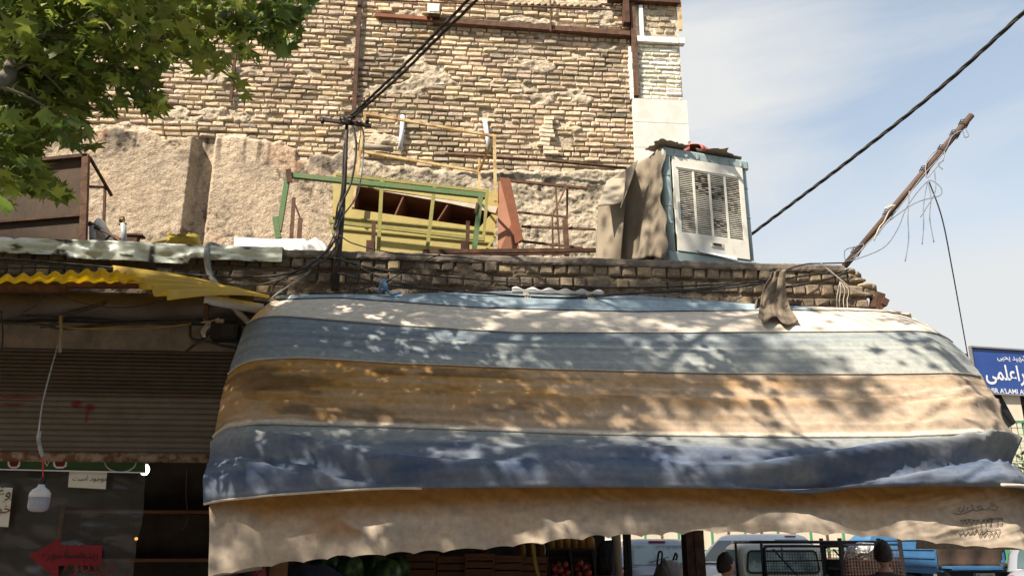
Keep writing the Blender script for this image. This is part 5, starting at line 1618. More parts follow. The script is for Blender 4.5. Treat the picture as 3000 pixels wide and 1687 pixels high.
# hanging bulb
Yb = 4.95
bu = thing("hanging_bulb", "large white LED bulb hanging on a red wire, unlit", "light bulb", at(108, 1502, Yb))
q = at(109, 1500, Yb)
BS = .8
prof = [(0.004, .004), (.03, .003), (.055, .012), (.066, .032), (.068, .10)]
MB().lathe([(a * BS, c * BS) for a, c in prof], q, 32).build("diffuser", M["bulb_diff"], bu, smooth=True)
prof = [(.0685, .10), (.066, .128), (.052, .150), (.026, .168), (.020, .186), (.0, .186)]
MB().lathe([(a * BS, c * BS) for a, c in prof], q, 32).build("bulb_body", M["bulb_white"], bu, smooth=True)
MB().lathe([(a * BS, c * BS) for a, c in [(.019, .180), (.021, .195), (.020, .222), (.012, .234), (0, .235)]], q, 20).build("socket", M["black_plastic"], bu, smooth=True)
top = q + np.array([0, 0, .235 * BS])
MB().tube([top, at(126, 1338, Yb)], .004, 6).build("red_wire", M["red_wire"], bu)
MB().tube(spline([at(126, 1338, Yb), at(119, 1318, Yb), at(113, 1285, Yb), at(116, 1262, Yb)]), .011, 8).build("wire_joint", M["grey_cable"], bu, smooth=True)
MB().tube(spline([at(113, 1270, Yb), at(125, 1180, 5.2), at(150, 1080, 5.5), at(172, 1000, 5.9), at(176, 950, 6.2)]), .0045, 6).build("cord", M["grey_cable"], bu, smooth=True)

# plastic sheet, notices, banner
YS = 6.72
P = np.zeros((70, 50, 3))
for i in range(70):
    for k in range(50):
        s_, t = i / 69, k / 49
        xr_ = np.interp(t, [0, .45, .6, 1], [428, 418, 398, 376])
        q = at(lerp(-140, xr_, s_), lerp(1345, 1760, t), YS)
        q[1] += .05 * (float(fbm(s_ * 5 + t * 3, t * 9 - s_ * 4, 5, 4)) - .5) + .03 * math.sin(s_ * 9 + t * 6) * t
        P[i, k] = q
psht = MB().grid(P).build("plastic_curtain", M["plastic"], smooth=True)
tag(psht, "clear crinkled plastic sheet hanging in the shop opening under the shutter", "plastic sheet")
ban = thing("green_banner", "dark green shop banner with red letters just under the shutter", "banner", at(200, 1385, YS - .06))
MB().prism([at(-140, 1346, YS - .08), at(426, 1346, YS - .08), at(426, 1385, YS - .08), at(-140, 1372, YS - .08)], (0, .006, 0)).build("cloth", M["green_banner"], ban)
MB().beam(at(-140, 1371, YS - .09), at(430, 1384, YS - .09), .012, .008).build("border", M["sign_white"], ban)
for x, y, w, h_ in ((41, 1352, 30, 22), (176, 1352, 34, 24)):
    for nm_, mm_, g_, off in (("letter_outline", "sign_white", 5, .084), ("letter", "red_sign", 0, .087)):
        MB().prism([at(x - w / 2 - g_, y - 12, YS - off), at(x + w / 2 + g_, y - 12, YS - off), at(x + w / 2 + g_ - 3, y + 8 + g_, YS - off), at(x + w / 2 - 8, y + 14 + g_, YS - off), at(x - w / 2 + 6, y + 14 + g_, YS - off), at(x - w / 2 - g_ + 2, y + 7 + g_, YS - off)], (0, .002, 0)).build(nm_, M[mm_], ban)
for nm_, mm_, g_, off in (("letter_outline", "sign_white", 4, .084), ("letter", "red_sign", 0, .087)):
    MB().prism([at(129 - g_, 1344, YS - off), at(145 + g_, 1344, YS - off), at(137, 1362 + g_, YS - off)], (0, .002, 0)).build(nm_, M[mm_], ban)
ov = [at(353 + 46 * math.cos(t), 1352 + 30 * math.sin(t), YS - .085) for t in np.linspace(.1, 3.04, 24)]
MB().tube(ov, .005, 5).build("oval_line", M["paper"], ban)
ux_ = np.array([1.0, 0, 0]); uz_ = np.array([0, 0, 1.0])
for poly, lab, lines in (
    ([(205, 1362), (315, 1370), (309, 1432), (199, 1426)], "white paper notice with black Persian writing, taped high on the plastic sheet", [("موجود است", 212, 1412, 88), ("ریس", 232, 1376, 40)]),
    ([(-60, 1424), (37, 1428), (24, 1543), (-60, 1538)], "white paper notice with black and red Persian writing at the photo's left edge", [("روغن", -40, 1472, 70)]),
):
    pn = thing("paper_notice", lab, "notice", at(poly[2][0], poly[2][1], YS - .07), group="paper notices on the plastic")
    MB().prism([at(x, y, YS - .06) for x, y in poly], (0, .003, 0)).build("paper", M["paper"], pn)
    b = MB()
    for txt, x, y, w in lines:
        letter(b, persian(txt), at(x, y, YS - .066), ux_, uz_, width=w / FPX * YS * 1.04)
    b.build("writing", M["ink"], pn)
    if poly[0][0] < 0:
        b = MB()
        letter(b, persian("خرما"), at(-42, 1512, YS - .066), ux_, uz_, width=62 / FPX * YS)
        b.build("red_writing", M["red_sign"], pn)
ar = thing("arrow_sign", "dark red arrow-shaped card pointing left with black writing, low in the shop", "arrow sign", at(190, 1690, YS - .08))
MB().prism([at(x, y, YS - .06) for x, y in ((84, 1627), (178, 1574), (178, 1597), (300, 1596), (296, 1655), (172, 1656), (170, 1688), (160, 1690))], (0, .004, 0)).build("card", M["red_sign"], ar)
for w_, x_, wd_ in (("سوره", 122, 58), ("ربدهسا", 190, 84)):
    b = MB(); letter(b, persian(w_), at(x_, 1642, YS - .067), ux_, uz_, width=wd_ / FPX * YS); b.build("writing", M["ink"], ar)
for w_, x_, wd_ in (("تازه", 185, 66), ("خرید", 262, 68)):
    b = MB(); letter(b, persian(w_), at(x_, 1688, YS - .067), ux_, uz_, width=wd_ / FPX * YS); b.build("red_writing", M["red_sign"], ar)
lg = thing("lit_bulb", "glowing warm lamp just right of the plastic sheet under the shutter", "light bulb", at(434, 1395, YS + .06))
MB().lathe([(0, -.040), (.020, -.034), (.033, -.012), (.036, .012), (.028, .032), (.018, .044)], at(424, 1377, YS + .30), 20).build("globe", M["lit"], lg, smooth=True)
MB().lathe([(.018, .046), (.018, .085), (0, .086)], at(428, 1376, YS + .30), 12).build("socket", M["black_plastic"], lg)
ll = thing("indicator_lamp", "tiny orange pilot lamp low beside the plastic sheet", "indicator lamp", at(399, 1585, 7.2))
MB().lathe([(0, -.013), (.010, -.009), (.013, 0), (.010, .009), (0, .013)], at(399, 1577, 7.2), 12).build("lens", M["lit_small"], ll, smooth=True)
MB().box(at(399, 1577, 7.225), (.03, .03, .03)).build("housing", M["black_plastic"], ll)
cable("hanging_twine", [at(548, 1372, 7.2), at(545, 1450, 7.2), at(550, 1520, 7.2), at(532, 1552, 7.2)], .004, "thin brown cord hanging inside the dark shop", "rust", cat="rope")
# furniture deep in the dark shop
sh_ = thing("shop_shelf", "dark wooden shelf standing inside the shop behind the plastic sheet", "shelf", (-2.6, 8.9, .07))
MB().box((-2.6, 9.15, 1.0), (2.0, .04, 1.9)).build("back_panel", M["dark_wall"], sh_)
for z in (.5, 1.0, 1.45, 1.9):
    MB().box((-2.6, 8.93, z), (2.0, .42, .03)).build("board", M["brown_wood"], sh_)
for x in (-3.6, -1.6):
    MB().box((x, 8.93, 1.0), (.04, .45, 1.9)).build("side_panel", M["brown_wood"], sh_)

# ================================================================== PRODUCE UNDER THE AWNING
st = thing("market_stall", "dark wooden produce stall in the shade under the striped awning", "market stall", (.3, 7.9, .07))
for k, (y, z) in enumerate(((7.3, .85), (7.75, 1.08), (8.2, 1.30))):
    MB().box((.2, y, z), (3.0, .48, .04)).build("shelf", M["brown_wood"], st)
for x in (-1.2, .2, 1.6):
    for y, z in ((7.12, .83), (8.40, 1.28)):
        MB().box((x, y, (z + .07) / 2), (.06, .06, z - .07)).build("leg", M["brown_wood"], st)
def melon(px, py, Y, r, lab, rot):
    q = at(px, py, Y)
    n, m = 20, 12
    vs = [(r * math.sin(math.pi * (a + .001) / m) * math.cos(2 * math.pi * k / n) * (1 + .01 * math.cos(10 * 2 * math.pi * k / n)), r * math.sin(math.pi * (a + .001) / m) * math.sin(2 * math.pi * k / n), r * 1.18 * math.cos(math.pi * a / m)) for a in range(m + 1) for k in range(n)]
    fs = [(a * n + k, a * n + (k + 1) % n, (a + 1) * n + (k + 1) % n, (a + 1) * n + k) for a in range(m) for k in range(n)]
    mm = Matrix.Rotation(rot, 3, "Y") @ Matrix.Rotation(1.3, 3, "X")
    vs = [tuple(Vector(q) + mm @ Vector(v)) for v in vs]
    tag(MB().add(vs, fs).build("watermelon", M["melon"], smooth=True), lab, "watermelon", "watermelons on the stall")
for a in ((1025, 1668, 7.5, .12, "striped watermelon right of the navy cloth", .5), (952, 1662, 7.7, .13, "dark watermelon half hidden by the navy cloth", 1.1), (1135, 1680, 7.5, .125, "striped watermelon lying left of the brown boxes", 1.6), (1098, 1655, 8.0, .12, "watermelon at the back of the heap", .2), (1170, 1662, 7.95, .11, "watermelon beside the first brown box", 2.2)):
    melon(*a)
P = np.array([[at(lerp(844, lerp(960, 1060, k / 9), i / 14), lerp(1655 - 6 * math.sin(i / 14 * 3) , 1720, k / 9) + 2 * math.sin(i), lerp(7.2, 6.9, k / 9)) for k in range(10)] for i in range(15)])
tag(MB().grid(P).build("navy_cloth", M["navy_cloth"], smooth=True, thick=.006), "dark navy cloth draped over the left end of the stall", "cloth")
crumple("red_cloth", M["red_cloth"], "dark red cloth below the torn left end of the valance", "cloth", [(735, 1720), (745, 1664), (775, 1658), (782, 1720)], 6.8, .25, 4)
b = MB().box(at(815, 1690, 6.9), (.13, .05, .35))
tag(b.build("wood_board", M["brown_wood"]), "brown upright board beside the navy cloth", "board")


def fruit_box(px, py, Y, w, h, m, lab, rz=0.0, fruits=0, group="brown fruit boxes on the stall"):
    q = at(px, py, Y)
    t = thing("fruit_box", lab, "fruit box", q, rz, group)
    d = .34
    for x in (-w / 2, w / 2):
        MB().box((x, d / 2, h / 2), (.014, d, h)).build("side_panel", m, t, local=True)
    b = MB()
    for k in range(3):
        b.box((0, 0.0, h * (k + .5) / 3), (w, .012, h / 3 - .012))
    b.build("front_panel", m, t, local=True)
    MB().box((0, d, h / 2), (w, .012, h)).build("back_panel", m, t, local=True)
    MB().box((0, d / 2, .008), (w, d, .014)).build("bottom_panel", m, t, local=True)
    MB().box((0, -.012, h - .012), (w + .02, .02, .022)).build("rim", m, t, local=True)
    return t
Yx = 7.9
lbs = ["brown fruit box on the stall, right after the watermelons", "brown fruit box, second of the row on the stall", "brown fruit box in the middle of the row", "brown fruit box left of the yellow strap", "brown fruit box at the right end behind the yellow strap"]
for k, x in enumerate((1232, 1322, 1405, 1488, 1562)):
    fruit_box(x, 1688 + (0, 5, -2, 3, 6)[k], Yx + (0, .05, -.04, .03, .06)[k], .25, .19, M["crate_wood"], lbs[k], rz=(-.10, .09, -.05, .12, -.04)[k])
# red bundle
crumple("red_bag", M["red_sign"], "small dark red bag behind the brown boxes", "bag", [(1388, 1630), (1392, 1612), (1412, 1606), (1430, 1612), (1428, 1630)], 8.3, .12, 6)
def bottle(px, py, Y, r, h, lab, cap=True, group=None):
    q = at(px, py, Y)
    t = thing("bottle", lab, "bottle", q, 0, group)
    MB().lathe([(0, 0), (r * .95, .002), (r, .02), (r, h * .58), (r * .75, h * .72), (r * .36, h * .84), (r * .34, h * .93)], (0, 0, 0), 16).build("bottle_body", M["amber"], t, smooth=True, local=True)
    MB().lathe([(r * .40, h * .92), (r * .40, h), (0, h + .001)], (0, 0, 0), 12).build("cap", M["cap"], t, local=True)
    return t
for k, x in enumerate((1530, 1560, 1588)):
    bottle(x, 1650, 8.35, .035, .24, ("amber bottle standing behind the boxes, leftmost of three", "amber bottle standing behind the boxes, middle of three", "amber bottle standing behind the boxes, rightmost of three")[k], group="amber bottles behind the boxes")
for k, x in enumerate((1616, 1640, 1662, 1684, 1706, 1728)):
    bottle(x, 1612, 8.3, .038 if k < 5 else .05, .17, ("yellow bottle on the black crates, first from the left", "yellow bottle on the black crates, second from the left", "yellow bottle on the black crates, third from the left", "yellow bottle on the black crates, third from the right", "yellow bottle on the black crates, next to the widest one", "widest yellow bottle, at the right end on the black crates")[k], group="yellow bottles on the black crates")
rngp = np.random.default_rng(3)
for k, (x, lab) in enumerate(((1648, "black crate of red pomegranates tilted to the front, left one"), (1714, "black crate of red pomegranates tilted to the front, right one"))):
    q = at(x, 1735, 7.9)
    t = thing("produce_crate", lab, "crate", q, 0, "black crates of pomegranates")
    w, h = .215, .40
    til = Matrix.Rotation(-.45, 3, "X")
    tr = lambda p: tuple(til @ Vector(p))
    def bx(c, s):
        return MB().box(tr(c), s, rot=til)
    bx((0, .12, h / 2), (w, .012, h)).build("back_panel", M["grey_tarp"], t, local=True)
    for xx_ in (-w / 2, w / 2):
        bx((xx_, .05, h / 2), (.012, .15, h)).build("side_panel", M["crate_black"], t, local=True)
    bx((0, .05, h), (w + .02, .16, .018)).build("rim", M["crate_black"], t, local=True)
    bx((0, .05, 0), (w, .15, .012)).build("bottom_panel", M["crate_black"], t, local=True)
    pos = []
    for _ in range(200):
        p_ = (rngp.uniform(-w / 2 + .04, w / 2 - .04), rngp.uniform(-.02, .07), rngp.uniform(.03, .27))
        if all((p_[0] - o_[0]) ** 2 + (p_[1] - o_[1]) ** 2 + (p_[2] - o_[2]) ** 2 > .055 ** 2 for o_ in pos):
            pos.append(p_)
    for j, p_ in enumerate(pos[:18]):
        c = Vector(q) + til @ Vector(p_)
        r = rngp.uniform(.029, .036)
        b = MB().lathe([(0, -r), (r * .6, -r * .8), (r * .98, -r * .25), (r, .2 * r), (r * .7, .75 * r), (r * .2, r), (r * .22, r * 1.18), (0, r * 1.1)], c, 14)
        tag(b.build("pomegranate", M["pomegranate"], smooth=True), "red pomegranate heaped in the %s black crate" % ("left" if k == 0 else "right"), "pomegranate", "pomegranates in the %s crate" % ("left" if k == 0 else "right"))
b = MB()
P = np.array([[at(lerp(1556, 1582, (k / 19) ** 1.6) + 10 * s_, lerp(1585, 1720, k / 19), 7.1 - .01 * s_) for k in range(20)] for s_ in (0, .5, 1)])
tag(MB().grid(P).build("yellow_strap", M["strap"], smooth=True, thick=.003), "dull yellow strap hanging down from the valance", "strap")
crumple("black_jacket", M["black_cloth"], "black jacket hanging beside the pale wooden pole", "jacket", [(1750, 1900), (1748, 1640), (1753, 1598), (1768, 1582), (1796, 1580), (1800, 1700), (1804, 1900)], 8.2, .16, 9, amp=.03)

# sack with handles beside the parked hatchback
sk = thing("woven_sack", "pale woven sack with dark loop handles in front of the silver hatchback", "sack", at(1960, 1850, 10.4))
pts = [(1905, 1850), (1912, 1700), (1925, 1655), (1945, 1636), (1975, 1640), (1998, 1648), (2008, 1690), (2012, 1850)]
n = 48
poly = [np.asarray(at(x, y, 10.4)) for x, y in pts]
c = sum(poly) / len(poly)
per = []
for k in range(n):
    f = k / n * len(poly); i = int(f)
    per.append(lerp(poly[i % len(poly)], poly[(i + 1) % len(poly)], f - i))
P = np.zeros((9, n + 1, 3))
for a in range(9):
    ph_ = math.pi * a / 8
    for k in range(n + 1):
        w = 1 + .12 * (float(vn(k % n * .6, a * .9, 3)) - .5)
        P[a, k] = c + (per[k % n] - c) * max(.02, math.sin(ph_)) * w + np.array([0, -.22 * math.cos(ph_), 0])
MB().grid(P).build("sack_body", M["sack"], sk, smooth=True)
for (xa, xb, top_, bot_) in ((1925, 1940, 1614, 1655), (1972, 1984, 1620, 1640)):
    MB().tube(spline([at(xa, bot_, 10.3), at(xa + 4, top_ + 8, 10.3), at((xa + xb) / 2 + 2, top_, 10.3), at(xb, top_ + 8, 10.3), at(xb - 4, bot_, 10.3)]), .012, 6).build("handle", M["trim"], sk, smooth=True)

# ================================================================== ALLEY, ITS WALL, FENCE AND SIGN
def alley_z(y):
    return float(0.30 * sstep(9.5, 17, y)) - 0.066
g = MB()
ysA = list(np.linspace(9.5, 17, 12)) + [60]
g.grid(np.array([[(x, y, alley_z(y) if y < 17 else alley_z(17)) for y in ysA] for x in (1.9, 8, 60)], float))
tag(g.build("alley_road", M["asphalt"]), kind="structure")

p = at(2960, 1156, Y=29.0)
bw = thing("beige_wall", "tall beige rendered wall at the far side of the alley behind the street sign", "wall", (16, 29, .2))
MB().box((20, 29.2, p[2] / 2), (34, .4, p[2])).build("wall_face", M["beige_wall"], bw)
MB().box((20, 29.1, p[2] + .06), (34.2, .6, .12)).build("coping", M["stone"], bw)
MB().box((20, 28.97, .7), (34, .06, .9)).build("plinth", M["cement"], bw)
# green court fence
def fence(name, label, xa, xb, y, ztop_, zb, step, mesh=True, orange=False):
    f = thing(name, label, "fence", ((xa + xb) / 2, y, zb))
    k = 0
    x = xa
    while x <= xb:
        MB().box((x, y, (ztop_ + zb) / 2), (.07, .07, ztop_ - zb)).build("post", M["rust"] if orange and k % 2 else M["green_metal"], f)
        x += step; k += 1
    for z in (ztop_ - .03, (ztop_ + zb) / 2, zb + .12):
        MB().beam((xa, y - .02, z), (xb, y - .02, z), .05, .05).build("rail", M["green_metal"], f)
    if mesh:
        b = MB()
        n_ = int((xb - xa) / .14)
        for i in range(n_):
            b.beam((xa + i * .14, y + .03, zb), (xa + i * .14, y + .03, ztop_), .012, .012)
        for i in range(int((ztop_ - zb) / .14)):
            b.beam((xa, y + .03, zb + i * .14), (xb, y + .03, zb + i * .14), .012, .012)
        b.build("wire_mesh", M["green_metal"], f)
    return f
fq = at(2960, 1231, Y=17.0)
fence("court_fence", "green mesh fence overgrown with ivy right of the awning", fq[0] - .55, fq[0] + 5, 17.0, float(fq[2]), .2, .85)
fence("court_fence", "green and rusty barred fence far behind the parked cars", 4.5, 15.5, 27.5, 2.6, .2, .55, mesh=False, orange=True)


def leaf_cloud(pts, size, cols, rng, mb_name, m, parent=None, shape=None, nrm=None, kind=None, label=None, cat=None, group=None):
    """many leaf-sized faces as one mesh; pts (n,3)"""
    n = len(pts)
    if shape is None:
        shape = np.array([(0, 0), (.5, .22), (1.0, 0), (.5, -.22)])
        faces = [(0, 1, 2), (0, 2, 3)]
    else:
        shape, faces = shape
    m_ = len(shape)
    d = rng.normal(size=(n, 3)); d /= np.linalg.norm(d, axis=1)[:, None]
    if nrm is not None:
        d = d * nrm[1] + np.asarray(nrm[0]); d /= np.linalg.norm(d, axis=1)[:, None]
    r = rng.normal(size=(n, 3))
    a = np.cross(d, r); a /= np.linalg.norm(a, axis=1)[:, None]
    b_ = np.cross(d, a)
    sz = size * rng.uniform(.65, 1.2, n)
    rad2 = (shape ** 2).sum(1)
    curl = -rng.uniform(.0, .35, n)
    V_ = pts[:, None, :] + sz[:, None, None] * (shape[None, :, 0, None] * a[:, None, :] + shape[None, :, 1, None] * b_[:, None, :] + (rad2[None, :] * curl[:, None])[..., None] * d[:, None, :])
    F_ = (np.arange(n)[:, None, None] * m_ + np.array(faces)[None]).reshape(-1, len(faces[0]))
    C_ = np.repeat(cols[:, None, :], m_, 1).reshape(-1, 3)
    return V_.reshape(-1, 3), F_, C_


def mesh_np(name, V_, F_, C_, m, parent=None):
    me = bpy.data.meshes.new(name)
    o0 = org(parent) if parent is not None else np.array([V_[:, 0].mean(), V_[:, 1].mean(), V_[:, 2].min()])
    me.vertices.add(len(V_)); me.vertices.foreach_set("co", (V_ - o0).astype(np.float32).ravel())
    k = F_.shape[1]
    me.loops.add(len(F_) * k); me.loops.foreach_set("vertex_index", F_.astype(np.int32).ravel())
    me.polygons.add(len(F_)); me.polygons.foreach_set("loop_start", np.arange(0, len(F_) * k, k, dtype=np.int32))
    me.update(calc_edges=True)
    ca_ = me.color_attributes.new("Col", "FLOAT_COLOR", "POINT")
    ca_.data.foreach_set("color", np.concatenate([C_, np.ones((len(C_), 1))], 1).astype(np.float32).ravel())
    me.materials.append(m)
    me.validate()
    o = bpy.data.objects.new(name, me)
    COL.objects.link(o)
    if parent is not None:
        o.parent = parent
    else:
        o.location = Vector(o0)
    ORG[o.name] = o0
    return o


rngi = np.random.default_rng(6)
iv = thing("ivy_hedge", "green ivy climbing on the court fence at the photo's right edge", "ivy", (fq[0] + 2, 16.9, .2))
n_ = 5200
px_ = rngi.uniform(fq[0] - .5, fq[0] + 4.5, n_)
zt_i = .4 + (float(fq[2]) - .9) * (0.55 + .45 * fbm(px_ * 1.3, px_ * 0, 3, 3))
pts_i = np.stack([px_, 16.85 + rngi.normal(0, .16, n_), .2 + (zt_i) * rngi.random(n_) ** .75], 1)
cols_i = np.array([.055, .10, .03]) * rngi.uniform(.6, 1.6, (n_, 1)) * np.array([1, 1, 1]) + np.array([.03, .02, 0]) * rngi.random((n_, 1))
mesh_np("foliage", *leaf_cloud(pts_i, .13, cols_i, rngi, "", None), M["ivy"], iv)
b = MB()
for k in range(7):
    x = fq[0] - .3 + k * .6
    b.tube(spline([(x, 16.9, .2), (x + .1, 16.92, 1.2), (x - .08, 16.9, 2.4)]), .02, 6)
b.build("stem", M["bark"], iv)

# street sign
Ys = 8.6
s_tl, s_bl = at(2842, 1018, Ys), at(2858, 1150, Ys)
sw, shh = 1.35, float(s_tl[2] - s_bl[2])
sdir = math.atan2(0.16, 1)
sg = thing("street_sign", "blue street name sign with white Persian and Latin lettering beside the awning", "street sign", (s_tl[0], Ys, s_tl[2] - shh), sdir)
MB().box((sw / 2, 0, shh / 2), (sw, .02, shh)).build("plate", M["sign_blue"], sg, local=True)
b = MB()
b.box((sw / 2, -.006, shh + .008), (sw + .02, .045, .018)); b.box((sw / 2, -.006, -.006), (sw + .02, .04, .014)); b.box((-.006, -.004, shh / 2), (.014, .036, shh + .012)); b.box((sw + .006, -.004, shh / 2), (.014, .036, shh + .012))
b.build("frame", M["alu"], sg, local=True)
b = MB()
X_ = np.array([1.0, 0, 0]); Z_ = np.array([0, 0, 1.0])
mpx = float(np.linalg.norm(at(2942, 1080, Ys) - at(2842, 1080, Ys))) / 100.0      # metres per photo pixel
letter(b, persian("کوچه شهید یحیی"), (82 * mpx, -.0, shh - 36 * mpx), X_, Z_, width=150 * mpx, n=(0, -.013, 0), bold=.012)
letter(b, persian("میراعلمی"), (33 * mpx, 0, shh - 102 * mpx), X_, Z_, width=178 * mpx, height=58 * mpx, n=(0, -.013, 0), bold=.018)
letter(b, "MIR A'LAMI ALLEY", (36 * mpx, 0, shh - 125 * mpx), X_, Z_, width=158 * mpx, height=14 * mpx, n=(0, -.013, 0), bold=.02)
b.build("lettering", M["sign_white"], sg, local=True)
spx = at(2836, 1060, Ys + .05)
MB().box((-.05, .06, shh * .72), (.05, .05, .16)).build("bracket", M["trim"], sg, local=True)
b = MB().beam((.20, .045, .10), (.42, .06, -.34), .16, .03, up=(0, 1, 0))
b.build("stay", M["trim"], sg, local=True)
MB().tube([(sw * .5, .07, shh + .02), (sw * .5, .07, -float(s_bl[2]) - .0)], .035, 12).build("post", M["dark_rust"], sg, local=True, smooth=True)

# ================================================================== VEHICLES
def wheels(parent, xs_, ys_, r, w):
    for x in xs_:
        for y in ys_:
            tw = MB().lathe([(r * .62, -w / 2), (r * .94, -w / 2), (r, -w * .36), (r, w * .36), (r * .94, w / 2), (r * .62, w / 2)], (x, y, r), 28, axis="X").build("wheel", M["tyre"], parent, smooth=False, local=True)
            MB().lathe([(0, -w * .40), (r * .3, -w * .46), (r * .6, -w * .40), (r * .62, w * .40), (r * .3, w * .46), (0, w * .40)], (x, y, r), 20, axis="X").build("rim", M["alu"], tw, local=True)


def hull(mb, stations, n=20, p=3.2):
    """loft of rounded sections along y: (y, half width, z bottom, z top)"""
    P = np.zeros((len(stations), n + 1, 3))
    for i, (y, hw, zb_, zt2_) in enumerate(stations):
        for k in range(n + 1):
            t = 2 * math.pi * k / n
            c, s_ = math.cos(t), math.sin(t)
            P[i, k] = (hw * math.copysign(abs(c) ** (2 / p), c), y, (zb_ + zt2_) / 2 + (zt2_ - zb_) / 2 * math.copysign(abs(s_) ** (2 / p), s_))
    mb.grid(P)
    for i in (0, -1):
        mb.add(P[i, :-1], [tuple(range(n))])


def car(name, label, loc, rz, paint, Lc=3.9, Wc=1.66, H=1.45, hatch=True, group=None, glass="glass", cat="car"):
    t = thing(name, label, cat, loc, rz, group)
    h, w = Lc / 2, Wc / 2
    b = MB()
    hull(b, [(-h, w * .80, .42, .78), (-h + .05, w * .90, .32, .92), (-h + .35, w * .98, .24, .98), (-h + 1.2, w, .20, .97), (.6, w, .20, .95), (h - .9, w * .98, .22, .90), (h - .35, w * .93, .26, .80), (h - .04, w * .82, .34, .68), (h, w * .74, .40, .60)], 28, 4)
    b.build("body", paint, t, smooth=True, local=True)
    # cabin: belt ring to roof ring
    yb0, yb1 = (-h + .10 if hatch else -h + .85), .95
    yr0, yr1 = (-h + .48 if hatch else -h + 1.25), .20
    belt, roof = .92, H
    rings = []
    for (y0, y1, hw, z, rr) in ((yb0, yb1, w * .93, belt, .22), (lerp(yb0, yr0, .5) - .03, lerp(yb1, yr1, .55), w * .86, lerp(belt, roof, .55), .24), (yr0 - .02, yr1 + .04, w * .76, roof - .07, .26), (yr0 + .10, yr1 - .12, w * .66, roof - .012, .24), (yr0 + .35, yr1 - .35, w * .40, roof, .15)):
        ring = []
        for (cx, cy, a0) in ((hw - rr, y1 - rr, 0), (-hw + rr, y1 - rr, 90), (-hw + rr, y0 + rr, 180), (hw - rr, y0 + rr, 270)):
            for k in range(7):
                a = R_(a0 + 15 * k)
                ring.append((cx + rr * math.cos(a), cy + rr * math.sin(a), z))
        rings.append(ring)
    m = len(rings[0])
    b = MB()
    b.add([p_ for r_ in rings for p_ in r_], [(a * m + k, a * m + (k + 1) % m, (a + 1) * m + (k + 1) % m, (a + 1) * m + k) for a in range(len(rings) - 1) for k in range(m)] + [tuple((len(rings) - 1) * m + k for k in range(m))])
    b.build("cabin", paint, t, smooth=True, local=True)

    def on(side, u_, z):
        """point on the cabin skin: side 'r' rear, 'f' front, -1/+1 flanks; u_ along it"""
        zz_ = [belt, lerp(belt, roof, .55), roof - .07]
        hw = float(np.interp(z, zz_, [w * .93, w * .86, w * .76])); rr = float(np.interp(z, zz_, [.22, .24, .26]))
        y0 = float(np.interp(z, zz_, [yb0, lerp(yb0, yr0, .5) - .03, yr0 - .02])); y1 = float(np.interp(z, zz_, [yb1, lerp(yb1, yr1, .55), yr1 + .04]))
        if side in ("r", "f"):
            x = u_ * (hw - .05)
            e_ = max(0, abs(x) - (hw - rr))
            cut = rr - math.sqrt(max(0, rr * rr - e_ * e_))
            return (x, (y0 + cut - .014) if side == "r" else (y1 - cut + .014), z)
        return (side * (hw + .012), lerp(y0 + .20, y1 - .12, u_), z)
    def pane(nm, side, u0, u1, z0_, z1_, m_, parent):
        P = np.array([[on(side, lerp(u0, u1, i / 16), lerp(z0_, z1_, k / 4)) for k in range(5)] for i in range(17)])
        return MB().grid(P).build(nm, m_, parent, smooth=True, local=True)
    pane("rear_window", "r", -.86, .86, belt + .05, roof - .13, M[glass], t)
    pane("windscreen", "f", -.88, .88, belt + .04, roof - .10, M["glass"], t)
    for s_ in (-1, 1):
        for (u0, u1) in ((.06, .30), (.33, .62), (.65, .93)):
            pane("side_window", s_, u0, u1, belt + .05, roof - .15, M["glass"], t)
        tl = MB(); hull(tl, [(-h + .02, .05, .62, .84), (-h + .10, .085, .60, .88), (-h + .32, .05, .66, .86)], 14, 2.6)
        for i in range(len(tl.v)):
            tl.v[i] = (tl.v[i][0] + s_ * w * .83, tl.v[i][1] - .02, tl.v[i][2])
        tl.build("tail_light", M["tail"], t, smooth=True, local=True)
        hl = MB(); hull(hl, [(h - .22, .05, .56, .70), (h - .10, .12, .54, .68), (h - .03, .10, .52, .64)], 14, 2.6)
        for i in range(len(hl.v)):
            hl.v[i] = (hl.v[i][0] + s_ * w * .62, hl.v[i][1] + .02, hl.v[i][2])
        hl.build("headlight", M["pale_glass"], t, smooth=True, local=True)
        mr = MB(); hull(mr, [(.62, .02, .93, .98), (.66, .09, .92, 1.04), (.74, .08, .93, 1.03), (.80, .03, .95, 1.0)], 12, 2.6)
        for i in range(len(mr.v)):
            mr.v[i] = (mr.v[i][0] + s_ * (w + .06), mr.v[i][1], mr.v[i][2])
        mr.build("mirror", M["trim"], t, smooth=True, local=True)
    MB().box((0, -h - .01, .42), (Wc * .80, .09, .16)).build("bumper", M["trim"], t, local=True)
    MB().box((0, -h - .03, .66), (.50, .02, .11)).build("number_plate", M["plate"], t, local=True)
    if hatch:
        MB().box((0, yr0 - .03, roof - .055), (.34, .03, .025)).build("brake_light", M["tail"], t, local=True)
        MB().beam((-.22, yb0 - .075, belt + .09), (.18, yb0 - .06, belt + .20), .014, .014).build("wiper", M["trim"], t, local=True)
    wheels(t, (-w + .09, w - .09), (-h + .72, h - .78), .29, .18)
    return t


def place_car(name, label, px, Y, rz, paint, **kw):
    q = at(px, 1600, Y)
    Lc = kw.get("Lc", 3.9)
    yc_ = Y + Lc / 2
    return car(name, label, (q[0], yc_, alley_z(min(17, yc_))), rz, paint, **kw)


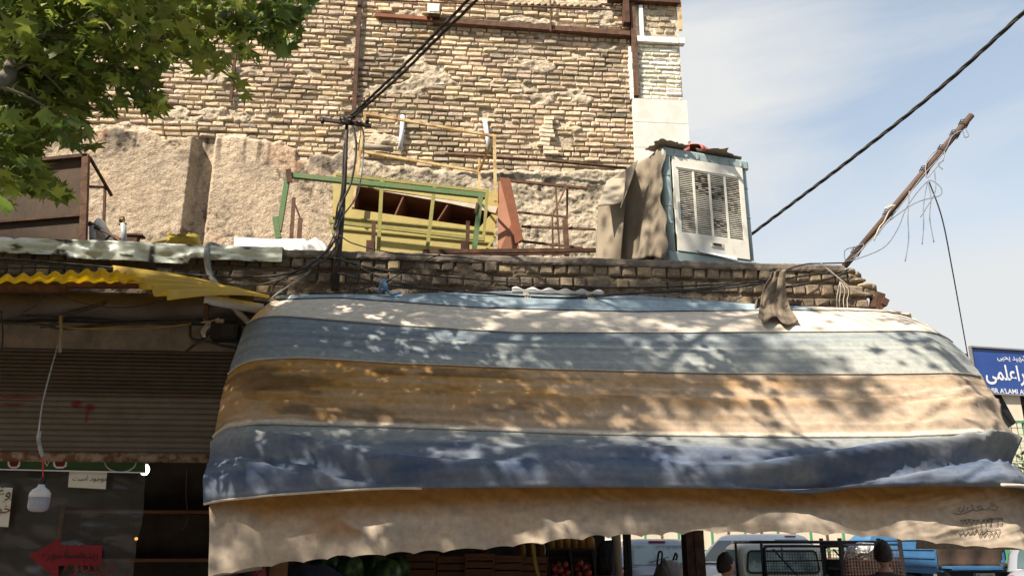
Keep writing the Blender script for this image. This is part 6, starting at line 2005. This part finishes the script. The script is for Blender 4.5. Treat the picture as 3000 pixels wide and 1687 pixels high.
place_car("parked_car", "silver hatchback parked with its rear towards the shop, behind the sack", 1972, 17.2, R_(-8), M["silver"], H=1.47, Wc=1.70, glass="pale_glass")
place_car("parked_car", "white car parked farther up the alley behind the silver hatchback", 1800, 25.0, R_(60), M["white_car"], Lc=4.2, H=1.52, hatch=False)
place_car("parked_car", "white car parked just beyond the cream pickup", 2268, 19.5, R_(24), M["white_car"], Lc=4.1, H=1.60, Wc=1.75)
place_car("parked_car", "silver grey car at the right edge beside the blue truck", 3335, 13.6, R_(-36), M["silver"], Lc=4.1, H=1.42, hatch=False)

# cream pickup with a mesh cage on its bed
q = at(2352, 1600, 13.6)
pk = thing("cream_pickup", "cream pickup truck with a black wire mesh cage over its bed", "pickup truck", (q[0], 14.6, alley_z(14)), R_(-7))
b = MB(); hull(b, [(-.2, .76, .40, .95), (-.14, .80, .36, 1.0), (1.0, .82, .34, 1.0), (1.6, .82, .36, .98), (2.6, .78, .38, .90), (2.75, .70, .42, .80)], 24, 5)
b.build("body", M["cream_car"], pk, smooth=True, local=True)
b = MB(); hull(b, [(-.16, .66, .9, 1.36), (-.12, .735, .85, 1.46), (.2, .745, .85, 1.50), (.9, .735, .85, 1.50), (1.25, .70, .85, 1.42), (1.75, .62, .85, .99)], 28, 5)
b.build("cab", M["cream_car"], pk, smooth=True, local=True)
P = np.array([[(lerp(-.56, .56, i / 10) , -.175 , lerp(1.02, 1.34, k / 4)) for k in range(5)] for i in range(11)])
rwm = MB()
ring = []
for (cx, cz, a0) in ((.50, 1.30, 0), (-.50, 1.30, 90), (-.53, 1.07, 180), (.53, 1.07, 270)):
    for k in range(6):
        a = R_(a0 + 18 * k)
        ring.append((cx + .07 * math.cos(a), -.185, cz + .06 * math.sin(a)))
rw = MB().prism(ring, (0, .02, 0)).build("rear_window", M["pale_glass"], pk, local=True)
MB().tube([(x, -.188, z) for x, _, z in ring] + [(ring[0][0], -.188, ring[0][2])], .016, 6).build("window_rubber", M["trim"], rw, local=True)
for s_ in (-1, 1):
    MB().box((s_ * .70, -1.1, .72), (.05, 1.75, .40)).build("bed_side", M["cream_car"], pk, local=True)
    MB().prism([(s_ * .748, -.02, 1.02), (s_ * .748, .88, 1.02), (s_ * .742, .80, 1.38), (s_ * .742, .02, 1.38)], (s_ * .006, 0, 0)).build("side_window", M["glass"], pk, local=True)
    MB().box((s_ * .68, -2.02, .66), (.14, .05, .16)).build("tail_light", M["tail"], pk, local=True)
MB().box((0, -1.1, .55), (1.40, 1.75, .05)).build("bed_floor", M["cream_car"], pk, local=True)
MB().box((0, -1.98, .74), (1.40, .04, .36)).build("tailgate", M["cream_car"], pk, local=True)
wheels(pk, (-.68, .68), (-1.2, 1.95), .30, .19)
cg = MB()
xl, xr_, yA, yB, zA, zB = -.80, .98, -2.06, -.32, .92, 1.50
for (a, c_) in (((xl, yA, zA), (xl, yA, zB)), ((xr_, yA, zA), (xr_, yA, zB)), ((xl, yB, zA), (xl, yB, zB)), ((xr_, yB, zA), (xr_, yB, zB)), ((xl, yA, zB), (xr_, yA, zB)), ((xl, yB, zB), (xr_, yB, zB)), ((xl, yA, zB), (xl, yB, zB)), ((xr_, yA, zB), (xr_, yB, zB)), ((xl, yA, zA), (xr_, yA, zA))):
    cg.tube([a, c_], .022, 8)
cage = cg.build("cargo_cage", M["trim"], pk, smooth=True, local=True)
for (x0, x1) in ((xl + .03, .085), (.115, xr_ - .03)):
    d_ = MB()
    r = .07
    d_.tube(spline([(x0, yA - .03, zA + .03), (x0, yA - .03, zB - .13), (x0 + .02, yA - .03, zB - .08), (x0 + .07, yA - .03, zB - .06), (x1 - .07, yA - .03, zB - .06), (x1 - .02, yA - .03, zB - .08), (x1, yA - .03, zB - .13), (x1, yA - .03, zA + .03)]), .02, 8)
    d_.tube([(x0, yA - .03, zB - .27), (x1, yA - .03, zB - .26)], .012, 6)
    d_.tube([(x0 + (x1 - x0) * .3, yA - .03, zB - .06), (x0 + (x1 - x0) * .3, yA - .03, zB - .26)], .009, 6)
    d_.tube([(x0 + (x1 - x0) * .15, yA - .03, zB - .10), (x0 + (x1 - x0) * .55, yA - .03, zB - .50)], .012, 6)
    dr = d_.build("cage_door", M["trim"], pk, local=True, smooth=True)
    w_ = MB()
    k = x0
    while k < x1:
        w_.beam((k, yA - .03, zA), (k, yA - .03, zB - .10), .0055, .0055, up=(0, 1, 0)); k += .040
    k = zA
    while k < zB - .10:
        w_.beam((x0, yA - .03, k), (x1, yA - .03, k), .0055, .0055); k += .040
    w_.build("wire_mesh", M["trim"], dr, local=True)
lkk = MB().box((.10, yA - .07, zB - .56), (.075, .03, .085))
lko = lkk.build("padlock", M["brass"], pk, local=True)
MB().tube([(.10 + .026 * math.cos(a), yA - .07, zB - .52 + .06 * math.sin(a)) for a in np.linspace(0, math.pi, 10)], .008, 6).build("shackle", M["alu"], lko, local=True)

# dark wire crate full of clear bags next to the cage
q = at(2520, 1640, 12.0)
wc = thing("wire_crate", "dark wire mesh crate with crumpled clear bags, right of the pickup's cage", "crate", (q[0], 12.0, alley_z(12)))
b = MB()
for x in (-.27, .62):
    for y in (0, .6):
        b.box((x, y, .86), (.045, .045, 1.62))
for z in (.1, .7, 1.25, 1.58):
    b.beam((-.27, 0, z), (.62, 0, z), .03, .03); b.beam((-.27, .6, z), (.62, .6, z), .03, .03); b.beam((-.27, 0, z), (-.27, .6, z), .03, .03); b.beam((.62, 0, z), (.62, .6, z), .03, .03)
b.build("frame", M["trim"], wc, local=True)
b = MB()
k = -.27
while k < .62:
    b.beam((k, -.02, .1), (k, -.02, 1.5), .006, .006, up=(0, 1, 0)); k += .045
k = .1
while k < 1.5:
    b.beam((-.27, -.02, k), (.62, -.02, k), .006, .006); k += .045
b.build("wire_mesh", M["dark_rust"], wc, local=True)
MB().box((.175, .32, .75), (.86, .52, 1.25)).build("load", M["black_cloth"], wc, local=True)
crumple("clear_bags", mat("cloudy_bags", (.45, .45, .44), (.12, .12, .12), scale=14, rough=.15, lo=.42, hi=.58, spec=.7), "crumpled clear plastic bags heaped in the wire crate", "bags", [(2472, 1640), (2485, 1600), (2520, 1586), (2560, 1590), (2580, 1640), (2540, 1660)], 12.35, .3, 12, amp=.07)

# blue truck with a covered bed
q = at(2742, 1650, 17.0)
bt = thing("blue_truck", "blue pickup truck with ribbed bed side, brown cover and lowered tailgate", "pickup truck", (q[0], 17.0, alley_z(17)), R_(3))
Wb = 1.55
b = MB().box((.02, 1.15, 1.22), (.04, 2.3, .86))
for z in (.94, 1.10, 1.27, 1.46, 1.60):
    b.box((-.008, 1.15, z), (.028, 2.3, .035))
b.build("bed_side", M["blue_car"], bt, local=True)
MB().box((Wb - .02, 1.15, 1.22), (.04, 2.3, .86)).build("bed_side", M["blue_car"], bt, local=True)
MB().box((Wb / 2, 1.15, .82), (Wb - .09, 2.3, .06)).build("bed_floor", M["blue_car"], bt, local=True)
b = MB(); b.box((Wb / 2, -.20, .92), (Wb - .20, .36, .045)); b.box((Wb / 2, -.36, .905), (Wb - .2, .03, .06)); b.box((Wb - .06, -.02, .97), (.06, .05, .16))
b.build("tailgate", M["blue_car"], bt, local=True)
MB().box((Wb / 2, -.06, .76), (Wb + .02, .12, .13)).build("bumper", M["trim"], bt, local=True)
np_ = MB().box((Wb * .60, -.135, .745), (.46, .016, .115)).build("number_plate", M["plate"], bt, local=True)
b = MB()
letter(b, persian("۷۷") + "۴ " + persian("ج") + " ۷۲"[1:] if False else "۷۲ \uFE9D ۴۷۷", (Wb * .60 - .17, 0, .707), X_, Z_, width=.36, height=.075, n=(0, -.147, 0), bold=.01)
b.build("plate_text", M["ink"], np_, local=True)
MB().box((Wb * .60 - .205, -.145, .745), (.04, .005, .105)).build("plate_band", M["sign_blue"], np_, local=True)
for x in (.10, Wb - .08):
    MB().box((x, -.13, .70), (.18, .03, .09)).build("tail_light", M["tail"], bt, local=True)
P = np.array([[(lerp(.03, Wb - .02 + .45 * (k / 9), i / 15), .02 - .03 * math.sin(i * 1.1) + .02 * math.sin(k), lerp(.90, 1.80, k / 9)) for k in range(10)] for i in range(16)])
MB().grid(P).build("rear_cover", M["brown_tarp"], bt, smooth=True, local=True, thick=.01)
P = np.array([[(Wb / 2 + (Wb / 2) * math.cos(a), y, 1.62 + .30 * math.sin(a)) for y in np.linspace(.06, 2.3, 8)] for a in np.linspace(0, math.pi, 14)])
MB().grid(P).build("bed_cover", M["brown_tarp"], bt, smooth=True, local=True, thick=.01)
b = MB(); hull(b, [(2.36, .70, .5, 1.5), (2.42, .76, .45, 1.62), (3.2, .77, .45, 1.64), (3.6, .74, .45, 1.5), (3.9, .72, .45, 1.05), (4.6, .68, .45, .95), (4.7, .6, .5, .8)], 26, 5)
for i in range(len(b.v)):
    b.v[i] = (b.v[i][0] + Wb / 2, b.v[i][1], b.v[i][2])
b.build("cab", M["blue_car"], bt, smooth=True, local=True)
P = np.array([[(Wb / 2 + x, 2.352, z) for z in (1.1, 1.45)] for x in (-.5, .5)])
MB().grid(P).build("rear_window", M["glass"], bt, local=True)
wheels(bt, (.13, Wb - .13), (1.05, 3.9), .40, .2)

# ================================================================== PEOPLE UNDER THE AWNING
def person(label, px, y_top_px, Y, face, shirt, lean=0.0):
    q = at(px, y_top_px, Y)
    floor = .063
    Ht = float(q[2]) - floor
    s = Ht / 1.72
    t = thing("person", label, "person", (q[0], Y, floor), face)
    J = {"pelvis": (0, 0, .95), "belly": (0, .0, 1.10), "chest": (0, .01, 1.28), "neck0": (0, .015, 1.42), "neck1": (0, -.0, 1.50)}
    E_ = [("pelvis", "belly"), ("belly", "chest"), ("chest", "neck0"), ("neck0", "neck1")]
    Rr = {"pelvis": (.155, .115), "belly": (.14, .105), "chest": (.155, .11), "neck0": (.075, .07), "neck1": (.055, .058)}
    for sd, nm in ((-1, "l"), (1, "r")):
        J.update({nm + "hip": (sd * .095, 0, .90), nm + "knee": (sd * .11, -.03, .50), nm + "ank": (sd * .11, .02, .09), nm + "toe": (sd * .125, -.15, .035),
                  nm + "sh": (sd * .175, .01, 1.37), nm + "el": (sd * .24, .03, 1.10), nm + "wr": (sd * .22, -.12, .90), nm + "palm": (sd * .21, -.17, .85)})
        Rr.update({nm + "hip": (.09, .09), nm + "knee": (.058, .06), nm + "ank": (.042, .045), nm + "toe": (.035, .03), nm + "sh": (.062, .06), nm + "el": (.043, .043), nm + "wr": (.028, .024), nm + "palm": (.034, .018)})
        E_ += [("pelvis", nm + "hip"), (nm + "hip", nm + "knee"), (nm + "knee", nm + "ank"), (nm + "ank", nm + "toe"), ("chest", nm + "sh"), (nm + "sh", nm + "el"), (nm + "el", nm + "wr"), (nm + "wr", nm + "palm")]
        for f in range(5):
            if f < 4:
                a = (sd * (.235 - .017 * f), -.205 + .004 * abs(f - 1), .825); c = (sd * (.232 - .016 * f), -.235, .795 - .004 * (f == 1)); d_ = (sd * (.225 - .014 * f), -.235, .765)
            else:
                a = (sd * .175, -.165, .845); c = (sd * .165, -.20, .83); d_ = (sd * .17, -.22, .81)
            ks = [nm + "f%d%d" % (f, j) for j in range(3)]
            for kk, pp, r in zip(ks, (a, c, d_), (.009, .0085, .007)):
                J[kk] = pp; Rr[kk] = (r, r)
            E_ += [(nm + "palm", ks[0]), (ks[0], ks[1]), (ks[1], ks[2])]
    keys = list(J)
    me = bpy.data.meshes.new("body")
    me.from_pydata([tuple(np.array(J[k]) * s) for k in keys], [(keys.index(a), keys.index(c)) for a, c in E_], [])
    o = bpy.data.objects.new("body", me)
    COL.objects.link(o)
    md = o.modifiers.new("skin", "SKIN")
    for i, k in enumerate(keys):
        me.skin_vertices[0].data[i].radius = (Rr[k][0] * s, Rr[k][1] * s)
        me.skin_vertices[0].data[i].use_root = (k == "pelvis")
    sb = o.modifiers.new("sub", "SUBSURF"); sb.levels = sb.render_levels = 2
    bpy.context.view_layer.update()
    ev = o.evaluated_get(bpy.context.evaluated_depsgraph_get())
    m2 = bpy.data.meshes.new_from_object(ev)
    V_ = [tuple(v.co) for v in m2.vertices]
    F_ = [tuple(p_.vertices) for p_ in m2.polygons]
    bpy.data.objects.remove(o); bpy.data.meshes.remove(me); bpy.data.meshes.remove(m2)
    b = MB()
    b.add(V_, F_)
    b.mi = []
    for f in F_:
        c = np.mean([V_[i] for i in f], 0) / s
        hand = c[2] < .90 and abs(c[0]) > .15 and c[2] > .70 and c[1] < -.06
        b.mi.append(0 if (c[2] > 1.44 or hand) else (3 if c[2] < .11 else (2 if c[2] < .93 and not (abs(c[0]) > .18 and c[2] > .86) else 1)))
    # head: one surface with brow, nose, cheeks, chin
    hc = np.array([0, -.015, 1.595]) * s
    n, m = 40, 30
    P = np.zeros((m + 1, n + 1, 3))
    for a in range(m + 1):
        v_ = math.pi * a / m
        for k in range(n + 1):
            th = 2 * math.pi * k / n
            x, y, z = math.sin(v_) * math.sin(th), -math.sin(v_) * math.cos(th), math.cos(v_)
            rx, ry, rz_ = .076, .098, .125
            jaw = sstep(.1, -.9, z)
            X, Yy, Zz = x * rx * (1 - .28 * jaw), y * ry * (1 - .10 * jaw), z * rz_
            front = max(0, -y)
            ax = abs(x)
            nose = math.exp(-(x / .16) ** 2) * math.exp(-((z + .22) / .17) ** 2) * front
            bridge = math.exp(-(x / .13) ** 2) * math.exp(-((z - .02) / .16) ** 2) * front
            sock = math.exp(-((ax - .36) / .17) ** 2) * math.exp(-((z - .04) / .11) ** 2) * front
            brow = math.exp(-((z - .20) / .09) ** 2) * front * (ax < .7)
            mouth = math.exp(-(x / .32) ** 2) * math.exp(-((z + .52) / .05) ** 2) * front
            lips = math.exp(-(x / .26) ** 2) * (math.exp(-((z + .46) / .05) ** 2) + math.exp(-((z + .59) / .06) ** 2)) * front
            chin = math.exp(-(x / .3) ** 2) * math.exp(-((z + .84) / .12) ** 2) * front
            ear = math.exp(-((ax - .97) / .09) ** 2) * math.exp(-((z + .02) / .20) ** 2) * math.exp(-((y - .12) / .17) ** 2)
            Yy -= .026 * nose + .010 * bridge - .011 * sock + .005 * brow - .004 * mouth + .005 * lips + .008 * chin
            X += math.copysign(.016 * ear, x)
            P[a, k] = hc + np.array([X, Yy, Zz]) * s
    nv0 = len(b.f)
    b.grid(P)
    bo = b.build("body", [M["skin"], shirt, M["trousers"], M["trim"]], t, smooth=True, local=True)
    hb = MB()
    Ph = np.zeros((16, n + 1, 3))
    for a in range(16):
        for k in range(n + 1):
            th = 2 * math.pi * k / n
            fr_ = max(0, math.cos(th))
            vmax = float(np.interp(math.cos(th), [-1, -.25, .1, .55, 1], [2.15, 1.95, 1.38, 1.10, .98]))
            v_ = vmax * a / 15
            wv_ = 1.075 + .13 * (float(fbm((k % n) * .9, a * 1.3, 5, 3)) - .5)
            x, y, z = math.sin(v_) * math.sin(th), -math.sin(v_) * math.cos(th), math.cos(v_)
            Ph[a, k] = hc + np.array([x * .078 * wv_, y * .101 * wv_ + .003, z * .125 * wv_]) * s
    hb.grid(Ph).build("hair", M["hair"], t, smooth=True, local=True)
    for sd in (-1, 1):
        c = hc + np.array([sd * .029, -.0765, .006]) * s
        e = MB().lathe([(0, -.012 * s), (.009 * s, -.008 * s), (.012 * s, 0), (.009 * s, .008 * s), (0, .012 * s)], c, 14, axis="Y").build("eye", M["sign_white"], t, smooth=True, local=True)
        MB().lathe([(0, -.0135 * s), (.0065 * s, -.0122 * s), (.006 * s, -.009 * s), (0, -.008 * s)], c, 10, axis="Y").build("iris", M["ink"], e, local=True)
        MB().tube([hc + np.array([sd * .016, -.094, .026]) * s, hc + np.array([sd * .03, -.094, .031]) * s, hc + np.array([sd * .046, -.084, .026]) * s], .0045 * s, 6).build("eyebrow", M["hair"], t, local=True)
    return t


person("person in a dark shirt with short black hair standing in front of the blue truck", 2582, 1582, 7.3, R_(152), M["shirt"])
person("shorter person in a grey-brown top standing between the column and the cream pickup", 2122, 1618, 7.5, R_(118), M["shirt2"])

# ================================================================== PLANE TREE
rngt = np.random.default_rng(21)
tree = thing("plane_tree", "plane tree with bright green lobed leaves reaching into the top left corner", "tree", (-3.4, 1.7, .06))
POLY = np.array([(-60, -60), (925, -60), (925, 20), (880, 110), (835, 162), (800, 150), (735, 180), (690, 165), (668, 200), (745, 275), (722, 292), (660, 262), (600, 235), (560, 200), (470, 205), (485, 290), (440, 345), (385, 300), (330, 345), (240, 300), (275, 430), (225, 440), (150, 380), (100, 470), (235, 585), (160, 590), (60, 560), (30, 640), (-60, 660)], float)


def inside(px, py, poly=POLY):
    r = np.zeros(px.shape, bool)
    j = len(poly) - 1
    for i in range(len(poly)):
        xi, yi, xj, yj = *poly[i], *poly[j]
        c = ((yi > py) != (yj > py)) & (px < (xj - xi) * (py - yi) / (yj - yi + 1e-9) + xi)
        r ^= c
        j = i
    return r


def ok_view(P, margin=60):
    px, py, f = project(P)
    infr = (f > .1) & (px > -margin) & (px < 3000 + margin) & (py > -margin) & (py < 1687 + margin)
    return ~infr | inside(px, py)


# limbs
b = MB()
trunk_top = np.array([-3.15, 1.95, 3.1])
b.tube(spline([(-3.4, 1.7, .0), (-3.38, 1.72, .5), (-3.28, 1.8, 1.8), trunk_top]), list(np.interp(np.linspace(0, 1, 25), [0, .1, 1], [.30, .22, .17])), 14)
limbs = []
def limb(pts, r0, r1):
    P = spline([np.asarray(p, float) for p in pts], 10)
    b.tube(P, list(np.linspace(r0, r1, len(P))), 8)
    limbs.append((np.array(P), np.linspace(r0, r1, len(P))))
limb([trunk_top, (-3.0, 2.9, 3.7), at(-60, 240, 4.0), at(60, 110, 4.4), at(210, -20, 4.8), at(330, -160, 5.0)], .055, .028)
limb([trunk_top, (-2.9, 2.7, 5.2), (-2.7, 3.4, 7.2), (-2.0, 3.9, 9.2), (-1.4, 4.1, 11)], .11, .03)
limb([trunk_top, (-4.2, 2.4, 5.2), (-6.0, 3.2, 7.4), (-8.0, 3.6, 9.4), (-9.5, 3.6, 11)], .13, .035)
limb([trunk_top, (-4.6, 3.2, 4.8), (-6.5, 4.2, 5.8), (-9, 4.6, 6.6)], .10, .03)
limb([(-2.9, 2.7, 5.2), (-1.6, 3.2, 6.2), (-.4, 4.0, 6.9), (.6, 4.4, 7.4)], .05, .018)
limb([(-6.0, 3.2, 7.4), (-5.2, 3.6, 9.0), (-4.2, 4.0, 10.8)], .06, .02)
limb([(-6.0, 3.2, 7.4), (-8.5, 4.2, 7.6), (-11, 4.4, 8.2)], .06, .02)
limb([(-3.02, 2.3, 4.1), (-2.2, 3.6, 4.9), at(560, -60, 4.9), at(880, -90, 5.1)], .06, .02)
limb([at(60, 110, 4.4), at(250, 90, 4.7), at(430, 110, 4.9), at(640, 85, 5.0), at(800, 70, 5.1)], .03, .010)
limb([at(-60, 240, 4.0), at(40, 300, 4.5), at(130, 350, 4.7), at(210, 400, 4.8)], .022, .008)
limb([at(-80, 420, 4.2), at(20, 505, 4.5), at(100, 530, 4.6), at(190, 575, 4.7)], .018, .006)
limb([at(250, 90, 4.7), at(300, 160, 4.8), at(390, 230, 4.9), at(440, 300, 4.9)], .018, .007)
limb([at(430, 110, 4.9), at(560, 160, 5.0), at(660, 215, 5.1), at(725, 270, 5.1)], .016, .005)
lp_all = np.concatenate([l[0] for l in limbs])
# sprays: a short twig and the leaves along it
leafP, leafC, leafN = [], [], []
def spray(c, nleaf, spread, sun_tip=0.0):
    c = np.asarray(c, float)
    k = int(np.argmin(((lp_all - c) ** 2).sum(1)))
    root = lp_all[k]
    mid = (root + c) / 2 + np.array([0, 0, .08]) + rngt.normal(0, .05, 3)
    P = np.array(spline([root, mid, c], 5))
    if ok_view(P, 20).all():
        b.tube(P, list(np.linspace(.010, .004, len(P))), 5)
    d = c - root
    d = d / (np.linalg.norm(d) + 1e-6)
    t = rngt.random(nleaf) ** .6
    pts = c + d * (t[:, None] - .6) * spread * 1.2 + rngt.normal(0, 1, (nleaf, 3)) * np.array([spread * .45, spread * .45, spread * .16])
    ok = ok_view(pts, 70)
    pts = pts[ok]
    base = np.array([.235, .28, .05]) if rngt.random() < .55 else np.array([.125, .18, .036])
    base = base * rngt.uniform(.75, 1.3)
    cols = base * rngt.uniform(.7, 1.35, (len(pts), 1)) + np.array([.05, .035, 0]) * (rngt.random((len(pts), 1)) < .12)
    leafP.append(pts); leafC.append(cols)


# crown in view: sprays drawn inside the outline it has in the photo
cnt = 0
while cnt < 125:
    px, py = rngt.uniform(-120, 925), rngt.uniform(-120, 640)
    if not inside(np.array(px), np.array(py)):
        continue
    dens = 1.0 if px + py * .9 < 420 else .62
    if rngt.random() > dens:
        continue
    spray(at(px, py, rngt.uniform(4.2, 5.3)), int(rngt.uniform(22, 40)), .26)
    cnt += 1
# crown overhead, out of the picture: it throws the dappled shade
YL = [4.97, 4.95, 5.2, 5.54, 5.86, 6.26, 6.5]
ZL = [z_ + SUN[2] / SUN[1] * (6.5 - y_) for y_, z_ in zip(YL, (1.6, 1.9, 2.3, 2.82, 3.2, 3.5, 3.6))]
cnt = 0
KX, KZ = SUN[0] / SUN[1], SUN[2] / -SUN[1]          # how far a shadow travels per metre of depth
while cnt < 430:
    xp, zp = rngt.uniform(-8.0, 6.4), rngt.uniform(-2.2, 4.4)      # where its shadow lands on the plane of the shop front
    xa = xp - KX * (6.5 - np.interp(zp, ZL, YL))
    dens = float(np.interp(xa, [-8, -1.4, -.8, 1.2, 2.4, 3.3], [1.0, .85, .58, .70, .42, .08]))
    if xp < 2.6 and zp > 3.2:
        dens = max(dens, .85)
    if zp < ZL[1] + .05 and xa < 1.5:
        dens = max(dens, .85)
    if zp > ZL[1] + .05:
        dens *= .25 + 1.6 * max(0, float(fbm(xp * .9 + zp * .5, zp * 1.0, 5, 3)) - .24)
    if rngt.random() > dens:
        continue
    y = rngt.uniform(.8, 5.0)
    c = np.array([xp - KX * (6.5 - y), y, zp + KZ * (6.5 - y)])
    if c[2] > 13.5 or c[2] < 4.4:
        continue
    vis = project(np.array([xp - KX * 1.8, 4.7, zp + KZ * 1.8]))
    if inside(np.array(vis[0]), np.array(vis[1])) and rngt.random() < .96:
        continue
    spray(c, int(rngt.uniform(34, 60)), .36)
    cnt += 1
for xp, zp, y in ((1.0, 6.0, 4.3), (.8, 6.6, 4.4), (1.2, 5.6, 4.2), (.6, 6.2, 4.3), (1.0, 5.2, 4.2)):
    spray((xp - KX * (6.5 - y), y, zp + KZ * (6.5 - y)), 26, .34)
b.build("trunk", M["bark"], tree, smooth=True)
ang = [(0, 1.0), (14, .62), (26, .50), (45, .92), (62, .50), (80, .38), (98, .70), (140, .22)]
out = [(r * math.cos(R_(a)), r * math.sin(R_(a))) for a, r in ang]
shape = np.array([(-.05, 0)] + out + [(-.14, 0)] + [(x, -y) for x, y in out[:0:-1]]) * .62
ms_ = len(shape)
faces = [(0, i, i + 1 if i + 1 < ms_ else 1) for i in range(1, ms_)]
LP, LC = np.concatenate(leafP), np.concatenate(leafC)
mesh_np("crown", *leaf_cloud(LP, .142, LC, rngt, "", None, shape=(shape, faces), nrm=((0, -.25, .75), .8)), M["leaf"], tree)
print("leaves", len(LP))
